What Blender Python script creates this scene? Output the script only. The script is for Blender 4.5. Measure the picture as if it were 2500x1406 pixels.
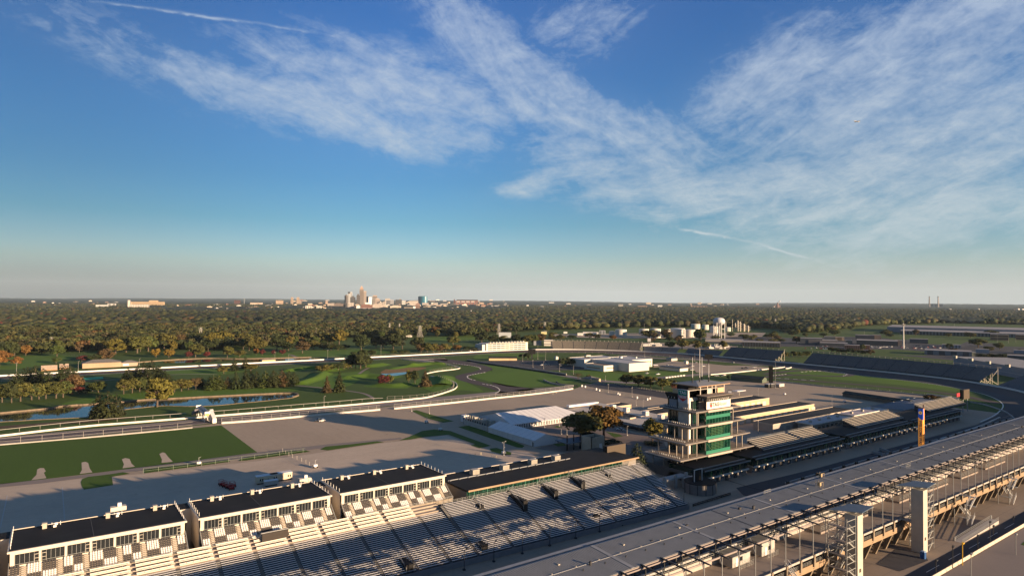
import bpy, bmesh, math, random
import numpy as np
from mathutils import Vector, Matrix
for _o in list(bpy.data.objects): bpy.data.objects.remove(_o)
S = bpy.context.scene
# ---------------------------------------------------------------- camera
H = 80.0; FP = 1566.0; CX, CY = 1250.0, 703.0        # focal length in pixels of the 2500 wide photograph
_b = math.radians(125.7); _p = math.atan(28 / FP); _r = math.atan(.0068)
_F = Vector((math.sin(_b), math.cos(_b), 0)); _R = Vector((math.sin(_b + math.pi/2), math.cos(_b + math.pi/2), 0))
FV = (_F * math.cos(_p) + Vector((0, 0, math.sin(_p)))).normalized()
_U = _R.cross(FV)
RV = _R * math.cos(_r) + _U * math.sin(_r); UV = _U * math.cos(_r) - _R * math.sin(_r)
cd = bpy.data.cameras.new('camera'); cam = bpy.data.objects.new('camera', cd); S.collection.objects.link(cam)
cam.matrix_world = Matrix(((RV.x, UV.x, -FV.x, 0), (RV.y, UV.y, -FV.y, 0), (RV.z, UV.z, -FV.z, H), (0, 0, 0, 1)))
cd.sensor_width = 36; cd.lens = 36 * FP / 2500; cd.clip_start = 1; cd.clip_end = 120000
S.camera = cam
# ---------------------------------------------------------------- light
SUN_AZ, SUN_EL = math.radians(246.5), math.radians(8.7)
sl = bpy.data.lights.new('sun', 'SUN'); sun = bpy.data.objects.new('sun', sl); S.collection.objects.link(sun)
sl.energy = 4.7; sl.angle = math.radians(.55); sl.color = (1, .73, .47)
sd = Vector((math.sin(SUN_AZ) * math.cos(SUN_EL), math.cos(SUN_AZ) * math.cos(SUN_EL), math.sin(SUN_EL)))
sun.rotation_euler = sd.to_track_quat('Z', 'Y').to_euler()
W = bpy.data.worlds.new('World'); S.world = W; W.use_nodes = True
S.view_settings.view_transform = 'Standard'; S.view_settings.look = 'None'; S.view_settings.gamma = 1
S.view_settings.use_curve_mapping = False; S.view_settings.exposure = 1.5
def sky():
    nt = W.node_tree; N = nt.nodes; L = nt.links; N.clear()
    def nd(t, **k):
        n = N.new(t)
        for a, v in k.items(): setattr(n, a, v)
        return n
    def put(s, v):
        if isinstance(v, (int, float)): s.default_value = v
        elif isinstance(v, tuple): s.default_value = v
        else: L.new(v, s)
    def m(op, a, b=0., c=0.):
        n = nd('ShaderNodeMath', operation=op)
        for i, v in enumerate((a, b, c)): put(n.inputs[i], v)
        return n.outputs[0]
    def sm(x, a, b, o0=0., o1=1.):
        n = nd('ShaderNodeMapRange', interpolation_type='SMOOTHSTEP'); put(n.inputs[0], x)
        for i, v in enumerate((a, b, o0, o1)): n.inputs[i+1].default_value = v
        return n.outputs[0]
    tc = nd('ShaderNodeTexCoord'); sp = nd('ShaderNodeSeparateXYZ'); L.new(tc.outputs['Generated'], sp.inputs[0])
    x, y, z = sp.outputs
    sk = nd('ShaderNodeTexSky', sky_type='NISHITA', sun_disc=False)
    sk.sun_elevation = SUN_EL; sk.sun_rotation = SUN_AZ; sk.altitude = 200; sk.air_density = 1.0; sk.dust_density = .6; sk.ozone_density = 2.0
    # bearing (degrees right of south east view line) and elevation in degrees
    az = m('MULTIPLY', m('ARCTAN2', x, y), 57.2958); az = m('SUBTRACT', az, 125.7)
    el = m('MULTIPLY', m('ARCSINE', z), 57.2958)
    rp = nd('ShaderNodeValToRGB'); 
    mr = nd('ShaderNodeMapRange'); put(mr.inputs[0], el); mr.inputs[1].default_value = 0; mr.inputs[2].default_value = 30
    L.new(mr.outputs[0], rp.inputs[0])
    e = rp.color_ramp.elements
    stops = SKY_STOPS
    e[0].position = stops[0][0]; e[0].color = stops[0][1] + (1,); e[1].position = stops[-1][0]; e[1].color = stops[-1][1] + (1,)
    for p, c in stops[1:-1]:
        q = e.new(p); q.color = c + (1,)
    mx = nd('ShaderNodeMix', data_type='RGBA', blend_type='MULTIPLY'); mx.inputs[0].default_value = 1
    L.new(sk.outputs[0], mx.inputs[6]); L.new(rp.outputs[0], mx.inputs[7])
    m3 = nd('ShaderNodeMix', data_type='RGBA', blend_type='MULTIPLY'); m3.inputs[0].default_value = 1; m3.clamp_result = False
    L.new(mx.outputs[2], m3.inputs[6]); lf = sm(az, -40, -4, .56, .96); c3 = nd('ShaderNodeCombineColor')
    put(c3.inputs[0], m('MULTIPLY', lf, 1.86)); put(c3.inputs[1], m('MULTIPLY', lf, 1.86)); put(c3.inputs[2], m('MULTIPLY', m('MULTIPLY', lf, 1.86), 1.0)); L.new(c3.outputs[0], m3.inputs[7])
    m4 = nd('ShaderNodeVectorMath', operation='SCALE'); L.new(m3.outputs[2], m4.inputs[0]); put(m4.inputs[3], sm(el, 27, 42, 1., FILL)); base = m4.outputs[0]
    # the blue is deeper to the north east, paler to the south
    # ---- cirrus in bearing and elevation, three families of fibres with their own slant
    az10 = m('MULTIPLY', az, .1); eln = m('MULTIPLY', m('POWER', m('MAXIMUM', m('MULTIPLY', el, 1/25.), .0001), .72), 2.5)
    cb = nd('ShaderNodeCombineXYZ'); put(cb.inputs[0], az10); put(cb.inputs[1], eln)
    def mapped(rot, sx, sy, off=0.):
        mp = nd('ShaderNodeMapping'); L.new(cb.outputs[0], mp.inputs[0]); mp.inputs[2].default_value = (0, 0, math.radians(rot)); mp.inputs[1].default_value = (off, off*.7, off)
        m2 = nd('ShaderNodeMapping'); L.new(mp.outputs[0], m2.inputs[0]); m2.inputs[3].default_value = (sx, sy, 1)
        return m2.outputs[0]
    def noise(v, sc, det, ro, dist=0.):
        n = nd('ShaderNodeTexNoise', noise_dimensions='3D'); L.new(v, n.inputs['Vector'])
        n.inputs['Scale'].default_value = sc; n.inputs['Detail'].default_value = det; n.inputs['Roughness'].default_value = ro; n.inputs['Distortion'].default_value = dist
        return n.outputs[0]
    def blob(a0, e0, ra, re, tilt):       # soft ellipse at a bearing and elevation
        da = m('SUBTRACT', az, a0); de = m('SUBTRACT', el, e0)
        c, s_ = math.cos(math.radians(tilt)), math.sin(math.radians(tilt))
        u = m('ADD', m('MULTIPLY', da, c / ra), m('MULTIPLY', de, s_ / ra))
        v = m('SUBTRACT', m('MULTIPLY', de, c / re), m('MULTIPLY', da, s_ / re))
        d = m('ADD', m('MULTIPLY', u, u), m('MULTIPLY', v, v))
        return m('POWER', 2.718, m('MULTIPLY', d, -1.))
    cot = noise(mapped(0, 1.2, 2.0, 4.), 3.4, 3, .66, .5)
    cotc = sm(cot, .38, .66)
    big = noise(mapped(5, .7, 1.3, 3), .95, 2, .5, .5); puf = noise(mapped(0, 1.0, 2.2, 7), 4.2, 6, .72, .35)
    den = None
    for k, (rot, sx, sy, off) in enumerate(FIELDS):
        tot = None
        for (kk, a0, e0, ra, re, tilt, w) in BLOBS:
            if kk != k: continue
            b = m('MULTIPLY', blob(a0, e0, ra, re, tilt), w)
            tot = b if tot is None else m('ADD', tot, b)
        fib = noise(mapped(rot, sx, sy*1.15, off), 2.0, 8, .70, .45)
        tc_ = m('MINIMUM', tot, 1.); th = m('SUBTRACT', .605, m('MULTIPLY', tc_, .235))
        nz = m('ADD', m('ADD', m('MULTIPLY', fib, .46), m('MULTIPLY', puf, .34)), m('MULTIPLY', big, .20))
        q = m('MINIMUM', m('MAXIMUM', m('MULTIPLY', m('SUBTRACT', nz, th), 4.8), 0.), 1.)
        d_ = m('ADD', m('MULTIPLY', m('MULTIPLY', q, .74), m('MINIMUM', m('MULTIPLY', tc_, 1.7), 1.)), m('MULTIPLY', tc_, .07))
        den = d_ if den is None else m('MAXIMUM', den, d_)
    # two thin contrails: great circle strokes
    def trail(a1, e1, a2, e2, w, amp):
        L_ = math.hypot(a2 - a1, e2 - e1); c, s_ = (a2 - a1) / L_, (e2 - e1) / L_
        t = m('ADD', m('MULTIPLY', m('SUBTRACT', az, a1), c), m('MULTIPLY', m('SUBTRACT', el, e1), s_))
        d = m('SUBTRACT', m('MULTIPLY', m('SUBTRACT', el, e1), c), m('MULTIPLY', m('SUBTRACT', az, a1), s_))
        d = m('ADD', d, m('MULTIPLY', m('MULTIPLY', t, m('SUBTRACT', L_, t)), TR_BOW / (L_ * L_)))
        d = m('ADD', d, m('MULTIPLY', m('SUBTRACT', cot, .5), .5))
        g_ = m('POWER', 2.718, m('MULTIPLY', m('MULTIPLY', d, d), -1 / (w * w)))
        return m('MULTIPLY', m('MULTIPLY', g_, m('MULTIPLY', sm(t, 0, L_*.12), sm(t, L_, L_*.45))), m('MULTIPLY', amp, m('ADD', .35, cotc)))
    for tr in TRAILS: den = m('ADD', den, trail(*tr))
    den = m('MINIMUM', m('MAXIMUM', den, 0.), .86)
    cc = nd('ShaderNodeMix', data_type='RGBA'); put(cc.inputs[0], sm(el, 2, 24)); cc.inputs[6].default_value = CLOUD_LOW; cc.inputs[7].default_value = CLOUD_HIGH
    mc = nd('ShaderNodeMix', data_type='RGBA'); L.new(den, mc.inputs[0]); L.new(base, mc.inputs[6]); L.new(cc.outputs[2], mc.inputs[7])
    # a low belt of haze over the horizon, greyer and dimmer to the left
    hz = nd('ShaderNodeMix', data_type='RGBA'); put(hz.inputs[0], sm(el, 4., -.5, 0, .85)); L.new(mc.outputs[2], hz.inputs[6])
    hc = nd('ShaderNodeMix', data_type='RGBA'); put(hc.inputs[0], sm(az, -38, 10)); hc.inputs[6].default_value = HAZE_L; hc.inputs[7].default_value = HAZE_R; L.new(hc.outputs[2], hz.inputs[7])
    bg = nd('ShaderNodeBackground'); bg.inputs[1].default_value = SKY_STRENGTH; L.new(hz.outputs[2], bg.inputs[0])
    out = nd('ShaderNodeOutputWorld'); L.new(bg.outputs[0], out.inputs[0])
SKY_STRENGTH = .05; FILL = 2.6
SKY_STOPS = [(p, tuple(c/2.5 for c in k)) for p, k in [(0, (1.3, 1.5, 2.4)), (.037, (1.34, 1.55, 2.5)), (.1, (1.25, 1.45, 1.9)), (.22, (.66, 1.18, 1.58)), (.34, (.54, 1.10, 1.62)), (.51, (.54, 1.14, 1.80)), (.85, (.46, 1.04, 1.92)), (1, (.9, 1.08, 1.35))]]
TR_BOW = -2.
CLOUD_LOW = (3.9, 4.5, 4.7, 1); CLOUD_HIGH = (3.2, 3.9, 5.0, 1)
HAZE_L = (.8, .85, .92, 1); HAZE_R = (3.9, 4.1, 4.0, 1)
FIELDS = [(14, .55, 2.1, 0.), (-21, .55, 2.0, 11.), (34, .9, 1.9, 23.), (-4, .6, 2.2, 31.)]   # slant of the fibres, stretch
def _ae(u, v): a = math.atan((u-1250)/FP); return math.degrees(a), math.degrees(math.atan((731 + .0068*(u-1250) - v)/FP*math.cos(a)))
BLOBS = [(k,) + _ae(u, v) + (rx/27.3, ry/27.3, t, w) for k, u, v, rx, ry, t, w in [
    (2, 1180, 110, 300, 95, -38, 1.0), (2, 1290, 220, 110, 60, -40, .7), (0, 870, 262, 340, 95, -3, .95), (0, 1080, 320, 150, 60, 8, .8), (0, 1010, 180, 260, 70, -12, .6),
    (1, 1430, 60, 260, 120, 25, .75), (1, 1830, 190, 240, 70, 26, 1.0), (2, 1590, 335, 230, 70, -30, 1.1), (1, 2230, 290, 480, 190, 24, .85), (1, 2420, 500, 420, 160, 12, .75),
    (3, 1900, 420, 400, 110, 2, .7), (3, 1640, 470, 260, 60, 0, .5), (3, 2100, 570, 480, 75, 0, .55), (3, 1450, 300, 180, 90, 10, .5), (3, 1265, 462, 80, 20, 8, .9), (1, 2330, 50, 300, 80, 25, .7),
    (0, 700, 110, 420, 80, -8, .32), (0, 130, 50, 300, 60, -14, .5), (3, 1380, 390, 200, 50, -10, .5), (0, 450, 180, 160, 40, -12, .3)]]
TRAILS = [_ae(180, -5) + _ae(900, 100) + (.10, .55), _ae(1640, 555) + _ae(2150, 690) + (.10, .75)]

sky()
# ---------------------------------------------------------------- photograph pixel -> point of the place
def ray(u, v): return FV + RV * ((u - CX) / FP) - UV * ((v - CY) / FP)
def g(u, v, z=0.):
    d = ray(u, v); t = (z - H) / d.z; return Vector((d.x*t, d.y*t, z))
def gx(u, v, X):
    d = ray(u, v); t = X / d.x; return Vector((X, d.y*t, H + d.z*t))
def gy(u, v, Y):
    d = ray(u, v); t = Y / d.y; return Vector((d.x*t, Y, H + d.z*t))
def proj(p):
    q = Vector((p[0], p[1], p[2] - H)); a = q.dot(FV); return (CX + FP*q.dot(RV)/a, CY - FP*q.dot(UV)/a)
def ztop(p, u, v):            # height of the point seen at (u, v) standing over ground point p
    d = ray(u, v); return H + d.z * math.hypot(p[0], p[1]) / math.hypot(d.x, d.y)
# ---------------------------------------------------------------- materials
MT = {}
def mat(name, col, rough=.85, var=.0, sc=.2, metal=0., det=4., col2=None, bump=0., emit=None, objcol=False, stretch=None, spec=None, trans=None):
    if name in MT: return MT[name]
    m = bpy.data.materials.new(name); m.use_nodes = True; nt = m.node_tree; N = nt.nodes; L = nt.links
    b = N['Principled BSDF']; b.inputs['Roughness'].default_value = rough; b.inputs['Metallic'].default_value = metal
    b.inputs['Specular IOR Level'].default_value = .18 if spec is None else spec
    c4 = tuple(col) + (1,); b.inputs['Base Color'].default_value = c4
    src = None
    if objcol:
        oi = N.new('ShaderNodeObjectInfo'); src = oi.outputs['Color']
    if var > 0 or col2 is not None or bump:
        tc = N.new('ShaderNodeTexCoord'); v = tc.outputs['Object']
        if stretch:
            mp = N.new('ShaderNodeMapping'); L.new(v, mp.inputs[0]); mp.inputs[3].default_value = stretch; v = mp.outputs[0]
        n = N.new('ShaderNodeTexNoise'); L.new(v, n.inputs['Vector']); n.inputs['Scale'].default_value = sc; n.inputs['Detail'].default_value = det; n.inputs['Roughness'].default_value = .65
        r = N.new('ShaderNodeMapRange'); r.inputs[1].default_value = .3; r.inputs[2].default_value = .7; L.new(n.outputs[0], r.inputs[0])
        mx = N.new('ShaderNodeMix'); mx.data_type = 'RGBA'; L.new(r.outputs[0], mx.inputs[0])
        if src is not None:
            h1 = N.new('ShaderNodeMix'); h1.data_type = 'RGBA'; h1.blend_type = 'MULTIPLY'; h1.inputs[0].default_value = 1; L.new(src, h1.inputs[6]); h1.inputs[7].default_value = (1-var,)*3 + (1,)
            h2 = N.new('ShaderNodeMix'); h2.data_type = 'RGBA'; h2.blend_type = 'MULTIPLY'; h2.inputs[0].default_value = 1; L.new(src, h2.inputs[6]); h2.inputs[7].default_value = (1+var,)*3 + (1,)
            h2.clamp_result = False
            L.new(h1.outputs[2], mx.inputs[6]); L.new(h2.outputs[2], mx.inputs[7])
        else:
            cA = tuple(x*(1-var) for x in col) + (1,); cB = (tuple(x*(1+var) for x in col) if col2 is None else tuple(col2)) + (1,)
            mx.inputs[6].default_value = cA; mx.inputs[7].default_value = cB
        L.new(mx.outputs[2], b.inputs['Base Color'])
        if bump:
            bp = N.new('ShaderNodeBump'); bp.inputs['Strength'].default_value = 1; bp.inputs['Distance'].default_value = bump; L.new(n.outputs[0], bp.inputs['Height']); L.new(bp.outputs[0], b.inputs['Normal'])
    elif src is not None: L.new(src, b.inputs['Base Color'])
    MT[name] = m; return m
# ---------------------------------------------------------------- mesh builder
COL = S.collection
def meta(o, label=None, cat=None, group=None, kind=None):
    if label: o['label'] = label
    if cat: o['category'] = cat
    if group: o['group'] = group
    if kind: o['kind'] = kind
    return o
class MB:
    def __init__(s): s.v = []; s.f = []; s.mi = []; s.cur = 0
    def quad(s, a, b, c, d):
        n = len(s.v); s.v += [tuple(a), tuple(b), tuple(c), tuple(d)]; s.f.append((n, n+1, n+2, n+3)); s.mi.append(s.cur)
    def poly(s, pts):
        n = len(s.v); s.v += [tuple(p) for p in pts]; s.f.append(tuple(range(n, n+len(pts)))); s.mi.append(s.cur)
    def hexa(s, p):          # 8 points: bottom ring then top ring
        n = len(s.v); s.v += [tuple(q) for q in p]
        for q in ((3, 2, 1, 0), (4, 5, 6, 7), (0, 1, 5, 4), (1, 2, 6, 5), (2, 3, 7, 6), (3, 0, 4, 7)): s.f.append(tuple(n+i for i in q)); s.mi.append(s.cur)
    def box(s, x0, x1, y0, y1, z0, z1):
        s.hexa([(x0, y0, z0), (x1, y0, z0), (x1, y1, z0), (x0, y1, z0), (x0, y0, z1), (x1, y0, z1), (x1, y1, z1), (x0, y1, z1)])
    def bar(s, a, b, w, h=None):      # rectangular bar from a to b
        a = Vector(a); b = Vector(b); h = h or w; d = (b - a)
        if d.length < 1e-6: return
        d.normalize(); up = Vector((0, 0, 1)) if abs(d.z) < .95 else Vector((1, 0, 0))
        r = d.cross(up).normalized() * (w/2); u = r.cross(d).normalized() * (h/2)
        s.hexa([a - r - u, a + r - u, b + r - u, b - r - u, a - r + u, a + r + u, b + r + u, b - r + u])
    def tube(s, a, b, r0, r1=None, n=8, cap=True):
        a = Vector(a); b = Vector(b); r1 = r0 if r1 is None else r1; d = (b - a).normalized()
        up = Vector((0, 0, 1)) if abs(d.z) < .95 else Vector((1, 0, 0)); r = d.cross(up).normalized(); u = r.cross(d)
        k = len(s.v)
        for c, rr in ((a, r0), (b, r1)):
            for i in range(n):
                t = 2*math.pi*i/n; s.v.append(tuple(c + (r*math.cos(t) + u*math.sin(t))*rr))
        for i in range(n):
            j = (i+1) % n; s.f.append((k+i, k+j, k+n+j, k+n+i)); s.mi.append(s.cur)
        if cap: s.f.append(tuple(k+i for i in reversed(range(n)))); s.f.append(tuple(k+n+i for i in range(n))); s.mi += [s.cur]*2
    def lathe(s, c, prof, n=20):      # prof: [(radius, z)]
        k = len(s.v)
        for r, z in prof:
            for i in range(n):
                t = 2*math.pi*i/n; s.v.append((c[0]+r*math.cos(t), c[1]+r*math.sin(t), c[2]+z))
        for a in range(len(prof)-1):
            for i in range(n):
                j = (i+1) % n; s.f.append((k+a*n+i, k+a*n+j, k+(a+1)*n+j, k+(a+1)*n+i)); s.mi.append(s.cur)
        m_ = (len(prof)-1)*n; s.f.append(tuple(k+m_+i for i in range(n))); s.mi.append(s.cur)
    def slab(s, pts, t):              # polygon (upper face) with thickness t downwards
        n = len(pts); k = len(s.v); s.v += [tuple(p) for p in pts] + [(p[0], p[1], p[2]-t) for p in pts]
        s.f.append(tuple(range(k, k+n))); s.f.append(tuple(k+n+i for i in reversed(range(n)))); s.mi += [s.cur]*2
        for i in range(n):
            j = (i+1) % n; s.f.append((k+i, k+n+i, k+n+j, k+j)); s.mi.append(s.cur)
    def build(s, name, mats, parent=None, loc=None, smooth=False, fix=True, kind=None):
        me = bpy.data.meshes.new(name); me.from_pydata(s.v, [], s.f)
        if not isinstance(mats, (list, tuple)): mats = [mats]
        for m in mats: me.materials.append(m)
        if any(s.mi): me.polygons.foreach_set('material_index', s.mi)
        if fix and len(s.f) < 60000:
            bm = bmesh.new(); bm.from_mesh(me); bmesh.ops.recalc_face_normals(bm, faces=bm.faces); bm.to_mesh(me); bm.free()
        if smooth: me.polygons.foreach_set('use_smooth', [True]*len(me.polygons))
        me.update()
        o = bpy.data.objects.new(name, me); COL.objects.link(o)
        if parent is not None:
            o.parent = parent
            p = parent; off = Vector((0, 0, 0))
            while p is not None and loc is None: off += p.location; p = p.parent
            if loc is None and off.length > 0:
                me.transform(Matrix.Translation(-off))
        if loc is not None: o.location = loc
        if kind: o['kind'] = kind
        return o
def thing(name, loc, label, cat, group=None, rz=0.):
    o = bpy.data.objects.new(name, None); COL.objects.link(o); o.location = loc; o.rotation_euler.z = rz; o.empty_display_size = .5
    return meta(o, label, cat, group)
def copy_thing(o, loc, rz=None, label=None, scale=None, color=None):
    r = o.copy(); COL.objects.link(r); r.location = loc
    if rz is not None: r.rotation_euler = (0, 0, rz)
    if label: r['label'] = label
    if scale is not None: r.scale = scale
    if color is not None: r.color = color
    for ch in list(o.children):
        c = ch.copy(); COL.objects.link(c); c.parent = r; c.matrix_parent_inverse = ch.matrix_parent_inverse.copy()
        if color is not None: c.color = color
        for gch in list(ch.children):
            d = gch.copy(); COL.objects.link(d); d.parent = c
            if color is not None: d.color = color
    return r
ORD = ['first', 'second', 'third', 'fourth', 'fifth', 'sixth', 'seventh', 'eighth', 'ninth', 'tenth', 'eleventh', 'twelfth', 'thirteenth', 'fourteenth', 'fifteenth', 'sixteenth', 'seventeenth', 'eighteenth', 'nineteenth']
def nth(i):
    if i < 19: return ORD[i]
    i += 1; t = {2: 'twenty', 3: 'thirty', 4: 'forty', 5: 'fifty', 6: 'sixty', 7: 'seventy', 8: 'eighty', 9: 'ninety'}[i // 10 % 10] if i < 100 else None
    if i >= 100: return '%dth' % i
    return t + '-' + ORD[i % 10 - 1] if i % 10 else t[:-1] + 'ieth'
def smooth(pts, k=6):
    pts = [Vector(p) for p in pts]; out = []
    for i in range(len(pts)-1):
        p0 = pts[max(i-1, 0)]; p1 = pts[i]; p2 = pts[i+1]; p3 = pts[min(i+2, len(pts)-1)]
        for j in range(k):
            t = j/k; out.append(.5*((2*p1)+(p2-p0)*t+(2*p0-5*p1+4*p2-p3)*t*t+(3*p1-p0-3*p2+p3)*t**3))
    out.append(pts[-1]); return out
def closed(pts, k=6):
    pts = [Vector(p) for p in pts]; n = len(pts); out = []
    for i in range(n):
        p0, p1, p2, p3 = pts[i-1], pts[i], pts[(i+1) % n], pts[(i+2) % n]
        for j in range(k):
            t = j/k; out.append(.5*((2*p1)+(p2-p0)*t+(2*p0-5*p1+4*p2-p3)*t*t+(3*p1-p0-3*p2+p3)*t**3))
    return out
def ribbon(mb, pts, w, z=None, w2=None):   # flat strip along a line
    n = len(pts); L_ = []; R_ = []
    for i, p in enumerate(pts):
        a = pts[max(i-1, 0)]; b = pts[min(i+1, n-1)]; d = Vector((b[0]-a[0], b[1]-a[1])).normalized(); q = Vector((-d.y, d.x))
        ww = w if w2 is None else w + (w2-w)*i/(n-1)
        zz = p[2] if z is None else z
        L_.append((p[0]+q.x*ww/2, p[1]+q.y*ww/2, zz)); R_.append((p[0]-q.x*ww/2, p[1]-q.y*ww/2, zz))
    for i in range(n-1): mb.quad(R_[i], R_[i+1], L_[i+1], L_[i])
def wallrun(mb, pts, t, h, z0=0.):         # upright wall of thickness t following a line
    n = len(pts); L_ = []; R_ = []
    for i, p in enumerate(pts):
        a = pts[max(i-1, 0)]; b = pts[min(i+1, n-1)]; d = Vector((b[0]-a[0], b[1]-a[1])).normalized(); q = Vector((-d.y, d.x))*t/2
        L_.append((p[0]+q.x, p[1]+q.y, p[2]+z0)); R_.append((p[0]-q.x, p[1]-q.y, p[2]+z0))
    k = len(mb.v)
    for l, r in zip(L_, R_): mb.v += [l, r, (r[0], r[1], r[2]+h), (l[0], l[1], l[2]+h)]
    for i in range(n-1):
        for j in range(4):
            j2 = (j+1) % 4; mb.f.append((k+4*i+j, k+4*i+j2, k+4*i+4+j2, k+4*i+4+j)); mb.mi.append(mb.cur)
    mb.f.append((k, k+1, k+2, k+3)); m_ = k+4*(n-1); mb.f.append((m_+3, m_+2, m_+1, m_)); mb.mi += [mb.cur]*2
def P_(pts, z=0.): return [g(u, v, z) for u, v in pts]
# ---------------------------------------------------------------- ground
def layered(name, col, amp, sc1, sc2, st=(1, 1, 1), rough=.95, seam=None, seamcol=.8, lines=None):
    # worn ground: broad stains, fine grit, optional joints on a grid
    m = bpy.data.materials.new(name); m.use_nodes = True; N = m.node_tree.nodes; L = m.node_tree.links; b = N['Principled BSDF']; b.inputs['Roughness'].default_value = rough
    b.inputs['Specular IOR Level'].default_value = .2
    tc = N.new('ShaderNodeTexCoord'); mp = N.new('ShaderNodeMapping'); L.new(tc.outputs['Object'], mp.inputs[0]); mp.inputs[3].default_value = st
    def no(v, s, d, r=.6):
        n = N.new('ShaderNodeTexNoise'); L.new(v, n.inputs['Vector']); n.inputs['Scale'].default_value = s; n.inputs['Detail'].default_value = d; n.inputs['Roughness'].default_value = r; return n.outputs[0]
    def ma(op, a, b_, c=None):
        n = N.new('ShaderNodeMath'); n.operation = op
        for i, v in enumerate((a, b_, c)):
            if v is None: continue
            if isinstance(v, (int, float)): n.inputs[i].default_value = v
            else: L.new(v, n.inputs[i])
        return n.outputs[0]
    f = ma('ADD', ma('MULTIPLY', ma('SUBTRACT', no(mp.outputs[0], sc1, 5), .5), amp*3.2), 1.)
    f = ma('MULTIPLY', f, ma('ADD', ma('MULTIPLY', ma('SUBTRACT', no(mp.outputs[0], sc2, 8, .75), .5), amp*2.6), 1.))
    # scattered dark spots
    sp = no(tc.outputs['Object'], sc2*.55, 2); mr = N.new('ShaderNodeMapRange'); L.new(sp, mr.inputs[0]); mr.inputs[1].default_value = .68; mr.inputs[2].default_value = .76; mr.inputs[3].default_value = 1; mr.inputs[4].default_value = .78
    f = ma('MULTIPLY', f, mr.outputs[0])
    if seam:
        se = N.new('ShaderNodeSeparateXYZ'); L.new(tc.outputs['Object'], se.inputs[0])
        for k, s in ((0, seam[0]), (1, seam[1])):
            if not s: continue
            w = ma('ABSOLUTE', ma('SUBTRACT', ma('FRACT', ma('DIVIDE', se.outputs[k], s), 0), .5), 0); mr = N.new('ShaderNodeMapRange'); L.new(w, mr.inputs[0])
            mr.inputs[1].default_value = .5-.16/s; mr.inputs[2].default_value = .5-.05/s; mr.inputs[3].default_value = 1; mr.inputs[4].default_value = seamcol; f = ma('MULTIPLY', f, mr.outputs[0])
    mx = N.new('ShaderNodeVectorMath'); mx.operation = 'SCALE'; mx.inputs[0].default_value = col; L.new(f, mx.inputs[3]); L.new(mx.outputs[0], b.inputs['Base Color'])
    MT[name] = m; return m
GRASS = layered('grass', (.050, .084, .010), .13, .012, .25)
FIELD = layered('mown_grass', (.050, .092, .007), .13, .02, .5, (.25, 1., 1), seam=(0, 7.5), seamcol=.90)
LAWN = layered('lawn_grass', (.055, .098, .008), .13, .02, .4, (1, .25, 1))
LOT = layered('parking_gravel', (.345, .265, .19), .15, .015, .35, (.35, 1.2, 1))
LOT2 = layered('pale_gravel', (.45, .352, .262), .17, .03, .6, (1, .45, 1), seam=None)
PAVE = layered('concrete_paving', (.26, .205, .155), .12, .06, .8, seam=(6, 9), seamcol=.82)
ROADM = layered('road_asphalt', (.22, .18, .155), .07, .05, .6)
ASPH = layered('track_asphalt', (.075, .058, .056), .12, .02, .4)
DASPH = layered('dark_asphalt', (.058, .055, .058), .12, .03, .5)
WHITE = mat('white_paint', (.64, .61, .57), .6, var=.05, sc=.4)
CREAM = mat('cream_concrete', (.62, .53, .41), .8, var=.07, sc=.3)
CONC = mat('concrete', (.36, .33, .30), .9, var=.12, sc=.3)
STONE = mat('limestone', (.17, .13, .09), .9, var=.25, sc=.5)
WATER = mat('water', (.008, .014, .016), .05, spec=.22)
REED = mat('dry_reeds', (.22, .13, .05), .9, var=.3, sc=.4)
def sheet(name, pts, z, m):
    mb = MB(); mb.poly([(p[0], p[1], z) for p in pts]); o = mb.build(name, m, fix=False)
    if o.data.polygons[0].normal.z < 0: o.data.flip_normals()
    o['kind'] = 'structure'; return o
def strip(name, pts, w, z, m, k=6):
    mb = MB(); ribbon(mb, smooth(pts, k), w, z); o = mb.build(name, m, fix=False)
    if o.data.polygons[0].normal.z < 0: o.data.flip_normals()
    o['kind'] = 'structure'; return o
def terrain():
    # one sheet: flat near by, easing into low wooded swells towards the horizon
    n = 90; mb = MB(); rs = [0, 60, 120, 200, 300, 420, 560, 720, 900, 1150, 1450, 1900, 2500, 3300, 4300, 5600, 7500, 10000, 13000, 17000, 22000, 27000, 34000]
    def hh(x, y, r):
        f = max(0., min(1., (r-9000)/12000))
        return f*(22*math.sin(x/5200+1.3)*math.sin(y/4300) + 16*math.sin((x+y)/2300) + 10*math.sin((x-2*y)/1700)) if f > 0 else 0.
    for i, r in enumerate(rs):
        for j in range(n):
            t = 2*math.pi*j/n; x, y = r*math.sin(t), r*math.cos(t); mb.v.append((x, y, hh(x, y, r) - (60 if i == len(rs)-1 else 0)))
    for i in range(len(rs)-1):
        for j in range(n):
            k = (j+1) % n; mb.f.append((i*n+j, i*n+k, (i+1)*n+k, (i+1)*n+j)); mb.mi.append(0)
    mb.build('ground', GRASS, smooth=True, fix=False)['kind'] = 'structure'
terrain()
Z1, Z2, Z3, Z4, Z5 = .03, .06, .09, .12, .15
# the great gravel lot between the front stretch and the inner road
LOT_POLY = [(100, 140), (442, 140), (442, 0), (441, -80), (441, -235)] + [tuple(g(u, v))[:2] for u, v in
    [(1200, 974), (1300, 963.5), (1399, 950), (1425, 941), (1450, 935), (1500, 936), (1560, 946), (1640, 958), (1690, 946), (1745, 934), (1790, 927), (1830, 928), (1892, 930), (2032, 945.5), (2150, 955), (2262, 966), (2300, 974), (2308, 986), (2270, 992)]] + [(206, -560), (100, -560)]
sheet('parking_lot', LOT_POLY, Z1, LOT)
sheet('paddock_pavement', [(70, 60), (166, 60), (166, -560), (70, -560)], Z2, PAVE)
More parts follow.
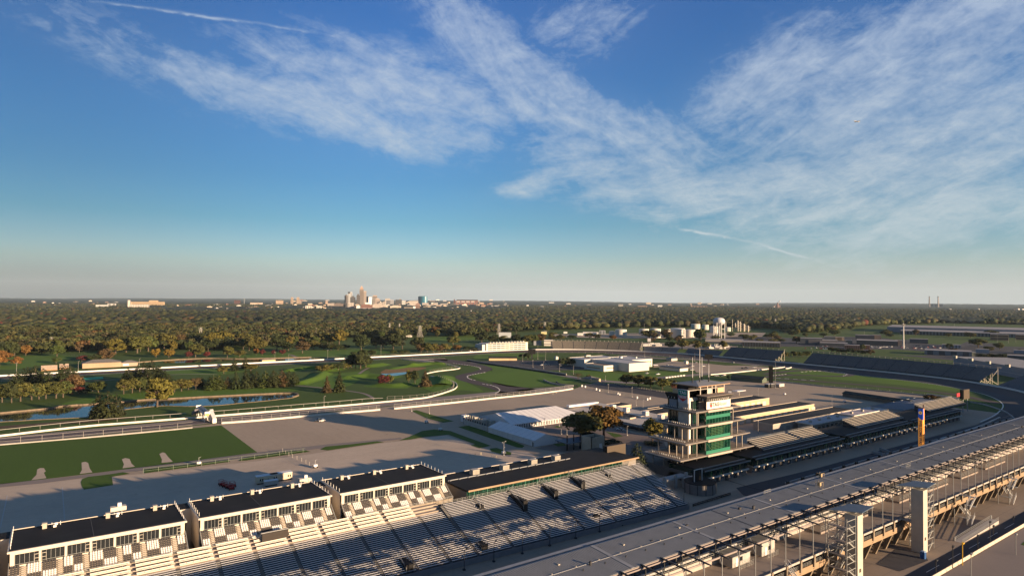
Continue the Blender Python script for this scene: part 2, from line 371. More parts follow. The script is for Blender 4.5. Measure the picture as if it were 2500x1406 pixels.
# paler gravel nearer the terrace
sheet('gravel_lot', P_([(-60, 1210), (0, 1190), (200, 1168), (345, 1157), (620, 1126), (760, 1108), (800, 1101), (938, 1081), (975, 1077), (1000, 1074), (1090, 1062), (1170, 1093), (1290, 1103), (1330, 1130), (1300, 1150)]) + [Vector((222, -190, 0)), Vector((222, 30, 0))], Z2, LOT2)
sheet('service_road', P_([(-60, 1197), (0, 1189), (100, 1180), (250, 1160), (420, 1139), (590, 1120), (800, 1092), (980, 1072), (980, 1068), (800, 1084), (628, 1104.5), (400, 1133), (180, 1162), (-60, 1187)]), Z3, ROADM)
for a, b in (((18, 1209), (0, 1290)), ((152, 1189), (158, 1270))): strip('lot_line', P_([a, b]), .35, Z3, mat('faded_line', (.46, .41, .36), .8), 1)
for k in range(16): strip('parking_line', [(228+k*5.2, 34, 0), (228+k*5.2, -30, 0)], .22, Z3, mat('faint_line', (.40, .33, .27), .9), 1)
# green field at left with its four gravel aprons
sheet('grass_field', P_([(-80, 1094), (0, 1086), (270, 1065), (540, 1038), (628, 1104), (520, 1118), (415, 1132), (300, 1146), (180, 1161), (0, 1182), (-80, 1190)]), Z3, FIELD)
for pts in ([(77, 1172), (90, 1159), (91, 1146), (97, 1142.5), (108, 1142.5), (111, 1150), (108, 1154), (113, 1167)], [(194, 1157), (200, 1147), (200, 1129), (207, 1127), (215, 1130), (218, 1143), (225, 1153)],
            [(300, 1143), (303, 1133), (298, 1121), (306, 1118), (316, 1120), (322, 1132), (330, 1139)], [(394, 1130), (395, 1121), (388, 1108), (396, 1104), (404, 1106), (410, 1116), (421, 1127)]):
    sheet('gravel_apron', P_([(u + random.uniform(-1, 1), v) for u, v in pts]), Z4, LOT2)
for nm, pts in (('grass_verge', [(197, 1177), (201, 1169), (215, 1164), (240, 1161), (272, 1157), (276, 1184), (205, 1195), (200, 1188)]), ('grass_verge', [(272, 1157), (300, 1152.5), (318, 1156), (273, 1164)]),
            ('grass_verge', [(351, 1146), (557, 1122.5), (562, 1127), (353, 1155)]), ('grass_verge', [(582, 1125), (590, 1119), (610, 1115), (700, 1102), (745, 1099), (758, 1102.5), (738, 1105), (600, 1124)]),
            ('grass_island', [(782, 1097), (795, 1090), (860, 1084), (920, 1077), (938, 1079), (870, 1089), (800, 1099.5)]),
            ('grass_island', [(975, 1075), (1000, 1066), (1030, 1052), (1060, 1048), (1100, 1052), (1140, 1067), (1199, 1088), (1170, 1094), (1150, 1087), (1160, 1084), (1095, 1061), (1040, 1066), (1000, 1073)]),
            ('grass_island', [(1005, 1003), (1017, 1001), (1060, 1014), (1108, 1028.5), (1082, 1031.5), (1040, 1020)]),
            ('grass_strip', [(1118, 1042), (1146, 1038.5), (1220, 1064), (1281, 1088), (1275, 1093), (1262, 1092), (1180, 1064)]),
            ('grass_patch', [(1195, 1095), (1212, 1093), (1249, 1105), (1247, 1110.5), (1229, 1110), (1200, 1102)]), ('grass_patch', [(1350, 1042), (1364, 1039), (1374, 1042), (1362, 1044)]),
            ('grass_patch', [(1350, 1084), (1375, 1081), (1384, 1087), (1362, 1090)]), ('grass_patch', [(1478, 1053), (1512, 1060), (1522, 1065), (1500, 1068)])):
    sheet(nm, P_(pts), Z4, FIELD)
# plaza east of the pagoda
sheet('plaza', P_([(1304, 1095), (1353, 1084), (1248, 1046), (1400, 1020), (1620, 1075), (1640, 1130), (1560, 1150), (1420, 1110)]), Z3, layered('brick_plaza', (.19, .145, .12), .12, .1, .9, seam=(5, 5), seamcol=.8))
for a, b in (((1262, 1052), (1480, 1100)), ((1290, 1050), (1560, 1120))):
    strip('plaza_path', [g(*a), g((a[0]+b[0])/2, (a[1]+b[1])/2+2), g(*b)], 3, Z4, LOT2)
# inner road with its white walls
sheet('infield_road', [(443.5, 140), (462, 140), (465, 0), (464, -120), (462, -235)] + [tuple(g(u, v))[:2] for u, v in [(1100, 966), (1200, 957), (1300, 948), (1400, 941), (1399, 949)]] + [(443.5, -235)], Z2, ROADM)
strip('road_lane', [(452, 140), (453, 0), (452, -80), (451, -150)], 8, Z3, layered('old_asphalt', (.105, .083, .078), .1, .04, .5))
# road course curves
strip('road_course', P_([(1050, 878), (1081, 882), (1112, 884.5), (1150, 889), (1178, 895), (1187, 901), (1172, 907.5), (1142, 914), (1128, 919.5), (1138, 927), (1170, 935.5), (1204, 944), (1228, 952), (1262, 957)]), 14, Z3, ASPH)
sheet('road_course_apron', P_([(1060, 876), (1085, 876), (1120, 880), (1160, 886), (1201, 901), (1203, 906), (1180, 899), (1145, 893), (1085, 887), (1060, 884)]), Z2, ASPH)
sheet('road_course_exit', P_([(1198, 932), (1240, 940), (1310, 950), (1262, 960), (1215, 962), (1222, 950)]), Z2, ASPH)
sheet('track_entry_apron', P_([(985, 876), (1086, 874), (1095, 880), (1055, 886), (1000, 880)]), Z2, LOT)
sheet('infield_parking', P_([(1168, 882), (1260, 879), (1367, 880), (1378, 890), (1440, 893), (1432, 903), (1330, 904), (1280, 898), (1200, 887)]), Z2, DASPH)
strip('access_road', P_([(1150, 884), (1220, 891), (1300, 902), (1370, 915), (1420, 925), (1470, 934)]), 12, Z3, ROADM)
sheet('museum_lot', P_([(1596, 888), (1640, 881), (1676, 884), (1732, 888), (1772, 892), (1820, 892), (1868, 896), (1900, 899), (1876, 902), (1772, 910), (1730, 913), (1700, 909), (1694, 902), (1640, 893), (1596, 897)]), Z2, LOT)
strip('museum_road', P_([(1430, 925), (1500, 932), (1560, 934), (1617, 922), (1700, 915), (1780, 908), (1900, 899), (1960, 893)]), 13, Z3, ROADM)
strip('infield_lane', P_([(1430, 884), (1540, 868), (1600, 874), (1700, 878), (1790, 884), (1860, 893)]), 16, Z2, ROADM)
strip('infield_loop', P_([(1870, 914), (1890, 910), (1947, 904.6), (2001, 903), (2055, 908.6), (2076, 914.5), (2055, 918.2), (2001, 917.5), (1947, 915), (1890, 918), (1866, 921)]), 9, Z3, ASPH)
strip('infield_lane', P_([(1885, 923), (2000, 931), (2100, 939), (2200, 948), (2330, 963), (2440, 985)]), 9, Z3, ASPH)
sheet('dark_lot', P_([(1500, 936), (1560, 946), (1640, 959), (1640, 975), (1560, 962), (1440, 944), (1420, 938)]), Z2, DASPH)
# water
def water(name, pts, z, bank):
    w = closed(P_(pts), 4); sheet(name, w, z, WATER)
    return w
CANAL = [(-90, 1019), (0, 1011), (60, 1005), (123, 998.7), (179, 991.5), (230, 988), (294, 983), (353, 978), (410, 975.4), (520, 969.5), (640, 963.9), (690, 962.2), (718, 963.4), (724, 967), (700, 972), (640, 978.5), (590, 983), (527, 989.6), (460, 991.5), (400, 990), (346, 995), (300, 1001), (260, 1011), (223, 1018), (128, 1023), (0, 1030), (-90, 1036)]
cw = P_(CANAL); sheet('canal_water', cw, .20, WATER)
far_bank = smooth(P_([(-90, 1018.5), (0, 1010), (60, 1004.5), (123, 998.2), (150, 993.5), (179, 990.8), (205, 989.6), (230, 987.5), (294, 982.5), (353, 977.5), (410, 974.9), (520, 969), (640, 963.2), (690, 961), (720, 962), (728, 966), (716, 970.5)]), 5)
near_bank = smooth(P_([(-90, 1036), (0, 1030), (128, 1023), (223, 1018), (260, 1011), (300, 1001), (346, 995.4), (400, 990.6), (460, 992), (527, 990), (590, 984), (640, 979.4), (700, 973), (716, 970.5)]), 5)
def stonebank(name, pts, w, h, label):
    mb = MB(); rnd = random.Random(4)
    q = [p + Vector((rnd.uniform(-.4, .4), rnd.uniform(-.4, .4), 0)) for p in pts]; wallrun(mb, q, w, h); return meta(mb.build(name, STONE), label, 'retaining wall')
stonebank('canal_wall', far_bank, 1.5, 1.15, 'rough limestone bank wall along the far edge of the narrow canal')
stonebank('canal_wall', near_bank, .8, .35, 'low stone edging along the near bank of the narrow canal')
CANAL2 = [(400, 882), (450, 878.5), (520, 877), (600, 878), (760, 874), (760, 877.5), (640, 882), (560, 881), (480, 885), (400, 886)]
sheet('far_canal_water', P_(CANAL2), .2, WATER)
mb = MB(); wallrun(mb, smooth(P_([(330, 886), (400, 880.8), (450, 877.6), (520, 875.6), (600, 876.6), (760, 872.6)]), 4), 1.2, 1.2); meta(mb.build('canal_wall', STONE), 'thin stone wall edging the strip of water beyond the back straight', 'retaining wall')
POND = [(932, 912.5), (950, 912), (992, 908.5), (990, 913), (968, 917), (945, 918), (934, 916)]
sheet('pond_water', closed(P_(POND), 3), .2, WATER)
sheet('dry_reed_bed', closed(P_([(930, 908), (950, 899), (990, 897.5), (1037, 896.5), (1034, 901), (1000, 907.5), (950, 911.5), (932, 912)]), 3), Z4, REED)
sheet('brown_bank', P_([(-80, 1046), (0, 1040), (120, 1031), (225, 1022), (345, 1018), (225, 1031), (90, 1040), (0, 1046), (-80, 1052)]), Z2, mat('brown_soil', (.09, .06, .035), .95, var=.2, sc=.2))
sheet('artificial_turf', P_([(193, 922.5), (251, 919.5), (253, 924.5), (193, 929)]), Z4, mat('mint_turf', (.05, .33, .17), .9))
# golf paths
for pts, w in (([(876, 913), (890, 903), (906, 895.5), (925, 891)], 3), ([(725, 941), (779, 946), (840, 953), (884, 959.5), (905, 968), (912, 974)], 3), ([(779, 917), (786, 921), (793, 925)], 3),
               ([(415, 914.5), (470, 913), (530, 914)], 3), ([(192, 930), (240, 928.5), (297, 926)], 3), ([(420, 946), (500, 942), (600, 944), (725, 941)], 2.4), ([(715, 879), (724, 874), (715, 868), (708, 866)], 5), ([(720, 876), (750, 875)], 3), ([(0, 930), (20, 929), (40, 928)], 4)):
    strip('golf_path', P_(pts), w, Z3, ROADM)
# pale sand bunkers, fairway tints
FAIR = layered('fairway', (.075, .138, .011), .12, .02, .3, (1, .3, 1), seam=(9, 0), seamcol=.92)
for pts in ([(150, 986), (240, 967), (400, 955), (640, 948), (735, 951), (640, 961), (400, 972), (220, 985)], [(740, 930), (800, 915), (900, 905), (880, 925), (840, 945), (760, 945)], [(560, 868), (760, 856), (900, 852), (960, 862), (760, 872), (600, 874)],
            [(0, 876), (120, 866), (180, 872), (90, 893), (0, 902)], [(400, 905), (560, 898), (600, 905), (540, 915), (420, 913)], [(1060, 893), (1110, 892), (1125, 900), (1060, 906), (1030, 900)], [(1010, 930), (1070, 960), (1120, 952), (1180, 955), (1120, 925), (1085, 915)],
            [(1140, 893), (1200, 892), (1300, 905), (1400, 924), (1380, 936), (1260, 945), (1190, 930), (1150, 915), (1195, 905)], [(1900, 905), (2000, 897), (2100, 905), (2250, 925), (2380, 960), (2200, 940), (2000, 922)], [(1200, 858), (1290, 862), (1330, 870), (1160, 876)],
            [(1390, 905), (1440, 904), (1530, 912), (1600, 907), (1680, 912), (1600, 925), (1500, 930), (1440, 920)]):
    sheet('fairway', closed(P_(pts), 4), Z2, FAIR)
# hillocks of the golf course
def hillocks():
    ridges = [([(955, 975), (1000, 970), (1040, 960), (1072, 945), (1083, 932), (1079, 922)], 8, 2.7), ([(1010, 893), (1050, 888), (1075, 889)], 7, 2.6), ([(850, 922), (900, 917), (930, 921)], 10, 2.8), ([(930, 940), (960, 942), (985, 938)], 8, 2.2),
              ([(735, 936), (770, 925), (790, 912)], 6, 2.8), ([(705, 905), (740, 900), (770, 899)], 6, 2.4), ([(900, 895), (930, 890)], 8, 2.6), ([(800, 905), (820, 900)], 7, 2.0), ([(960, 900), (1005, 893)], 6, 1.6)]
    R_ = [([g(*p) for p in pts], w, h) for pts, w, h in ridges]
    x0, x1, y0, y1, st = 520, 775, -425, -150, 2.5
    nx, ny = int((x1-x0)/st), int((y1-y0)/st); X, Y = np.meshgrid(np.linspace(x0, x1, nx), np.linspace(y0, y1, ny), indexing='ij'); Z = np.full(X.shape, -.12)
    for pts, w, h in R_:
        D = np.full(X.shape, 1e9)
        for a, b in zip(pts[:-1], pts[1:]):
            dx, dy = b.x-a.x, b.y-a.y; t = np.clip(((X-a.x)*dx + (Y-a.y)*dy)/(dx*dx+dy*dy), 0, 1); D = np.minimum(D, np.hypot(X-a.x-t*dx, Y-a.y-t*dy))
        Z += h*np.exp(-(D/w)**2)
    Z += .12*np.sin(X/9)*np.sin(Y/11)
    v = np.stack([X, Y, Z], -1).reshape(-1, 3); i, j = np.meshgrid(np.arange(nx-1), np.arange(ny-1), indexing='ij'); a = (i*ny+j).ravel()
    f = np.stack([a, a+ny, a+ny+1, a+1], 1); keep = Z.ravel()[f].max(1) > .0; f = f[keep]
    me = bpy.data.meshes.new('hillocks'); me.from_pydata(v.tolist(), [], f.tolist()); me.materials.append(FAIR); me.polygons.foreach_set('use_smooth', [True]*len(me.polygons))
    o = bpy.data.objects.new('golf_hillocks', me); COL.objects.link(o); o['kind'] = 'structure'
hillocks()
# ---------------------------------------------------------------- the oval
OUTER = [(806, 140), (806, -60), (806, -300), (806, -460), (805, -530), (798, -575), (780, -617), (744, -668), (690, -710), (635, -737), (582, -749), (500, -751), (430, -751), (366, -748), (309, -743), (251, -727), (196, -688), (160, -630), (142, -560), (134, -480), (131, -400), (130, 60)]
OZ = [1.0]*4 + [1.3, 1.8, 2.4] + [2.6]*9 + [2.2, 1.6, 1.2] + [.6, .3, .3]
_ov = smooth([(a[0], a[1], z) for a, z in zip(OUTER, OZ)], 8)
def offset(pts, d, z=None):
    out = []; n = len(pts)
    for i, p in enumerate(pts):
        a = pts[max(i-1, 0)]; b = pts[min(i+1, n-1)]; t = Vector((b[0]-a[0], b[1]-a[1])).normalized(); out.append(Vector((p[0]-t.y*d, p[1]+t.x*d, p[2] if z is None else z)))
    return out
def oval():
    # travelling south along the back straight the infield lies on the right hand
    inn = offset(_ov, -16, .10); apr = offset(_ov, -30, .07); mb = MB(); n = len(_ov)
    for i in range(n-1):
        mb.cur = 0; mb.quad(_ov[i], _ov[i+1], inn[i+1], inn[i])
        if 60 < i < 150: mb.cur = 1; mb.quad(inn[i], inn[i+1], apr[i+1], apr[i])
    o = mb.build('oval_track', [ASPH, DASPH], fix=False); o['kind'] = 'structure'
    mb = MB(); ribbon(mb, offset(_ov, -20.5, .14)[0:58], 1.4); ribbon(mb, offset(_ov, -31, .11)[60:150], .7); mb.build('track_edge_line', WHITE, fix=False)['kind'] = 'structure'
    # embankment behind the outer wall
    mb = MB(); o1 = offset(_ov, .4); o2 = offset(_ov, 9, -.05)
    for i in range(n-1): mb.quad(o1[i], o1[i+1], o2[i+1], o2[i])
    mb.build('track_embankment', GRASS, fix=False)['kind'] = 'structure'
    mb = MB(); wallrun(mb, _ov[:60], .5, 1.5); meta(mb.build('track_wall', WHITE), 'sunlit white wall lining the outside of the long back straight', 'wall')
    mb = MB(); wallrun(mb, _ov[59:78], .5, 1.6); meta(mb.build('track_wall', WHITE), 'bright white curved wall in front of the tan bleachers', 'wall')
    mb = MB(); wallrun(mb, _ov[77:140], .5, 1.5); meta(mb.build('track_wall', WHITE), 'grey looking shaded wall curving below the long dark blue bleachers', 'wall')
oval()
# ---------------------------------------------------------------- shared finishes
ROOFG = mat('grey_metal_roof', (.19, .19, .188), .55, var=.10, sc=.25, det=8)
ROOFL = mat('light_metal_trim', (.22, .22, .225), .5, var=.1, sc=.4)
DARKM = mat('dark_steel', (.035, .036, .038), .5, var=.15, sc=.6)
STEEL = mat('galvanised_steel', (.30, .30, .29), .45, metal=.3, var=.12, sc=.8)
PIPE = mat('pinkish_pipe', (.26, .215, .19), .6, var=.1, sc=.4)
BEIGE = mat('tan_fascia', (.29, .20, .125), .8, var=.14, sc=.25, det=8)
DECK = mat('deck_concrete', (.25, .205, .175), .85, var=.14, sc=.12, det=9)
ALU = mat('aluminium_bench', (.66, .64, .62), .45, metal=.1, var=.06, sc=.5)
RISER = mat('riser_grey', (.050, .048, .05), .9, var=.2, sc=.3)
BLACK = mat('black_membrane', (.017, .016, .016), .85, var=.35, sc=.12, det=8)
GLASS = mat('dark_window', (.015, .018, .02), .08, spec=.8)
GREENG = mat('green_glass', (.004, .026, .017), .06, spec=.9, var=.5, sc=.35, det=2)
GREENP = mat('green_panel', (.014, .15, .09), .35, spec=.6)
SEATW = mat('white_seat', (.62, .59, .56), .5)
SEATG = mat('charcoal_seat', (.055, .05, .05), .5)
BLUEM = mat('slate_blue_canopy', (.07, .095, .13), .5, var=.08, sc=.4)
HVAC = mat('hvac_cream', (.38, .34, .28), .6, var=.1, sc=1.)
YELL = mat('yellow_paint', (.60, .36, .03), .5)
BLUEP = mat('blue_plastic', (.03, .09, .24), .5)
REDP = mat('red_paint', (.30, .018, .02), .5, var=.2, sc=1.)
def rail(mb, a, b, h=1.05, n=3, step=2., w=.06):
    a = Vector(a); b = Vector(b)
    for i in range(n): z = Vector((0, 0, h*(i+1)/n)); mb.bar(a+z, b+z, w)
    k = max(1, int((b-a).length/step))
    for i in range(k+1): p = a.lerp(b, i/k); mb.bar(p, p+Vector((0, 0, h)), w)
# ---------------------------------------------------------------- covered grandstand in front of the camera
def paddock():
    N0, N1 = -52., -640.; SP = 6.8
    t = thing('covered_grandstand', (97, -260, 0), 'long covered grandstand with flat grey metal roof and open steel frame in the foreground', 'grandstand')
    mb = MB()         # roof: three long planes with slightly raised panel joints
    mb.hexa([(104, N1, 18.4), (118, N1, 19.1), (118, N0, 19.1), (104, N0, 18.4), (104, N1, 18.65), (118, N1, 19.35), (118, N0, 19.35), (104, N0, 18.65)])
    for i in range(int((N0-N1)/.62)):
        n = N0 - .4 - i*.62
        mb.bar((104.05, n, 18.67), (117.95, n, 19.37), .07, .05)
    rf = mb.build('roof', ROOFG, t, fix=False)
    mb = MB()
    for n in (-109.5, -139.8, -176.5, -217, -258, -300, -345, -392, -440): mb.bar((104, n, 18.68), (118, n, 19.38), .95, .12)
    mb.bar((111, N1, 19.05), (111, N0, 19.05), .16, .12)
    mb.build('roof_joint_cover', ROOFL, rf, fix=False)
    mb = MB()
    for n in (-156.5, -196, -238, -280, -322, -368, -416): mb.bar((104, n, 18.68), (118, n, 19.38), .28, .1)
    mb.build('roof_expansion_joint', DARKM, rf, fix=False)
    mb = MB(); mb.box(118, 119.4, N1, N0, 18.7, 18.95); mb.box(119.4, 120.6, N1, N0, 18.6, 19.12); mb.build('gutter', ROOFL, rf, fix=False)
    mb = MB(); k = 0
    for n in np.arange(-70, -465, -7.1): mb.lathe((111.1, float(n), 19.02), [(.15, 0), (.15, .2), (.08, .3)], 7); k += 1
    for n in np.arange(-75, -465, -21): mb.box(113.9, 114.4, float(n), float(n)+.5, 19.1, 19.4)
    mb.build('roof_vent', HVAC, rf, fix=False, kind='stuff')
    for (e, n) in ((118.3, -183.2), (107.5, -256)):
        mb = MB(); z0 = 18.9
        for a in range(5): mb.bar((e, n-a*.9, z0), (e, n-a*.9, z0+1.5), .07)
        mb.bar((e, n, z0+1.5), (e, n-3.6, z0+1.5), .07); mb.bar((e, n, z0+.8), (e, n-3.6, z0+.8), .07); mb.build('roof_guardrail', STEEL, rf)
    for (e, n) in ((112.6, -206.), (118.2, -217.)):
        mb = MB()
        for a in (0, 1.5):
            for b in (0, 1.8): mb.bar((e+a, n-b, 19.1), (e+a, n-b, 20.7), .08)
        mb.box(e+.2, e+1.1, n-1.1, n-.2, 19.4, 20.5); mb.bar((e, n, 20.6), (e+1.5, n, 20.6), .08); mb.bar((e, n, 20.6), (e, n-1.8, 20.6), .08); mb.build('roof_camera_cage', mat('gold_cage', (.40, .30, .17), .6), rf)
    # promenade deck, fascia and lower walkway
    mb = MB(); mb.box(96.7, 109.2, N1, N0, 9.0, 9.4)
    dk = mb.build('deck', DECK, t, fix=False)
    mb = MB(); mb.box(96.55, 96.75, N1, N0, 9.05, 9.62); mb.build('deck_kerb', CONC, dk, fix=False)
    mb = MB(); mb.box(97, 118, N1, N0, 5.5, 5.9); mb.box(96.7, 97.1, N1, N0, 5.4, 7.15); mb.build('tan_walkway_fascia', BEIGE, t, fix=False)
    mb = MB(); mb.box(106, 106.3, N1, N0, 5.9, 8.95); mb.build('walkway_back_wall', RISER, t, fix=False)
    rl = MB()
    cols = [N0 - 3 - SP*i - ((N0-3-SP*0 + 173.5) % SP) for i in range(0, 62)]
    cols = [n for n in (-173.5 + SP*k for k in range(18, -72, -1)) if N1 < n < N0]
    leg = MB()
    def legmb(n):
        m_ = MB(); a = .38
        m_.hexa([(99.0, n-a, 0), (100.0, n-a, 0), (100.0, n+a, 0), (99.0, n+a, 0), (96.6, n-a, 6.0), (98.6, n-a, 6.0), (98.6, n+a, 6.0), (96.6, n+a, 6.0)])
        m_.box(96.3, 97.0, n-a, n+a, 6.4, 9.7); return m_
    base = None
    for i, n in enumerate(cols):
        if i == 0:
            base = legmb(0).build('column', mat('leg_concrete', (.21, .165, .12), .9, var=.15, sc=.5), None); base.parent = t; base.location = Vector((0, n, 0)) - t.location; base.location.x = -t.location.x
        else:
            c = base.copy(); COL.objects.link(c); c.parent = t; c.location = Vector((-97, n+260, 0))
        rail(rl, (96.95, n-.45, 7.15), (96.95, n-SP+.45, 7.15), 1.0, 3, 1.1, .055)
    rl.build('walkway_railing', STEEL, t, fix=False)
    base = None
    for i, n in enumerate(cols):
        if i == 0:
            m_ = MB(); m_.tube((96.9, 0, 7.3), (96.9, 0, 18.2), .12, n=6); m_.bar((97, -.2, 15.9), (99.8, -2.1, 18.6), .11); base = m_.build('mast', STEEL, None); base.parent = t; base.location = (-97, n+260, 0)
            m_ = MB(); m_.bar((95.6, 0, 18.45), (104.3, 0, 18.75), .32, .30); m_.bar((95.6, 0, 18.55), (94.9, 0, 18.35), .5, .1); b2 = m_.build('rafter', DARKM, None); b2.parent = t; b2.location = (-97, n+260, 0)
        else:
            for bb in (base, b2):
                c = bb.copy(); COL.objects.link(c); c.parent = t; c.location = (-97, n+260, 0)
    mb = MB(); mb.tube((97, N1, 18.25), (97, N0, 18.25), .24, n=8); mb.tube((103.2, N1, 18.25), (103.2, N0, 18.25), .18, n=6); mb.box(103.8, 104.02, N1, N0, 18.1, 18.55); mb.build('pipe_beam', PIPE, t, fix=False)
    # white rear wall and the seats falling away below the roof
    mb = MB(); mb.box(108.9, 109.2, N1, N0, 9.4, 11.6); w = mb.build('rear_wall', mat('off_white_block', (.36, .32, .28), .8, var=.1, sc=.3), t, fix=False)
    mb = MB(); rail(mb, (108.6, N0, 11.6), (108.6, N1, 11.6), 1.1, 2, 2.27, .07); mb.build('wall_railing', STEEL, w, fix=False)
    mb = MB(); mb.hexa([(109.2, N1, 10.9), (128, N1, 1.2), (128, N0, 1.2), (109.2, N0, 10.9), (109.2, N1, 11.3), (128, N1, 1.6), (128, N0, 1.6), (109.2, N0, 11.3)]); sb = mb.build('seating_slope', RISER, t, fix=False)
    mb = MB()
    for r in range(10):
        e, z = 110. + r*.95, 11.35 - r*.49
        n = N0
        while n > N1:
            ln = 5.6; 
            if r < 3: mb.box(e, e+.45, n-ln, n, z+.35, z+.75)
            else: mb.box(e, e+.35, n-ln, n, z+.3, z+.38)
            n -= SP
    mb.build('seat_row', SEATW, sb, fix=False, kind='stuff')
    # frames under the roof
    mb = MB()
    for n in cols:
        mb.bar((103.4, n, 18.3), (117.8, n, 18.9), .3, .5); mb.tube((109, n, 11), (109, n, 19.3), .16, n=6); mb.tube((119, n, 0), (119, n, 18.8), .2, n=6)
        mb.bar((104, n, 16.6), (109, n, 14.5), .1); mb.bar((103.5, n, 16.5), (103.5, n-SP, 16.5), .12); mb.bar((106.2, n, 17.6), (106.2, n-SP, 17.6), .12)
    mb.build('roof_truss', DARKM, t, fix=False)
    # random bars and boxes added below the roof to break up light passing under it
    rnd = random.Random(11); mb = MB(); n = N0 - 10
    while n > N1 + 12:
        ln = rnd.choice([.4, .8, 2.6, 5., 9.]); e = rnd.choice([110, 112, 114, 116]); z0 = rnd.uniform(12., 16.8)
        mb.box(e, e+.5, n-ln, n, z0, z0 + (rnd.uniform(.25, .8) if ln > 2 else rnd.uniform(1., 3.4))); n -= rnd.choice([.3, .6, 1., 1.6, 2.4])
    mb.build('light_breaker', RISER, t, fix=False, kind='stuff')
    mb = MB(); n = -238.  # gapped panels added to block low sun under the farther roof
    while n > N1+8: mb.box(109.4, 109.6, n-6.1, n, 11.6, 17.7); n -= 6.8
    mb.build('sun_blocker', RISER, t, fix=False, kind='stuff')
    return t
paddock()
def kiosk(e0, e1, n0, n1, h, label, door_n, rz=0):
    t = thing('deck_cabin', ((e0+e1)/2, (n0+n1)/2, 9.4), label, 'cabin', 'grey cabins on the promenade deck')
    mb = MB(); mb.box(e0, e1, n1, n0, 9.4+.35, 9.4+h); mb.build('wall', mat('grey_siding', (.36, .33, .30), .7, var=.1, sc=.6), t)
    mb = MB(); mb.box(e0-.2, e1+.2, n1-.2, n0+.2, 9.4+h, 9.55+h); mb.build('roof', ROOFG, t)
    mb = MB(); mb.box(e0-.06, e0, door_n-.9, door_n, 9.8, 12.0); mb.build('door', WHITE, t)
    mb = MB(); mb.box(e0-.05, e0, door_n-3.0, door_n-1.6, 10.9, 12.0); mb.build('window', GLASS, t)
    mb = MB(); rail(mb, (e0-1.5, n0-.5, 9.45), (e0-1.5, n1+.4, 9.45), 1.5, 4, 1.1, .05); rail(mb, (e0-1.5, n1+.4, 9.45), (e0-.1, n1+.4, 9.45), 1.5, 4, 1.1, .05); mb.build('railing', STEEL, t)
kiosk(104, 108.3, -146.8, -154.6, 3.1, 'grey sided cabin with railed landing, the nearer of two on the open deck', -148.2)
kiosk(104, 108.3, -160., -166.2, 3.9, 'taller grey cabin with white side wall, beyond the first one on the open deck', -161.5)
# low railed platforms further along the deck
for i, (n0, n1) in enumerate(((-191, -203), (-214, -222), (-243, -262), (-266, -284), (-297, -314), (-322, -345))):
    t = thing('deck_platform', (106, (n0+n1)/2, 9.4), 'raised railed platform, %s along the open deck counting from the near end' % nth(i), 'platform', 'railed platforms on the deck')
    mb = MB(); mb.box(104.2, 108.8, n1, n0, 9.4, 10.0); mb.build('platform', DECK, t)
    mb = MB(); rail(mb, (104.2, n0, 10.2), (104.2, n1, 10.2), 1.5, 3, 1.7, .06); rail(mb, (108.7, n0, 10.2), (108.7, n1, 10.2), 1.5, 3, 1.7, .06); mb.build('railing', STEEL, t)
    if i > 1:
        mb = MB()
        for a in range(3): mb.box(108, 108.8, n0-3.5-a*5.2, n0-2-a*5.2, 10.2, 12.1)
        mb.build('door', CONC, t)
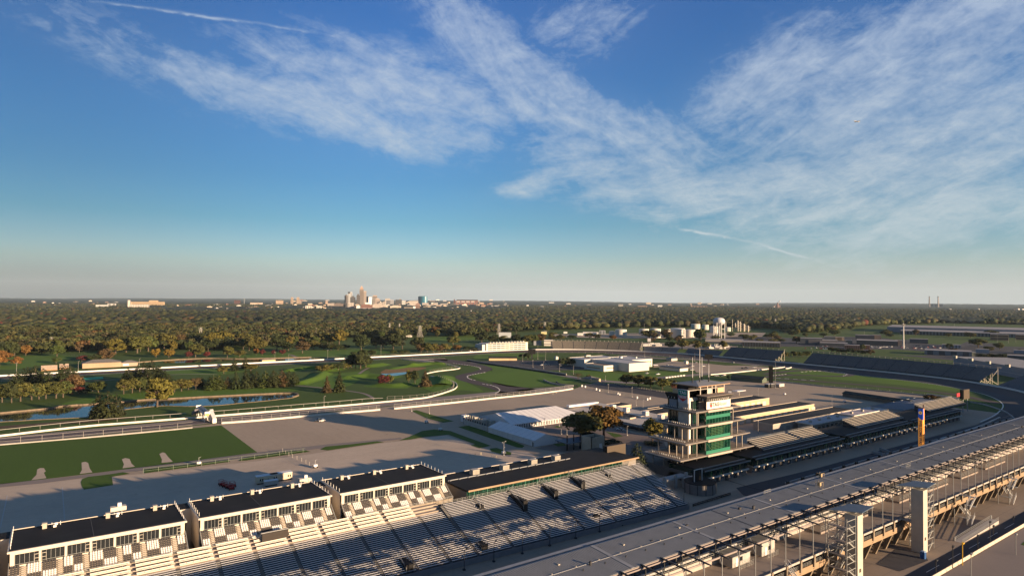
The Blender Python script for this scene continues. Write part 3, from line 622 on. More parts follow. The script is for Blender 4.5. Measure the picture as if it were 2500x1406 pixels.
# ---- lift shafts with diamond canopies and stair flights
def shaft(n0, label, side):
    t = thing('lift_tower', (91.9, n0-1.5, 0), label, 'lift tower', 'lift towers beside the covered grandstand')
    mb = MB(); mb.box(90.1, 93.7, n0-3.0, n0, 0, 20); sh = mb.build('shaft', mat('shaft_concrete', (.42, .38, .32), .75, var=.08, sc=.4), t)
    mb = MB(); mb.box(90.04, 90.1, n0-1.9, n0-.9, 4.1, 5.1); mb.build('wall_vent', mat('bronze', (.08, .06, .05), .5), sh)
    mb = MB(); z = 21.1; s = -1 if side < 0 else 1
    c = Vector((92.6, n0-1.6, z)); q = [c+Vector((-3.4, .6, .0)), c+Vector((3.9, 5.4, -.1)), c+Vector((2.4, -4.2, .15)), c+Vector((-2.6, -7.4, .1))]
    mb.slab([q[0], q[3], q[2], q[1]], .22); mb.build('canopy', BLUEM, t)
    mb = MB()
    for p in q: mb.bar(p-Vector((0, 0, .3)), (92, n0-1.5, 19.9), .14)
    mb.build('canopy_strut', STEEL, t)
    # stair frame on one side
    a, b = (n0+.6, n0+5.4) if side > 0 else (n0-3.6, n0-8.4)
    mb = MB()
    for e in (90.4, 95.6):
        for n in (a, b): mb.tube((e, n, 0), (e, n, 20.2), .11, n=6)
    for z in np.arange(1.8, 20, 1.95):
        mb.bar((90.4, a, z), (90.4, b, z), .1, .16); mb.bar((95.6, a, z), (95.6, b, z), .1, .16); mb.bar((90.4, b, z), (95.6, b, z), .1, .16)
    mb.build('stair_frame', STEEL, t, fix=False)
    z = .0; k = 0; fl = MB(); la = MB()
    while z < 17.4:
        dz = 1.95; lo, hi = ((a, b) if k % 2 == 0 else (b, a)); e = 91.2 if k % 2 == 0 else 93.4
        d = 1 if hi > lo else -1; l0, l1 = lo + d*1.0, hi - d*1.0
        m_ = MB(); m_.bar((e-.8, l0, z), (e-.8, l1, z+dz), .08, .32); m_.bar((e+.8, l0, z), (e+.8, l1, z+dz), .08, .32)
        for s_ in range(9): f = (s_+.5)/9; m_.box(e-.8, e+.8, l0+(l1-l0)*f-.15, l0+(l1-l0)*f+.15, z+dz*f-.03, z+dz*f+.03)
        m_.bar((e-.85, l0, z+1), (e-.85, l1, z+dz+1), .09); m_.bar((e-.85, l0, z+.5), (e-.85, l1, z+dz+.5), .05)
        m_.build('stair_flight', STEEL, t, fix=False)
        la.box(90.5, 95.5, min(hi, hi-d), max(hi, hi-d), z+dz-.12, z+dz); z += dz; k += 1
    la.build('stair_landing', DECK, t, fix=False)
    mb = MB(); mb.box(93.7, 97, n0-3, n0, 9.1, 9.35); rail(mb, (93.9, n0+.02, 9.35), (97, n0+.02, 9.35), 1.1, 3, 1.1, .05); mb.build('bridge', CONC, t)
shaft(-184.5, 'cream lift tower nearest the camera, with steel stairs on its left and a slate canopy', 1)
shaft(-226.5, 'cream lift tower with a blue portable toilet at its foot and stairs on its right', -1)
t = thing('portable_toilet', (88.6, -222.6, 0), 'blue portable toilet standing at the foot of the farther lift tower', 'portable toilet')
mb = MB(); mb.box(88, 89.3, -223.3, -222, .1, 2.2); mb.box(87.95, 89.35, -223.35, -221.95, 0, .12); mb.build('cabin', BLUEP, t)
mb = MB(); mb.hexa([(87.9, -223.4, 2.2), (89.4, -223.4, 2.2), (89.4, -221.9, 2.2), (87.9, -221.9, 2.2), (88.2, -223.1, 2.45), (89.1, -223.1, 2.45), (89.1, -222.2, 2.45), (88.2, -222.2, 2.45)]); mb.build('roof', mat('pale_blue', (.3, .4, .5), .5), t)
def escape(n0, label):
    t = thing('escape_stair', (94, n0, 0), label, 'staircase', 'zigzag escape stairs on the grandstand side')
    mb = MB(); mb.tube((92.5, n0, 0), (92.5, n0, 9.3), .16, n=6); mb.tube((95.3, n0+3, 0), (95.3, n0+3, 6), .12, n=6); mb.build('post', STEEL, t)
    for k, (a, b, z) in enumerate(((-1, -4.6, 0), (-4.2, 0, 3.1), (0, -5.2, 6.2))):
        m_ = MB(); e = 92.2 + (k % 2)*1.7
        for s in (-.7, .7): m_.bar((e+s, n0+a, z), (e+s, n0+b, z+3.1), .1, .35); m_.bar((e+s, n0+a, z+1.1), (e+s, n0+b, z+4.2), .1); m_.bar((e+s, n0+a, z+.6), (e+s, n0+b, z+3.7), .06)
        for s_ in range(10): f = (s_+.5)/10; m_.box(e-.7, e+.7, n0+a+(b-a)*f-.13, n0+a+(b-a)*f+.13, z+3.1*f-.03, z+3.1*f+.03)
        m_.build('stair_flight', mat('pale_steel', (.48, .47, .45), .4, metal=.2), t, fix=False)
    mb = MB(); mb.box(91.4, 95, n0+.2, n0+1.6, 3.0, 3.1); mb.box(91.4, 96.9, n0-6.4, n0-5, 9.25, 9.37); rail(mb, (91.4, n0+1.6, 3.1), (95, n0+1.6, 3.1), 1.1, 3, 1.2, .05); rail(mb, (91.4, n0-6.4, 9.4), (96.9, n0-6.4, 9.4), 1.1, 3, 1.2, .05); mb.box(91.4, 95, n0-6, n0-4.4, 6.1, 6.2); mb.build('landing', STEEL, t)
escape(-268, 'zigzag steel escape stair, the nearer of two hanging off the tan fascia')
escape(-310.5, 'zigzag steel escape stair, the farther of two hanging off the tan fascia')
escape(-356, 'small far zigzag escape stair at the right hand edge of the photo')
t = thing('access_stair', (98, -163, 9.4), 'short white railed stair dropping from the deck edge near the grey cabins', 'staircase')
mb = MB()
for s in (-.8, .8): mb.bar((97.6, -161.2+s, 9.6), (94.8, -161.2+s, 7.0), .12, .35); mb.bar((97.6, -161.2+s, 10.7), (94.8, -161.2+s, 8.1), .1)
for k in range(9): mb.box(97.4-k*.31-.13, 97.4-k*.31+.13, -162, -160.4, 9.4-k*.29, 9.46-k*.29)
mb.build('stair_flight', mat('pale_steel', (.48, .47, .45), .4), t, fix=False)
# ramp beside the road, road, jersey wall, poles
t = thing('railed_ramp', (89, -264, 0), 'long concrete ramp with double pipe rails beside the dark street', 'ramp')
mb = MB(); mb.hexa([(86.6, -280, 0), (89.2, -280, 0), (89.2, -247.5, 0), (86.6, -247.5, 0), (86.6, -280, 1.3), (89.2, -280, 1.3), (89.2, -247.5, .1), (86.6, -247.5, .1)]); mb.build('ramp', CONC, t)
mb = MB(); 
for e in (86.7, 89.1): rail(mb, (e, -247.5, .1), (e, -280, 1.3), 1.1, 2, 1.6, .08)
mb.box(88.9, 89.3, -248, -247.5, 0, 1.3); mb.box(88.9, 89.3, -280.6, -280.1, 0, 2.4); mb.build('railing', STEEL, t)
sheet('street', [(81.2, 0), (86.2, 0), (86.2, -600), (81.2, -600)], Z3, DASPH)
sheet('street_shoulder', [(30, 0), (79.8, 0), (79.8, -600), (30, -600)], Z4, ROADM)
sheet('grass_verge', [(60, -262), (75, -262), (77.5, -300), (77, -340), (60, -340)], Z5, LAWN)
sheet('asphalt_patch', [(88.5, -206), (95, -206), (97, -224), (90, -227), (87, -222)], Z4, DASPH)
for k in range(6): strip('street_marking', [(83.6, -196-k*16), (83.6, -200-k*16), (83.6, -205-k*16)], .14, Z4, WHITE)
def jersey():
    sec = MB(); prof = [(-.32, 0), (.32, 0), (.25, .15), (.12, .45), (.09, 1.0), (-.09, 1.0), (-.12, .45), (-.25, .15)]
    L_ = 5.9; a = [(x, 0, z) for x, z in prof]; b = [(x, -L_, z) for x, z in prof]
    n = len(prof); sec.v = a+b; sec.f = [tuple(range(n)), tuple(reversed(range(n, 2*n)))] + [(i, n+i, n+(i+1) % n, (i+1) % n) for i in range(n)]; sec.mi = [0]*len(sec.f)
    bm_ = MT['barrier_tan'] = mat('barrier_tan', (.50, .42, .33), .85, var=.12, sc=.4)
    first = None
    for i in range(34):
        loc = (80.6, -190-6.05*i, 0); lb = 'tan concrete barrier block lining the street at bottom right, number %d from the near end' % (i+1)
        lb = 'tan concrete street barrier block, %s from the near end of the row' % nth(i)
        if first is None: first = meta(sec.build('concrete_barrier', bm_), lb, 'barrier', 'concrete barrier blocks along the street'); first.location = loc
        else: o = first.copy(); COL.objects.link(o); o.location = loc; o['label'] = lb
jersey()
def lamp(e, n, h, label, m, group, arm=1.2, name='lamp_post', heads=1):
    t = thing(name, (e, n, 0), label, 'lamp post', group)
    mb = MB(); mb.tube((e, n, 0), (e, n, h), .13, .08, n=6); mb.box(e-.35, e+.35, n-.35, n+.35, 0, .5); mb.build('pole', m, t)
    mb = MB()
    for k in range(heads):
        s = 1 if k % 2 == 0 else -1; mb.bar((e, n, h-.1), (e+arm*s*.5, n-arm*s, h+.35), .09); mb.box(e+arm*s*.5-.25, e+arm*s*.5+.25, n-arm*s-.3, n-arm*s+.3, h+.3, h+.48)
    mb.build('lamp_head', m, t); return t
for i, (u, v) in enumerate([(1204, 1370), (1274, 1351), (1343, 1333), (1406, 1315), (1465, 1299), (1520, 1284), (1573, 1268.5), (1624, 1255), (1671, 1241), (1131, 1390)]):
    p = g(u, v); lamp(163.0, p.y, 5.6, 'black lamp post by the foot of the bleachers, %s from the left' % nth(i if i < 9 else 0) if i < 9 else 'black lamp post by the foot of the bleachers nearest the photo bottom edge', DARKM, 'black lamp posts below the bleachers')
for i, (u, v, vt, c) in enumerate([(2285, 1406, 1363, DARKM), (2326, 1387, 1330, DARKM), (2350, 1380, 1322, YELL), (2387, 1345, 1303, DARKM), (2417, 1327, 1270, DARKM), (2474, 1272, 1258, DARKM), (2425, 1309, 1280, DARKM), (2371, 1406, 1348, STEEL), (2480, 1355, 1300, STEEL)]):
    p = g(u, v); h = ztop(p, u, vt); t = thing('street_pole', (p.x, p.y, 0), '%s street pole beside the tan barrier, %s from the left' % ('yellow' if c is YELL else ('grey' if c is STEEL else 'black'), nth(i)), 'pole', 'slim poles along the street')
    mb = MB(); mb.tube((p.x, p.y, 0), (p.x, p.y, h), .11, n=6); mb.build('post', c, t); mb = MB(); mb.bar((p.x, p.y, h-.6), (p.x, p.y-.9, h-.5), .5, .35); mb.build('sign_plate' if i % 2 else 'lamp_head', c, t)
t = thing('wall_sign', (86.4, -208, 0), 'yellow panel with number 6 leaning under the grandstand', 'sign')
p = g(*(2112, 1350)); mb = MB(); mb.bar((p.x+1, p.y, .1), (p.x+2.2, p.y-.6, 4.2), .5, .3); mb.box(p.x+1.3, p.x+1.5, p.y+.2, p.y+1.6, .6, 2.2); mb.build('post', YELL, t)
# ---------------------------------------------------------------- bleachers across the front stretch
AISLE_B = [-194.8, -179.7, -163.9, -149.3, -134.4, -120.2, -107.5, -98.0, -87.3, -77.2, -67.1, -57.2, -47.3, -37.6, -28, -18.2, -8.4, 2]
def eb(n): return 162.3 + .045*(n+195.7)
def terrace():
    t = thing('bleachers', (175, -100, 0), 'broad silver bench bleachers rising toward the pagoda and the white suites', 'grandstand')
    EZ = lambda n: (186.6 + .03*(n+195.7))
    bounds = [-200.2] + AISLE_B
    for k in range(len(bounds)-1):
        a, b = bounds[k], bounds[k+1]; hi = k < 7    # right hand part climbs higher
        g0, g1 = a+.55, b-.55
        if k == 0: g0 = a
        nm = (g0+g1)/2; e0 = eb(nm); e1 = EZ(nm); z0 = 1.6; zt = (11.9 - .016*(nm+195.7) if hi else 9.0)
        if not hi: e1 = 187.2
        rows = 33 if hi else 26
        mb = MB()
        for r in range(rows):
            f = r/(rows-1); z = z0+(zt-z0)*f
            ea = eb(g0) + ((EZ(g0) if hi else 187.2)-eb(g0))*f; ec = eb(g1) + ((EZ(g1) if hi else 187.2)-eb(g1))*f
            mb.hexa([(ea, g0, z+.36), (ea+.34, g0, z+.36), (ec+.34, g1, z+.36), (ec, g1, z+.36), (ea, g0, z+.42), (ea+.34, g0, z+.42), (ec+.34, g1, z+.42), (ec, g1, z+.42)])
            pass
        mb.build('bench_section', ALU, t, fix=False)
        mb = MB()
        ea, ec = eb(a), eb(b); fa, fc = (EZ(a), EZ(b)) if hi else (187.2, 187.2)
        mb.hexa([(ea-.5, a, 0), (fa+.6, a, zt-2.5), (fc+.6, b, zt-2.5), (ec-.5, b, 0), (ea-.5, a, z0-.06), (fa+.6, a, zt-.02), (fc+.6, b, zt-.02), (ec-.5, b, z0-.06)])
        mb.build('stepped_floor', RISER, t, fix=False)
        if k > 0 or True:
            mb = MB(); na = b
            for r in range(rows):
                f = r/(rows-1); z = z0+(zt-z0)*f; e = eb(na)+((EZ(na) if hi else 187.2)-eb(na))*f; mb.box(e-.4, e+.3, na-.5, na+.5, z-.3, z+.08)
            mb.build('aisle_steps', mat('aisle_grey', (.13, .125, .12), .8, var=.15, sc=.6), t, fix=False)
    # front parapet with rail and top rail
    mb = MB(); wallrun(mb, [(eb(-200)-.9, -200.5, 0), (eb(-100)-.9, -100, 0), (eb(10)-.9, 10, 0)], .15, 1.7); mb.build('front_fascia', mat('dull_aluminium', (.20, .20, .21), .5, var=.1, sc=.5), t)
    mb = MB(); rail(mb, (eb(-200)-1, -200, 1.7), (eb(0)-1, 0, 1.7), 1.0, 2, 2.2, .05); mb.build('front_railing', DARKM, t, fix=False)
    mb = MB(); rail(mb, (EZ(-199)+.9, -200.2, 11.9), (EZ(-112)+.9, -108, 10.4), 1.3, 3, 2.0, .06); rail(mb, (162, -200.4, 1.5), (187, -200.4, 12.1), 1.1, 3, 2.2, .06); mb.build('railing', STEEL, t, fix=False)
    # entrance mouths cut in the benches
    for (e, n, z, w, l) in ((167.5, -158.2, 1.9, 2.4, 6.5), (167.5, -110.6, 1.9, 2.4, 6.), (167.5, -85, 1.9, 2.4, 6), (183.5, -180, 10.6, 1.6, 4.5), (181, -163.9, 9.6, 1.8, 7.5), (179.5, -149.4, 8.6, 1.8, 9.), (178, -134.4, 7.9, 1.8, 9.5), (183.5, -120, 9.4, 1.6, 4.5)):
        m_ = MB(); dz = .43
        m_.box(e, e+l, n-w/2, n+w/2, z-1.2, z+.62 + (l*dz*.5 if l > 5.9 else 0)); v = m_.build('entrance_mouth', BLACK, t)
        m_ = MB()
        for s in (-1, 1): m_.bar((e, n+s*w/2, z+1.3), (e+l, n+s*w/2, z+1.3+l*dz), .1); m_.bar((e, n+s*w/2, z+.8), (e+l, n+s*w/2, z+.8+l*dz), .07); m_.bar((e, n+s*w/2, z), (e, n+s*w/2, z+1.3), .1); m_.bar((e+l, n+s*w/2, z+l*dz), (e+l, n+s*w/2, z+1.3+l*dz), .1)
        m_.build('railing', STEEL, v)
    # four wide premium rows below the suites
    mb = MB(); fl = MB()
    for k in range(7, len(AISLE_B)-1):
        a, b = AISLE_B[k]+.6, AISLE_B[k+1]-.6
        for r in range(4):
            e = 187.6 + r*1.5; z = 9.0 + r*.55; mb.box(e+.7, e+1.15, a, b, z+.55, z+.75); mb.box(e+1.1, e+1.2, a, b, z+.75, z+1.05)
    for r in range(4): fl.box(187.3+r*1.5, 188.8+r*1.5, -107.5, 12, 6, 9.0+r*.55)
    mb.build('premium_bench', mat('cream_bench', (.54, .49, .42), .5), t, fix=False); fl.build('premium_step', mat('tan_step', (.30, .25, .2), .85, var=.15, sc=.4), t, fix=False)
    mb = MB()
    for k in range(7, len(AISLE_B)-1):
        a, b = AISLE_B[k]+.6, AISLE_B[k+1]-.6
        for r in (1, 3): rail(mb, (187.6+r*1.5-.5, a, 9.0+r*.55), (187.6+r*1.5-.5, b, 9.0+r*.55), .95, 1, 1.6, .05)
    mb.build('premium_railing', STEEL, t, fix=False)
terrace()
# ---------------------------------------------------------------- white suites with checkered seats
WALLW = mat('suite_stucco', (.55, .48, .39), .75, var=.04, sc=.4)
def suite(nR, nL, label, nb, first):
    # nR southern (right) end, nL northern (left) end
    F = 198.6; B = 217.5; zt = 17.9; zb = 14.3
    t = thing('suite_building', (208, (nR+nL)/2, 0), label, 'suite building', 'white suite blocks above the bleachers')
    mb = MB(); mb.box(F, F+.3, nR, nL, zb-1.0, zt); mb.box(F, B, nR, nR+.3, 8, zt-.05); mb.box(F, B, nL-.3, nL, 8, zt-.05); mb.box(B-.3, B, nR, nL, 0, zt-.1); w = mb.build('wall', WALLW, t)
    mb = MB(); mb.hexa([(F-.25, nR-.25, zt-.45), (B+.2, nR-.25, zt-.75), (B+.2, nL+.25, zt-.75), (F-.25, nL+.25, zt-.45), (F-.25, nR-.25, zt), (B+.2, nR-.25, zt-.3), (B+.2, nL+.25, zt-.3), (F-.25, nL+.25, zt)]); mb.build('roof_edge', WALLW, t)
    mb = MB(); mb.hexa([(F+.35, nR+.1, zt-.3), (B, nR+.1, zt-.6), (B, nL-.1, zt-.6), (F+.35, nL-.1, zt-.3), (F+.35, nR+.1, zt+.03), (B, nR+.1, zt-.27), (B, nL-.1, zt-.27), (F+.35, nL-.1, zt+.03)]); rf = mb.build('roof', BLACK, t)
    mb = MB(); mb.bar((F+1, (nR+nL)/2+2, zt+.04), (B, (nR+nL)/2+2, zt-.26), .12, .04); mb.bar((F+.5, nR+.25, zt+.08), (B, nR+.25, zt-.2), .16, .12); mb.build('roof_seam', mat('seam_grey', (.12, .11, .10), .8), rf)
    bays = np.linspace(nL-1.0, nR+1.0, nb+1)
    for i in range(nb):
        a, b = bays[i]-.28, bays[i+1]+.28
        fr = MB(); fr.box(F-.10, F-.02, b, a, zb, zb+2.65); f = fr.build('window', GLASS, t)
        m_ = MB(); pass
        seq = [0] + [.05, .24, .43, .62, .81] if False else [0, .2, .4, .6, .8, 1.0]
        for q in np.linspace(0, 1, 6): n = a + (b-a)*q; m_.box(F-.14, F-.03, n-.028, n+.028, zb, zb+2.6)
        m_.box(F-.14, F-.03, b, a, zb+.25, zb+.32); d0 = a if i % 2 else b+.9
        m_.build('window_frame', STEEL, f)
        m_ = MB(); m_.box(F-.2, F-.08, d0-.95, d0-.05, zb+1.95, zb+2.07); m_.box(F-.18, F-.08, d0-.95, d0-.89, zb, zb+2.05); m_.box(F-.18, F-.08, d0-.09, d0-.03, zb, zb+2.05); m_.box(F-.2, F-.08, d0-.95, d0-.05, zb+1.0, zb+1.1); m_.build('door', HVAC, f)
    # rooftop units
    L_ = nL - nR
    for q in ((.16, .47, .80) if first != 0 else (.18, .55, .85)):
        n = nL - L_*q; m_ = MB(); m_.box(B-4.2, B-3.1, n-.5, n+.5, zt-.1, zt+1.25); m_.box(B-4.3, B-3.0, n-.6, n+.6, zt+1.25, zt+1.38); h = m_.build('roof_unit', HVAC, t)
        m_ = MB(); m_.tube((B-2.6, n-1.6, zt-.2), (B-2.6, n-1.6, zt+.8), .08, n=6); m_.box(B-3.0, B-2.4, n-2.9, n-2.2, zt+.1, zt+.7); m_.box(B-4.6, B-4.0, n-2.6, n-1.9, zt, zt+.55); m_.tube((B-2.2, n-3.5, zt-.2), (B-2.2, n-3.5, zt+.8), .08, n=6); m_.bar((B-2.8, n-.6, zt+.5), (B-2.8, n-2.3, zt+.5), .1); m_.build('roof_vent', WHITE, h)
    m_ = MB()
    for s in range(7): m_.bar((F+2+s*2.6, nR+.3, zt), (F+2+s*2.6, nR+.3, zt+1.1), .09); m_.bar((F+2+s*2.6, nL-.3, zt), (F+2+s*2.6, nL-.3, zt+1.1), .09)
    m_.build('safety_post', WHITE, rf)
    # stepped seating in front
    pat = ['E', 'g', 'B', 'C', 'g', 'D', 'E', 'g', 'B', 'C', 'g', 'D', 'E', 'g', 'B', 'C', 'g', 'D']; wd = {'B': 3.1, 'C': 3.1, 'D': 2.15, 'E': 2.15, 'g': 1.25}
    tot = sum(wd[c] for c in pat); sc = (nL-nR-.6)/tot; n = nL-.3; rows = 10; eF, eB = 193.6, 198.2; zF, zB = 10.9, 14.2
    st = MB(); 
    for r in range(rows): e = eF+(eB-eF)*r/rows; z = zF+(zB-zF)*r/rows; st.box(e, e+(eB-eF)/rows, nR+.2, nL-.2, z-.9, z)
    st.box(193.3, 193.6, nR+.1, nL-.1, 9.6, 11.2); st.build('seating_steps', mat('step_tan', (.27, .225, .175), .85, var=.2, sc=.6), t, fix=False)
    gm = MB()
    def block(a, w, r0, r1, m, nm):
        ns = max(2, int(round(w/.62))); bm_ = MB()
        for r in range(r0, r1):
            e = eF+(eB-eF)*r/rows+.10; z = zF+(zB-zF)*r/rows
            for s in range(ns):
                n0 = a - .1 - (w-.2)*(s+.08)/ns; n1 = a - .1 - (w-.2)*(s+.92)/ns
                if m is SEATW:
                    bm_.hexa([(e, n1, z+.02), (e+.40, n1, z+.02), (e+.40, n0, z+.02), (e, n0, z+.02), (e+.03, n1+.06, z+.36), (e+.36, n1+.04, z+.52), (e+.36, n0-.04, z+.52), (e+.03, n0-.06, z+.36)])
                else:
                    bm_.box(e+.05, e+.36, n1+.03, n0-.03, z+.14, z+.24); bm_.box(e+.33, e+.40, n1+.03, n0-.03, z+.24, z+.55)
        bm_.build(nm, m, t, fix=False)
    for c in pat:
        w = wd[c]*sc
        if c == 'g':
            m_ = MB()
            for r in range(rows): e = eF+(eB-eF)*r/rows; z = zF+(zB-zF)*r/rows; m_.box(e, e+.23, n-w+.2, n-.2, z, z+.17)
            m_.build('stair', mat('stair_concrete', (.36, .32, .27), .85, var=.15, sc=.8), t, fix=False)
        else:
            wt = c in 'BD'
            block(n, w, 5, 10, SEATW if wt else SEATG, 'seat_block'); block(n, w, 0, 5, SEATG if wt else SEATW, 'seat_block')
        n -= w
    m_ = MB(); rail(m_, (193.3, nR, 11.1), (193.3, nL, 11.1), .8, 2, 2., .06)
    for s in (nR+.1, nL-.1): rail(m_, (193.3, s, 10.6), (198.4, s, 14.2), 1.1, 3, 1.2, .06)
    m_.build('railing', STEEL, t, fix=False)
suite(-114.3, -76.0, 'white suite block with checkered seats, right hand one beside the dark flat roof', 7, 1)
suite(-72.9, -34.9, 'white suite block with checkered seats, middle one above the blank video board', 7, 1)
suite(-31.5, 7.4, 'white suite block with checkered seats, largest in view at lower left', 7, 0)
suite(10.6, 48, 'white suite block mostly outside the lower left corner, only a wall showing', 7, 0)
for i, (n0, n1) in enumerate(((-76.0, -72.9), (-34.9, -31.5), (7.4, 10.6))):
    t = thing('link_corridor', (214, (n0+n1)/2, 0), ['cream recessed link between the right and middle suite blocks', 'cream recessed link between the middle and left suite blocks', 'cream recessed link at the far lower left beside the largest suite block'][i], 'corridor')
    mb = MB(); mb.box(211.5, 217.3, n0, n1, 0, 17.3); mb.build('wall', WALLW, t); mb = MB(); mb.box(211.6, 217.2, n0, n1, 17.3, 17.45); mb.build('roof', BLACK, t)
for i, (u, v) in enumerate(((270, 1240), (732, 1170))):
    b = gx(u, v, 221); t = thing('stair_head', b, ['cream rooftop box with a white vent behind the left suite block', 'cream rooftop box with a white vent behind the gap left of the third suite block'][i], 'rooftop box')
    mb = MB(); mb.box(b.x, b.x+2, b.y-4, b.y, 0, b.z); mb.build('wall', WALLW, t); mb = MB(); mb.box(b.x+.5, b.x+1.5, b.y-2.8, b.y-1.8, b.z, b.z+1.0); mb.build('vent', WHITE, t)
# ---- blank board below the middle suite
t = thing('video_board', (193, -57, 9), 'blank brown video board facing the track below the middle suite block', 'screen')
a = gx(640, 1331, 190.5); b = gx(704, 1302, 190.5); zt_ = gx(704, 1299, 190.5).z + 0; tp = gx(640, 1312, 190.5).z
mb = MB(); mb.box(190.5, 191.1, b.y, a.y, a.z-.1, tp+.9); mb.build('screen', mat('screen_brown', (.035, .028, .023), .5), t)
mb = MB(); mb.box(191.1, 191.7, b.y-.15, a.y+.15, a.z-.25, tp+1.05); mb.bar((192, a.y, 10.4), (192, a.y, 12), .2); mb.bar((192, b.y, 10.4), (192, b.y, 12), .2); mb.build('frame', STEEL, t)
# ---- low dark roofed terrace club with green glass
def club():
    t = thing('terrace_club', (203, -158, 0), 'low club building with black flat roof, tan edge and green glass above the bleachers', 'building')
    nL, nR = -118.6, -203.5
    mb = MB(); mb.hexa([(190.2, nR, 13.2), (215, nR, 12.8), (215, nL, 12.8), (190.2, nL, 13.2), (190.2, nR, 13.55), (215, nR, 13.0), (215, nL, 13.0), (190.2, nL, 13.55)]); rf = mb.build('roof', BLACK, t)
    mb = MB(); mb.box(190.0, 190.2, nR, nL, 13.15, 13.75); mb.build('roof_fascia', BEIGE, t)
    mb = MB(); mb.box(191.2, 191.4, nR+9, nL, 9.6, 13.15); gl = mb.build('glass_front', GREENG, t)
    mb = MB()
    for n in np.arange(nR+9, nL, 5.6): mb.box(191.05, 191.2, float(n), float(n)+.22, 10.2, 12.9)
    for n in np.arange(nR+9, nL, 1.87): mb.box(191.1, 191.2, float(n), float(n)+.07, 10.2, 12.9)
    mb.build('mullion', mat('green_mullion', (.05, .16, .11), .4), gl)
    mb = MB(); mb.box(191.4, 214.6, nR+.5, nL-.3, 0, 12.6); mb.build('wall', mat('club_wall', (.22, .19, .16), .8), t)
    mb = MB(); mb.bar((205.8, nR+25, 13.35), (205.8, nL-1, 13.35), .3, .3)
    for n in np.arange(nR+27, nL, 4.): mb.box(205.2, 205.6, float(n), float(n)+.5, 13.0, 13.5)
    mb.build('roof_duct', ROOFL, rf)
    mb = MB(); mb.box(214.6, 215.2, -180, nL, 12.7, 13.2); mb.build('roof_parapet', mat('pale_parapet', (.5, .44, .38), .7), rf)
    for i, (u, v) in enumerate(((1236, 1149), (1305, 1135), (1362, 1125), (1163, 1160))):
        b = g(u, v, 13.0); m_ = MB(); m_.box(b.x, b.x+2.6, b.y-1.5, b.y+1.5, 13.05, 15.1); h = m_.build('roof_unit', HVAC, t)
        m_ = MB()
        for q in range(5): m_.box(b.x-.06, b.x, b.y-1.4+q*.58, b.y-1.15+q*.58, 13.3, 14.9)
        m_.build('louvre', mat('louvre_grey', (.2, .18, .16), .6), h)
    for q in ((-140, -190), ):
        pass
club()
t = thing('video_board', (205, -204, 12), 'large square board with tan blank face standing on the end of the club roof', 'screen')
mb = MB(); mb.box(204.6, 205.2, -210.4, -199, 9.9, 15.9); mb.build('screen', mat('tan_screen', (.075, .055, .038), .6), t)
mb = MB(); mb.box(205.2, 207.2, -210.3, -199.1, 9.8, 15.8); mb.build('housing', BLACK, t)
# concrete block tower beside it
b = g(1429, 1101, 4); t = thing('lift_block', (b.x, b.y, 0), 'tan concrete roofless block tower standing behind the club roof', 'tower')
x0, y1 = 246., -228.; x1, y0 = x0+8, y1-9.5
mb = MB()
for bx_ in ((x0, x0+.4, y0, y1), (x1-.4, x1, y0, y1), (x0, x1, y0, y0+.4), (x0, x1, y1-.4, y1)): mb.box(*bx_, 0, 8.8 - (0 if bx_[0] == x0 else .2))
mb.build('wall', mat('block_tan', (.42, .34, .25), .85, var=.14, sc=.3), t); mb = MB(); mb.box(x0+.4, x1-.4, y0+.4, y1-.4, 6.9, 7.1); mb.build('roof', BLACK, t)
mb = MB(); mb.box(x0-.06, x0, y1-7.4, y1-5.5, 2.2, 5.2); mb.build('door', WHITE, t)
t = thing('canopy_shelter', (262, -222, 0), 'slate coloured shelter roof on four black posts left of the block tower', 'shelter')
mb = MB(); mb.hexa([(258, -240, 4.1), (268, -240, 4.1), (268, -222, 4.1), (258, -222, 4.1), (258, -240, 4.3), (268, -240, 4.5), (268, -222, 4.5), (258, -222, 4.3)]); mb.build('roof', BLUEM, t)
for k in range(4): mb = MB(); mb.tube((260, -223.5-k*4.6, 0), (260, -223.5-k*4.6, 8.4), .38, .25, n=8); mb.build('post', BLACK, t)
# ---------------------------------------------------------------- writing
def txt(s, size, m, loc, xa, ya, parent, bold=0., name='lettering', ext=.03, align='CENTER'):
    cu = bpy.data.curves.new(name, 'FONT'); cu.body = s; cu.size = size; cu.align_x = align; cu.align_y = 'CENTER'; cu.extrude = ext; cu.offset = bold; cu.resolution_u = 3
    o = bpy.data.objects.new(name, cu); COL.objects.link(o); bpy.context.view_layer.update()
    me = bpy.data.meshes.new_from_object(o); bpy.data.objects.remove(o); me.name = name
    X, Y = Vector(xa), Vector(ya); Z = X.cross(Y); off = Vector((0, 0, 0)); p = parent
    while p is not None: off += p.location; p = p.parent
    M = Matrix(((X.x, Y.x, Z.x, loc[0]-off.x), (X.y, Y.y, Z.y, loc[1]-off.y), (X.z, Y.z, Z.z, loc[2]-off.z), (0, 0, 0, 1)))
    me.transform(M); me.materials.clear(); me.materials.append(m); o = bpy.data.objects.new(name, me); COL.objects.link(o); o.parent = parent; return o
WX, WY = (0, -1, 0), (0, 0, 1); NX, NY = (-1, 0, 0), (0, 0, 1)
GREYC = mat('core_concrete', (.44, .40, .36), .85, var=.12, sc=.4)
TANP = mat('tan_precast', (.52, .38, .23), .85, var=.1, sc=.4)
DECKED = mat('deck_edge', (.27, .235, .20), .6, var=.08, sc=.5)
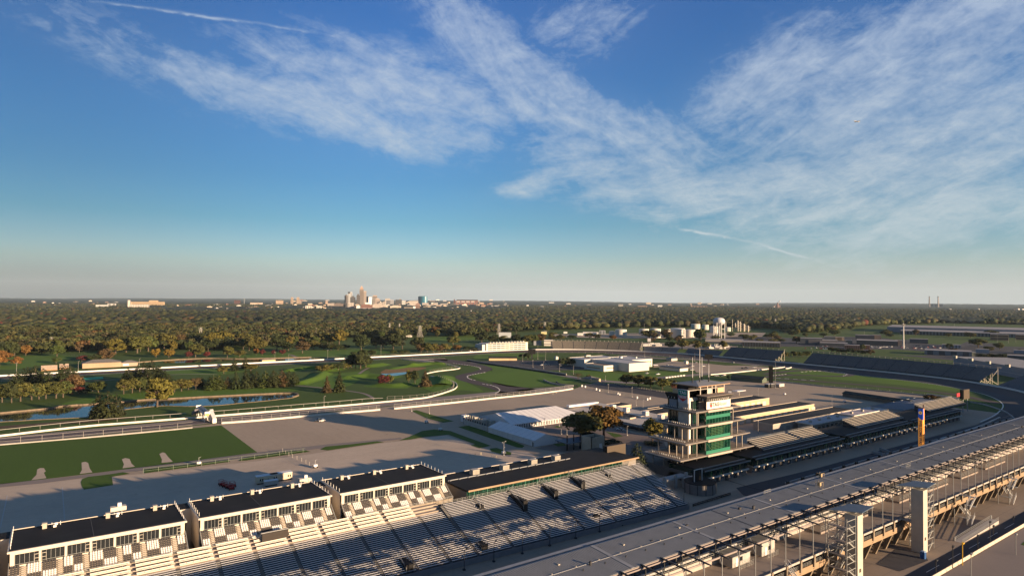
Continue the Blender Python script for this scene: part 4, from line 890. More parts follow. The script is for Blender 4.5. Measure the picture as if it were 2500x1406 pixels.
def pagoda():
    t = thing('control_tower', (198, -255, 0), 'tall tiered tower of green glass and wide flat decks topped by a hipped roof', 'tower')
    D = [(9.0, -227.4, -282.6, 210), (15.8, -230.9, -279.4, 210), (22.8, -234.7, -275.6, 210), (29.4, -238, -272.1, 209.6)]
    for k, (z, n1, n0, e1) in enumerate(D):
        e0 = 187.7; mb = MB(); i = 1.5
        mb.hexa([(e0+i, n0+i, z-1.1), (e1-i, n0+i, z-1.1), (e1-i, n1-i, z-1.1), (e0+i, n1-i, z-1.1), (e0, n0, z-.28), (e1, n0, z-.28), (e1, n1, z-.28), (e0, n1, z-.28)])
        mb.hexa([(e0, n0, z-.28), (e1, n0, z-.28), (e1, n1, z-.28), (e0, n1, z-.28), (e0+.2, n0+.2, z), (e1-.2, n0+.2, z), (e1-.2, n1-.2, z), (e0+.2, n1-.2, z)])
        d = mb.build('deck', DECKED, t)
        mb = MB(); mb.box(e0+1.6, e1-1.6, n0+1.6, n1-1.6, z+.004, z+.03); mb.build('deck_floor', PAVE if k < 2 else mat('deck_membrane', (.05, .06, .08), .8), d)
        mb = MB()
        for a, b in (((e0+1.7, n1-1.7, z), (e1-1.7, n1-1.7, z)), ((e0+1.7, n1-1.7, z), (e0+1.7, -246, z)), ((e0+1.7, -266, z), (e0+1.7, n0+1.7, z)), ((e0+1.7, n0+1.7, z), (e1-1.7, n0+1.7, z)), ((e1-1.7, n0+1.7, z), (e1-1.7, n1-1.7, z))):
            rail(mb, a, b, 1.05, 3, 1.2, .05)
        mb.build('deck_railing', DARKM, d, fix=False)
        mb = MB()
        for e in np.arange(e0+1.8, e1-1.8, 1.05): mb.box(float(e), float(e)+.2, n1-1.62, n1-1.42, z+.5, z+1.15)
        mb.build('rail_cap', WHITE, d, fix=False)
    lev = [0] + [d[0] for d in D]
    # core, glazed bay and side glazing
    mb = MB(); mb.box(194, 199.8, -262, -240.3, 0, 38.3); core = mb.build('core_wall', GREYC, t)
    mb = MB()
    for z0, z1 in ((0, 7.8), (9.1, 14.6), (15.9, 21.6), (22.9, 28.2), (29.5, 35)):
        mb.box(193.75, 193.98, -241.6, -240.6, z0, z1)
    mb.build('pale_pilaster', WHITE, core)
    for i, (z0, z1) in enumerate(((0, 7.9), (9.05, 14.7), (15.85, 21.7), (22.85, 28.3), (29.45, 33.4))):
        mb = MB(); mb.box(194.4, 207.5, -270, -262.05, z0, z1); mb.box(199.85, 207.5, -262, -242, z0, z1); mb.box(193.2, 193.95, -246.7, -242.6, z0, z1); gl = mb.build('side_glazing', GREENG, t)
        mb = MB()
        for n in (-242.5, -243.9, -245.2): mb.box(193.05, 193.2, n-.1, n+.1, z0, z1)
        for e in np.arange(200.5, 207.5, 1.7): mb.box(float(e), float(e)+.14, -242, -241.85, z0, z1)
        mb.build('mullion', DARKM, gl)
    X0, NA, NB = 189.0, -246.8, -264.8
    for i, (z0, z1) in enumerate(((4.4, 7.9), (10.6, 14.7), (17.2, 21.7), (22.85, 25.2), (26.7, 28.3))):
        mb = MB(); mb.box(X0, 194, NB, NA, z0, z1); gl = mb.build('glazed_bay', GREENG, t)
        mb = MB()
        for q in np.linspace(NB, NA, 9): mb.box(X0-.06, X0+.02, float(q)-.05, float(q)+.05, z0, z1)
        for e in (190.6, 192.3): mb.box(e, e+.1, NA, NA+.07, z0, z1)
        mb.build('mullion', mat('green_mullion', (.05, .16, .11), .4), gl)
        if i in (1, 2):
            mb = MB()
            for r in range(5): mb.bar((X0-.09, NB+5.2, z0+.6+r*.7), (X0-.09, NA-3.5, z0+.6+r*.7-.0), .05, .22)
            mb.bar((X0-.1, NA-.6, z0+3.4), (X0-.1, NA-4, z0+.1), .06, .2); mb.bar((X0-.1, NB+5, z0+3.2), (X0-.1, NB+2.6, z1-.1), .06, .2); mb.build('tiered_benches', mat('olive_bench', (.035, .085, .03), .6), gl)
    for z0, z1 in ((9.0, 10.6), (15.8, 17.2), (25.2, 26.7)):
        mb = MB(); mb.box(X0-.12, 194, NB-.02, NA+.02, z0+.02, z1); mb.build('green_spandrel', GREENP, t)
    for z in (9.0, 15.8, 22.8, 29.4): mb = MB(); mb.box(187.6, 189.2, NB-.2, NA+.2, z-.85, z+.12); mb.build('bay_sill', mat('cream_sill', (.40, .33, .27), .6), t)
    # columns between decks
    for k in range(4):
        z0 = lev[k]; z1 = D[k][0]-1.05; n1 = D[k][1]-4; n0 = D[k][2]+4
        for (e, n) in ((189.8, n1), (191.6, n1+1.6), (195.5, n1+1), (200, n1+.8), (206.5, n1+.8), (189.8, -241), (189.8, n0), (189.8, n0+4.5), (206.5, n0)):
            mb = MB(); mb.tube((e, n, z0), (e, n, z1), .30, n=7); mb.build('column', mat('pale_column', (.36, .31, .26), .7), t)
    # upper storeys
    mb = MB(); mb.box(194, 204, -254.2, -241.2, 34.9, 38.1); mb.box(194, 204, -267.2, -257.8, 34.9, 38.1); mb.build('upper_wall', TANP, t)
    mb = MB(); mb.box(194.8, 203, -257.8, -254.2, 34.9, 38.0); mb.box(196, 203, -262, -243, 38.1, 40.0); mb.build('recess', BLACK, t)
    mb = MB()
    for n in (-254.3, -257.7, -260.5, -267, -249): mb.box(193.9, 194.4, n-.25, n+.25, 35, 40.2)
    mb.build('post', GREYC, t)
    mb = MB(); e0, e1, n0, n1, z = 190.2, 206., -266.6, -243, 40.3
    mb.hexa([(e0, n0, z-.15), (e1, n0, z-.15), (e1, n1, z-.15), (e0, n1, z-.15), (e0, n0, z+.2), (e1, n0, z+.2), (e1, n1, z+.2), (e0, n1, z+.2)]); rf = mb.build('roof_edge', mat('copper_edge', (.36, .22, .13), .6), t)
    mb = MB(); q = [(e0, n0, z+.21), (e1, n0, z+.21), (e1, n1, z+.21), (e0, n1, z+.21)]; r = [(198.1, n0+8, z+1.5), (198.1, n1-8, z+1.5)]
    mb.poly([q[0], q[3], r[1], r[0]]); mb.poly([q[3], q[2], r[1]]); mb.poly([q[2], q[1], r[0], r[1]]); mb.poly([q[1], q[0], r[0]]); mb.build('hipped_roof', ROOFG, rf)
    # numbered black cab above the white sign
    mb = MB(); mb.hexa([(X0-.1, NB, 33.3), (196.6, NB, 33.3), (196.6, NA, 33.3), (X0-.1, NA, 33.3), (X0-1.3, NB-.9, 35.7), (196.6, NB-.9, 35.7), (196.6, NA+.9, 35.7), (X0-1.3, NA+.9, 35.7)]); cab = mb.build('black_cab', mat('cab_grey', (.06, .055, .05), .6), t)
    mb = MB(); mb.box(X0-1.35, 196.6, NB-1, NA+1, 35.7, 35.85); mb.build('cab_roof', DECK, cab)
    nd_ = Vector((-1.2, 0, 2.4)).normalized()
    for i in range(10):
        n = NA - 1.6 - i*1.55; txt(str(i+1), 1.35, WHITE, (X0-.1-.45, n, 33.95), WX, tuple(nd_), cab, .02)
    nn = Vector((0, .9, 2.4)).normalized()
    for i, c in enumerate('5678'): txt(c, 1.3, WHITE, (195.3-i*1.6, NA+.38, 34.2), NX, tuple(nn), cab, .02)
    mb = MB()
    for k in range(15): n = NA-2-k*1.05; mb.bar((X0-.85, n, 34.75), (X0-1.2, n, 35.5), .5, .06)
    mb.build('cab_window', BLACK, cab)
    mb = MB(); mb.hexa([(201.5, -243, 33.4), (206.4, -243, 33.4), (206.4, -240.6, 33.4), (201.5, -240.6, 33.4), (200.2, -243, 36.2), (207.6, -243, 36.2), (207.6, -239.6, 36.2), (200.2, -239.6, 36.2)]); c2 = mb.build('side_cab', BLACK, t)
    for i, c in enumerate('123'): txt(c, 1.4, WHITE, (205.5-i*1.7, -240.2, 34.3), NX, NY, c2, .02)
    mb = MB(); mb.box(201.5, 206, -262, -241.2, 29.5, 33.4); mb.build('side_block', mat('blue_grey_panel', (.24, .26, .30), .6), t)
    # signs
    mb = MB(); mb.box(X0-.25, X0-.02, NB, NA, 29.75, 33.25); sg = mb.build('white_sign', mat('sign_white', (.62, .56, .50), .6), t)
    DK = mat('sign_dark', (.03, .05, .045), .5); RD = mat('sign_red', (.50, .04, .04), .5); GN = mat('sign_green', (.01, .22, .14), .5)
    txt('TAG', 2.5, DK, (X0-.28, NA-6.9, 31.5), WX, WY, sg, .05); txt('Heuer', 2.5, DK, (X0-.28, NA-11.9, 31.5), WX, WY, sg, -.03)
    mb = MB(); Y_ = lambda y, z: (X0-.29, NA-3.3-y, 31.5+z)
    mb.poly([Y_(-.85, 1.2), Y_(.85, 1.2), Y_(.85, -.5), Y_(0, -1.25), Y_(-.85, -.5)]); em = mb.build('shield_emblem', RD, sg, fix=False); mb = MB(); Y_ = lambda y, z: (X0-.31, NA-3.3-y, 31.5+z); mb.poly([Y_(-.6, .95), Y_(.6, .95), Y_(.6, .25), Y_(-.6, .25)]); mb.build('emblem_inlay', GN, em, fix=False)
    mb = MB(); mb.box(194, 199.8, -240.3, -240.05, 32.4, 38.6); s2 = mb.build('shield_sign', mat('sign_grey', (.45, .46, .50), .6), t)
    V_ = lambda x, z, d=.03: (196.9 - x, -240.05 + d, 35.6 + z)
    mb = MB(); mb.poly([V_(-2.65, 2.75), V_(2.65, 2.75), V_(2.65, .25), V_(-2.65, .25)]); mb.build('green_field', GN, s2, fix=False)
    mb = MB(); mb.poly([V_(-2.65, .05), V_(2.65, .05), V_(2.65, -.9), V_(0, -2.6), V_(-2.65, -.9)]); mb.build('red_field', RD, s2, fix=False)
    WT = mat('letter_white', (.75, .75, .75), .6)
    txt('TAG', 2.0, WT, (196.9, -239.98, 37.1), NX, NY, s2, .04); txt('HEUER', 1.45, WT, (196.9, -239.98, 35.0), NX, NY, s2, .03)
    # plinth, terrace in front
    mb = MB(); mb.box(186, 209, -284, -229, 0, 4.3); mb.build('podium', mat('podium_grey', (.17, .15, .135), .85, var=.15, sc=.3), t)
    mb = MB(); mb.box(183.5, 186, -238, -226, 0, 3.2); mb.build('plinth', GREYC, t)
    for i, (e, n, zt) in enumerate(((198, -248.3, 53), (196.1, -251.2, 57.4), (198.3, -255.7, 52.8), (195.1, -256.7, 50.0))):
        f = thing('flagpole', (e, n, 41), 'tall white flagpole on the tower roof, %s from the left' % nth(i), 'flagpole', 'flagpoles on the tower roof')
        mb = MB(); mb.tube((e, n, 40.8), (e, n, 43.5), .30, n=8); mb.build('base', DARKM, f); mb = MB(); mb.tube((e, n, 43.5), (e, n, zt), .16, .10, n=8); mb.build('pole', WHITE, f)
pagoda()
# round victory stand at its foot
p = g(1690, 1198); cx_, cy_ = 173.5, -222.5
t = thing('round_podium', (cx_, cy_, 0), 'round grey walled podium with black lift frame at the foot of the tower', 'podium')
mb = MB(); mb.lathe((cx_, cy_, 0), [(6.4, 0), (6.4, 4.2), (6.1, 4.2), (6.1, 3.4)], 40); mb.build('wall', mat('podium_panel', (.22, .20, .185), .7, var=.1, sc=.5), t, fix=False)
mb = MB()
for k in range(12): a = 2*math.pi*k/12; mb.bar((cx_+6.45*math.cos(a), cy_+6.45*math.sin(a), 0), (cx_+6.45*math.cos(a), cy_+6.45*math.sin(a), 4.2), .2)
mb.build('panel_joint', DARKM, t)
mb = MB(); mb.lathe((cx_, cy_, 3.4), [(.1, 0), (6.1, 0)], 40); mb.lathe((cx_, cy_, 4.2), [(6.55, 0), (6.55, .25), (6.0, .25)], 40); mb.build('floor', BLACK, t, fix=False)
mb = MB(); mb.box(cx_+.5, cx_+1.3, cy_-1.6, cy_+3.2, 3.4, 9.2); fr = mb.build('black_screen', BLACK, t)
mb = MB(); mb.box(cx_+.2, cx_+.5, cy_+3.0, cy_+3.3, 3.4, 9.3); mb.box(cx_+.2, cx_+.5, cy_-1.9, cy_-1.6, 3.4, 9.3); mb.box(cx_+.2, cx_+.5, cy_-1.9, cy_+3.3, 9.2, 9.45); mb.build('light_frame', WHITE, t)
# stub walls and bridge left of tower
t = thing('footbridge', (180, -214, 0), 'grey concrete walkway bridge in the shade between bleachers and tower', 'bridge')
mb = MB(); mb.box(182.5, 186.5, -226, -203, 3.6, 4.3); mb.build('deck', CONC, t)
mb = MB(); 
for n in (-204, -211, -218, -225): mb.box(182.2, 183.2, n-.6, n+.6, 0, 5.6)
mb.build('pier', GREYC, t); mb = MB(); mb.box(180, 182, -230, -221.5, 0, 4.0); mb.build('wall', GREYC, t)
t = thing('safety_rail', (160, -215, 0), 'long black double railing lying along the apron below the round podium', 'railing')
a = g(1692, 1233, .5); b = g(1783, 1205, .5)
mb = MB(); mb.bar((a.x, a.y, .9), (b.x, b.y, .9), .35, .25); mb.bar((a.x, a.y, .35), (b.x, b.y, .35), .35, .2)
for k in range(9): q = a.lerp(b, k/8); mb.bar((q.x, q.y, 0), (q.x, q.y, .95), .14)
mb.build('rail', BLACK, t)
# ---------------------------------------------------------------- scoring pylon
t = thing('pylon', (136, -336, 0), 'slender orange and blue wrapped pylon reading WELCOME FFA! behind the grey roof', 'pylon')
q = gx(2252.5, 1000, 136); y1 = q.y; xl = gy(2241.5, 1000, y1).x; yr = gx(2256.8, 1000, 136).y; zt_ = gx(2252, 998, 136).z; zb_ = gx(2252, 1022, 136).z
def led(nm, c, k):
    m = mat(nm, c, .6); b = m.node_tree.nodes['Principled BSDF']; b.inputs['Emission Color'].default_value = tuple(c)+(1,); b.inputs['Emission Strength'].default_value = k; return m
OR = led('led_orange', (.80, .30, .05), .14); BL = led('led_blue', (.015, .06, .30), .16); NV = mat('led_navy', (.03, .04, .16), .6); GD = led('led_gold', (.75, .42, .10), .16)
mb = MB(); mb.box(136, xl, yr, y1, 0, zt_); bd = mb.build('body', OR, t)
mb = MB(); mb.slab([(136, y1+.03, zb_-.9), (xl, y1+.03, zb_+.5), (xl, y1+.03, zt_+.0), (136, y1+.03, zt_+.0)], 0.0); mb.f = mb.f[:1]; mb.mi = mb.mi[:1]; mb.build('blue_field', BL, bd, fix=False)
mb = MB(); mb.box(135.94, 135.99, yr+.9, y1, zb_-.5, zt_); mb.build('blue_edge', BL, bd)
c = ((136+xl)/2, y1+.05, zt_-2.0); mb = MB(); mb.lathe((0, 0, 0), [(.72, 0), (.72, .05), (.0001, .05)], 18); mb.v = [(c[0]+x, c[1]+z, c[2]+y) for x, y, z in mb.v]; em = mb.build('round_emblem', GD, bd)
mb = MB()
for k in range(10): a_ = 2*math.pi*k/10; mb.poly([(c[0]+.6*math.cos(a_-.2), c[1]+.02, c[2]+.6*math.sin(a_-.2)), (c[0]+1.0*math.cos(a_), c[1]+.02, c[2]+1.0*math.sin(a_)), (c[0]+.6*math.cos(a_+.2), c[1]+.02, c[2]+.6*math.sin(a_+.2))])
mb.build('emblem_rays', GD, em, fix=False); mb = MB(); mb.box(c[0]-.25, c[0]+.25, c[1]+.06, c[1]+.09, c[2]-.3, c[2]+.35); mb.build('emblem_centre', mat('banner_red', (.5, .1, .05), .6), em)
ln = (zb_ - gx(2252, 1076, 136).z); txt('WELCOME FFA!', 1.62, NV, ((136+xl)/2, y1+.05, zb_-2.0-ln/2+.6), (0, 0, -1), (-1, 0, 0), bd, .03)
txt('WELCOME FFA!', 1.2, NV, (135.95, (y1+yr)/2, zb_-2.0-ln/2+.6), (0, 0, -1), (0, -1, 0), bd, .0)
mb = MB(); mb.box(135.8, xl+.1, yr-.1, y1+.1, zt_, zt_+.3); mb.bar(((136+xl)/2-.6, yr, zt_), ((136+xl)/2-.6, yr, zt_+2), .35); mb.build('cap', mat('brown_cap', (.12, .07, .06), .7), t)
# ---------------------------------------------------------------- pit lane and pit side suites
sheet('pit_lane', [(150, -140), (163.5, -140), (163.5, -215), (160, -232), (164.3, -250), (164.6, -560), (150, -560)], Z3, PAVE)
sheet('front_stretch', [(132, -100), (150, -100), (150, -232), (160, -233), (167.9, -239.5), (165.5, -300), (164, -560), (132, -560)], Z4, DASPH)
strip('pit_boundary_line', P_([(1769, 1170), (1800, 1180), (1840, 1192), (1880, 1201)]), .5, Z5, BLACK)
t = thing('pit_wall', (160, -380, 0), 'low grey pit wall running through the shade beside the dark track', 'wall')
mb = MB(); mb.box(158.6, 159.0, -540, -262, 0, 1.0)
mb.build('wall', GREYC, t); mb = MB()
for n in range(-262, -530, -12): mb.box(157.6, 158.5, n-1.2, n, 0, 1.6)
mb.build('pit_box', DARKM, t)
WS = mat('white_strip', (.62, .57, .50), .6, var=.25, sc=.5)
def pit_suite(n1, n0, label, ndoor):
    t = thing('pit_suite', (182, (n0+n1)/2, 0), label, 'building', 'long glazed pit side buildings')
    mb = MB(); mb.box(178, 196, n0, n1, 0, 3.0); mb.build('garage_wall', mat('pit_grey', (.22, .20, .185), .85, var=.12, sc=.3), t)
    mb = MB(); mb.box(176.6, 180, n0, n1, 2.7, 3.25); mb.build('white_ledge', WS, t)
    mb = MB(); mb.box(177.4, 196, n0+.3, n1-.3, 3.25, 6.6); gl = mb.build('glass_front', GREENG, t)
    mb = MB()
    for n in np.arange(n0+2, n1, 4.2): mb.box(177.25, 177.4, float(n), float(n)+.15, 3.25, 6.6)
    mb.build('mullion', DARKM, gl)
    mb = MB(); mb.box(176, 197, n0, n1, 6.6, 6.95); rf = mb.build('roof', BLACK, t); mb = MB(); mb.box(175.9, 176.05, n0, n1, 6.55, 7.1); mb.box(178.2, 178.6, n0+1, n1-1, 7.05, 7.5); mb.build('roof_trim', ROOFL, rf)
    n = n1-4
    while n > n0+4:
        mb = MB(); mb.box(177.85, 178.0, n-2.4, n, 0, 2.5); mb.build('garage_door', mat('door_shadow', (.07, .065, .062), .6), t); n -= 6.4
pit_suite(-229, -262, 'dark glass pit building nearest the tower with a stepped flat roof', 3)
pit_suite(-266, -347, 'second long dark glass pit building, below the nearer lit bleacher', 9)
pit_suite(-352, -428, 'third long dark glass pit building, crossed by the orange pylon', 9)
pit_suite(-431, -505, 'fourth and farthest long dark glass pit building near the turn', 9)
def small_bleacher(pL, pR, nsec, label, z0=7.2, z1=10.2, rows=6, dark=False):
    # pL, pR photo pixels of the left and right front lower corners
    a = g(*pL, z0); b = g(*pR, z0); n1, n0 = a.y, b.y; e0 = (a.x+b.x)/2; e1 = e0+9
    t = thing('pit_bleacher', (e0, (n0+n1)/2, z0), label, 'bleacher', 'open bench bleachers above the pits')
    sec = np.linspace(n1, n0, nsec+1)
    mb = MB(); mb.hexa([(e0, n0, z0-1.2), (e1, n0, z0-1.2), (e1, n1, z0-1.2), (e0, n1, z0-1.2), (e0, n0, z0-.1), (e1, n0, z1-.1), (e1, n1, z1-.1), (e0, n1, z0-.1)]); mb.build('frame', RISER, t)
    for k in range(nsec):
        m_ = MB()
        for r in range(rows+2):
            f = r/(rows+1); e = e0+(e1-e0)*f; z = z0+(z1-z0)*f; m_.box(e, e+.62, sec[k+1]+.25, sec[k]-.25, z+.15, z+.3)
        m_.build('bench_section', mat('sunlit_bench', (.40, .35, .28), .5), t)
    mb = MB(); rail(mb, (e1+.2, n1, z1), (e1+.2, n0, z1), 1.2, 3, 2, .05); rail(mb, (e0, n1+.1, z0), (e1, n1+.1, z1), 1.1, 3, 2, .05); mb.build('railing', STEEL, t, fix=False)
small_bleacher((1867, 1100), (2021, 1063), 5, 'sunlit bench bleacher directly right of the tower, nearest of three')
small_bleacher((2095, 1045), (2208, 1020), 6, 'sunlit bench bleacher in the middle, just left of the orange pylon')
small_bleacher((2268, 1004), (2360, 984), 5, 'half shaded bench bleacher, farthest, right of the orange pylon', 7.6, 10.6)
t = thing('video_board', (198, -515, 0), 'tan faced square board on twin posts beyond the farthest pit bleacher', 'screen')
p = g(2361, 985, 6); d_ = gx(2350, 951, p.x); 
mb = MB(); q1 = gx(2353, 952, p.x); q0 = gx(2367, 972, p.x); mb.box(p.x, p.x+1.5, q0.y, q1.y, q0.z, q1.z); mb.build('screen', mat('tan_screen', (.3, .24, .18), .6), t)
mb = MB(); mb.box(p.x+1.5, p.x+2.4, q0.y, q1.y+.3, q0.z, q1.z); mb.build('housing', BLACK, t)
mb = MB(); mb.tube((p.x+1, q0.y+1, 0), (p.x+1, q0.y+1, q0.z), .3); mb.tube((p.x+1, q1.y-1, 0), (p.x+1, q1.y-1, q0.z), .3); mb.build('post', STEEL, t)
t = thing('sign_board', (205, -515, 0), 'small red board left of the tan screen near the turn', 'sign'); p = g(2340, 975, 6); q1 = gx(2336, 960, p.x); q0 = gx(2346, 967, p.x)
mb = MB(); mb.box(p.x, p.x+.4, q0.y, q1.y, q0.z, q1.z); mb.build('panel', mat('sign_red2', (.35, .03, .04), .6), t); mb = MB(); mb.tube((p.x+.2, q0.y+1, 0), (p.x+.2, q0.y+1, q0.z), .2); mb.build('post', DARKM, t)
# white topped row buildings and garages behind the pits
def flat_building(name, x0, x1, y0, y1, h, label, wallm, roofm, cat='building', trim=None, doors=None, vents=0, over=0., group=None):
    t = thing(name, ((x0+x1)/2, (y0+y1)/2, 0), label, cat, group)
    mb = MB(); mb.box(x0, x1, y0, y1, 0, h); mb.build('wall', wallm, t)
    mb = MB(); mb.box(x0-over, x1+over, y0-over, y1+over, h, h+.35); rf = mb.build('roof', roofm, t)
    if trim:
        mb = MB(); o = over
        for b in ((x0-o-.12, x0-o, y0-o, y1+o), (x1+o, x1+o+.12, y0-o, y1+o), (x0-o, x1+o, y0-o-.12, y0-o), (x0-o, x1+o, y1+o, y1+o+.12)): mb.box(*b, h, h+.62)
        mb.build('parapet', trim, rf)
    if doors:
        n = y1 - doors[1]
        while n > y0+2: m_ = MB(); m_.box(x0-.06, x0, n-doors[2], n, .05, doors[3]); m_.build('door', doors[0], t); n -= doors[1]
    for k in range(vents):
        yy = y1 + (y0-y1)*(k+.5)/vents; m_ = MB(); m_.box((x0+x1)/2-.7, (x0+x1)/2+.7, yy-.7, yy+.7, h+.35, h+1.5); m_.tube((x0+x1)/2 and ((x0+x1)/2+1.8, yy-1.8, h), ((x0+x1)/2+1.8, yy-1.8, h+1.2), .3, n=7); m_.build('roof_vent', HVAC, rf)
    return t
GWALL = mat('garage_cream', (.50, .37, .22), .85, var=.1, sc=.2); DOORL = mat('garage_door_pale', (.62, .50, .38), .7); ROOFD = mat('charcoal_roof', (.032, .031, .03), .85, var=.25, sc=.1)
DG = mat('garage_trim', (.42, .35, .28), .7)
flat_building('garage_row', 288, 302, -453, -300, 4.8, 'long cream garage row with charcoal roof, farthest from the pits', GWALL, ROOFD, 'garage', DG, (DOORL, 7.2, 4.6, 3.2), group='parallel cream garage rows')
flat_building('garage_row', 252.5, 265.5, -454, -292, 4.8, 'long cream garage row with charcoal roof, middle one of three', GWALL, ROOFD, 'garage', DG, (DOORL, 7.2, 4.6, 3.2), group='parallel cream garage rows')
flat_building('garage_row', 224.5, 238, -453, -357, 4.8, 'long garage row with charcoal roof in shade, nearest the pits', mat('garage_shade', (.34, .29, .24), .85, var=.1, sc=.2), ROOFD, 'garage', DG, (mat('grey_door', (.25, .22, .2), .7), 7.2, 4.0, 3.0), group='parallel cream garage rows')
PALE = mat('pale_roof', (.40, .34, .33), .7, var=.12, sc=.2)
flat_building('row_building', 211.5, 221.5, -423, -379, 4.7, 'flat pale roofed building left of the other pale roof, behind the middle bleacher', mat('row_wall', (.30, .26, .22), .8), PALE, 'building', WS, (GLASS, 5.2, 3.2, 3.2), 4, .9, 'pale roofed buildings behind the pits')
flat_building('row_building', 213, 222.5, -475, -431, 4.7, 'flat pale roofed building with cream front, right of its twin and farther away', GWALL, PALE, 'building', WS, (GLASS, 7.2, 2.0, 3.2), 3, .9, 'pale roofed buildings behind the pits')
flat_building('flat_roof_building', 206, 228, -560, -486, 3.6, 'wide blue grey flat roof in the shade before the orange shrub', GREYC, mat('bluegrey_roof', (.13, .14, .16), .8, var=.12, sc=.15), 'building', ROOFL)
t = thing('gabled_shed', (250, -545, 0), 'long dark green shed with low gabled roof standing alone on the lot', 'shed')
a = g(2057, 968); b = g(2215, 992)
def shed(t, a, b, w, h, hr, wallm, roofm, endm=None):
    d = Vector((b.x-a.x, b.y-a.y, 0)); L_ = d.length; d.normalize(); n = Vector((-d.y, d.x, 0))
    if n.dot(Vector((a.x, a.y, 0))) < 0: n = -n
    P0, P1 = Vector((a.x, a.y, 0)), Vector((b.x, b.y, 0)); Q0, Q1 = P0+n*w, P1+n*w; Z = Vector((0, 0, 1))
    mb = MB(); mb.hexa([P0, P1, Q1, Q0, P0+Z*h, P1+Z*h, Q1+Z*h, Q0+Z*h]); mb.poly([P0+Z*h, Q0+Z*h, (P0+Q0)/2+Z*hr]); mb.poly([P1+Z*h, Q1+Z*h, (P1+Q1)/2+Z*hr]); mb.build('wall', wallm, t)
    o = .5; mb = MB(); R0, R1 = (P0+Q0)/2+Z*(hr+.1)-d*o, (P1+Q1)/2+Z*(hr+.1)+d*o
    for S0, S1 in ((P0-n*o, P1-n*o), (Q0+n*o, Q1+n*o)):
        S0 = S0+Z*(h-.15)-d*o; S1 = S1+Z*(h-.15)+d*o; mb.hexa([S0-Z*.15, S1-Z*.15, R1-Z*.15, R0-Z*.15, S0, S1, R1, R0])
    mb.build('roof', roofm, t)
DGR = mat('dark_green_roof', (.022, .028, .022), .7, var=.2, sc=.2)
shed(t, a, b, 9, 3.2, 4.6, mat('shed_wall', (.13, .11, .09), .85), DGR)
t = thing('gabled_shed', (300, -500, 0), 'dark green gabled shed with tan end wall beside the infield grass, right of the tower', 'shed'); shed(t, g(1784, 928), g(1861, 935), 12, 3.6, 5.6, mat('shed_green', (.10, .12, .09), .85), DGR)
t = thing('gabled_shed', (700, -520, 0), 'cream and green fronted low shed near the inside of turn two', 'shed'); shed(t, g(1194, 880), g(1262, 880), 9, 3.2, 5, GWALL, DGR)
# ---------------------------------------------------------------- tents and their neighbours
TENT = mat('tent_white', (.62, .59, .57), .6, var=.04, sc=.3)
t = thing('marquee', (300, -222, 0), 'long white gabled event tent with grey shaded near wall, nearest the block tower', 'tent')
x0, x1, y0, y1 = 277, 322.5, -231, -214.9; ym = (y0+y1)/2
mb = MB(); mb.box(x0, x1, y0, y1, 0, 3.3); mb.poly([(x0, y0, 3.3), (x0, y1, 3.3), (x0, ym, 5.9)]); mb.poly([(x1, y0, 3.3), (x1, y1, 3.3), (x1, ym, 5.9)]); w = mb.build('wall', TENT, t)
mb = MB()
for s in (y1+.2, y0-.2): mb.hexa([(x0-.2, s, 3.2), (x1+.2, s, 3.2), (x1+.2, ym, 5.9), (x0-.2, ym, 5.9), (x0-.2, s, 3.3), (x1+.2, s, 3.3), (x1+.2, ym, 6.05), (x0-.2, ym, 6.05)])
rf = mb.build('roof', TENT, t); mb = MB()
for k in range(10): x = x0+k*(x1-x0)/9; mb.bar((x, y1+.2, 3.36), (x, ym, 6.1), .12, .06); mb.bar((x, y1+.03, 0), (x, y1+.03, 3.2), .12)
mb.build('roof_seam', mat('seam_pale', (.45, .42, .42), .6), rf); mb = MB(); mb.box(x0+1, x0+1.9, y1+.01, y1+.08, 0, 2.3); mb.build('door', GLASS, w)
t = thing('marquee', (335, -262, 0), 'largest white tent with diagonal roof seams and a row of tall windows', 'tent')
x0, x1, y0, y1 = 321.3, 358, -291, -231.5; ym = (y0+y1)/2; xm = 340; RZ = 7.4
mb = MB(); mb.box(x0, x1, y0, y1, 0, 3.0); mb.poly([(x0, y1, 3.0), (x1, y1, 3.0), (xm, y1-1, RZ)]); w = mb.build('wall', TENT, t)
mb = MB(); A, B_, C_, D_ = (x0-.2, y1+.2, 3.0), (x0-.2, y0-.2, 3.0), (x1+.2, y0-.2, 3.0), (x1+.2, y1+.2, 3.0); r0, r1 = (xm, y1-.5, RZ), (xm, y0+9, RZ)
mb.poly([A, B_, r1, r0]); mb.poly([B_, C_, r1]); mb.poly([C_, D_, r0, r1]); rf = mb.build('roof', TENT, t, fix=False)
mb = MB()
for k in range(1, 12): f = k/12; mb.bar((x0-.22, y1+(y0+6-y1)*f, 3.07), (xm, y1+(y0+9-y1)*f, RZ+.06), .14, .05)
mb.build('roof_seam', mat('seam_pale', (.45, .42, .42), .6), rf)
mb = MB(); n = y1-1.2
while n > y0+1: mb.box(x0-.05, x0, n-.7, n, .3, 2.7); n -= 1.35
mb.build('window', GLASS, w, kind='stuff')
t = thing('equipment_yard', (340, -215, 0), 'fenced service yard full of vertical vent pipes left of the white tents', 'equipment')
a = g(1132, 1035); b = g(1190, 1053); mb = MB(); wallrun(mb, [a, b], .3, 3.0); mb.build('screen_wall', GREYC, t)
mb = MB(); c = g(1136, 1030); mb.box(c.x, c.x+4, c.y-3, c.y+1, 0, 4.2); mb.build('white_unit', TENT, t)
for k in range(10):
    q = a.lerp(b, k/10); mb = MB(); mb.tube((q.x+1, q.y-.6, 0), (q.x+1, q.y-.6, 4.0), .28, n=7); mb.build('pipe', BLACK, t); mb = MB(); mb.tube((q.x+3, q.y-3.2, 0), (q.x+3, q.y-3.2, 5.6), .22, n=7); mb.build('vent_stack', HVAC, t)
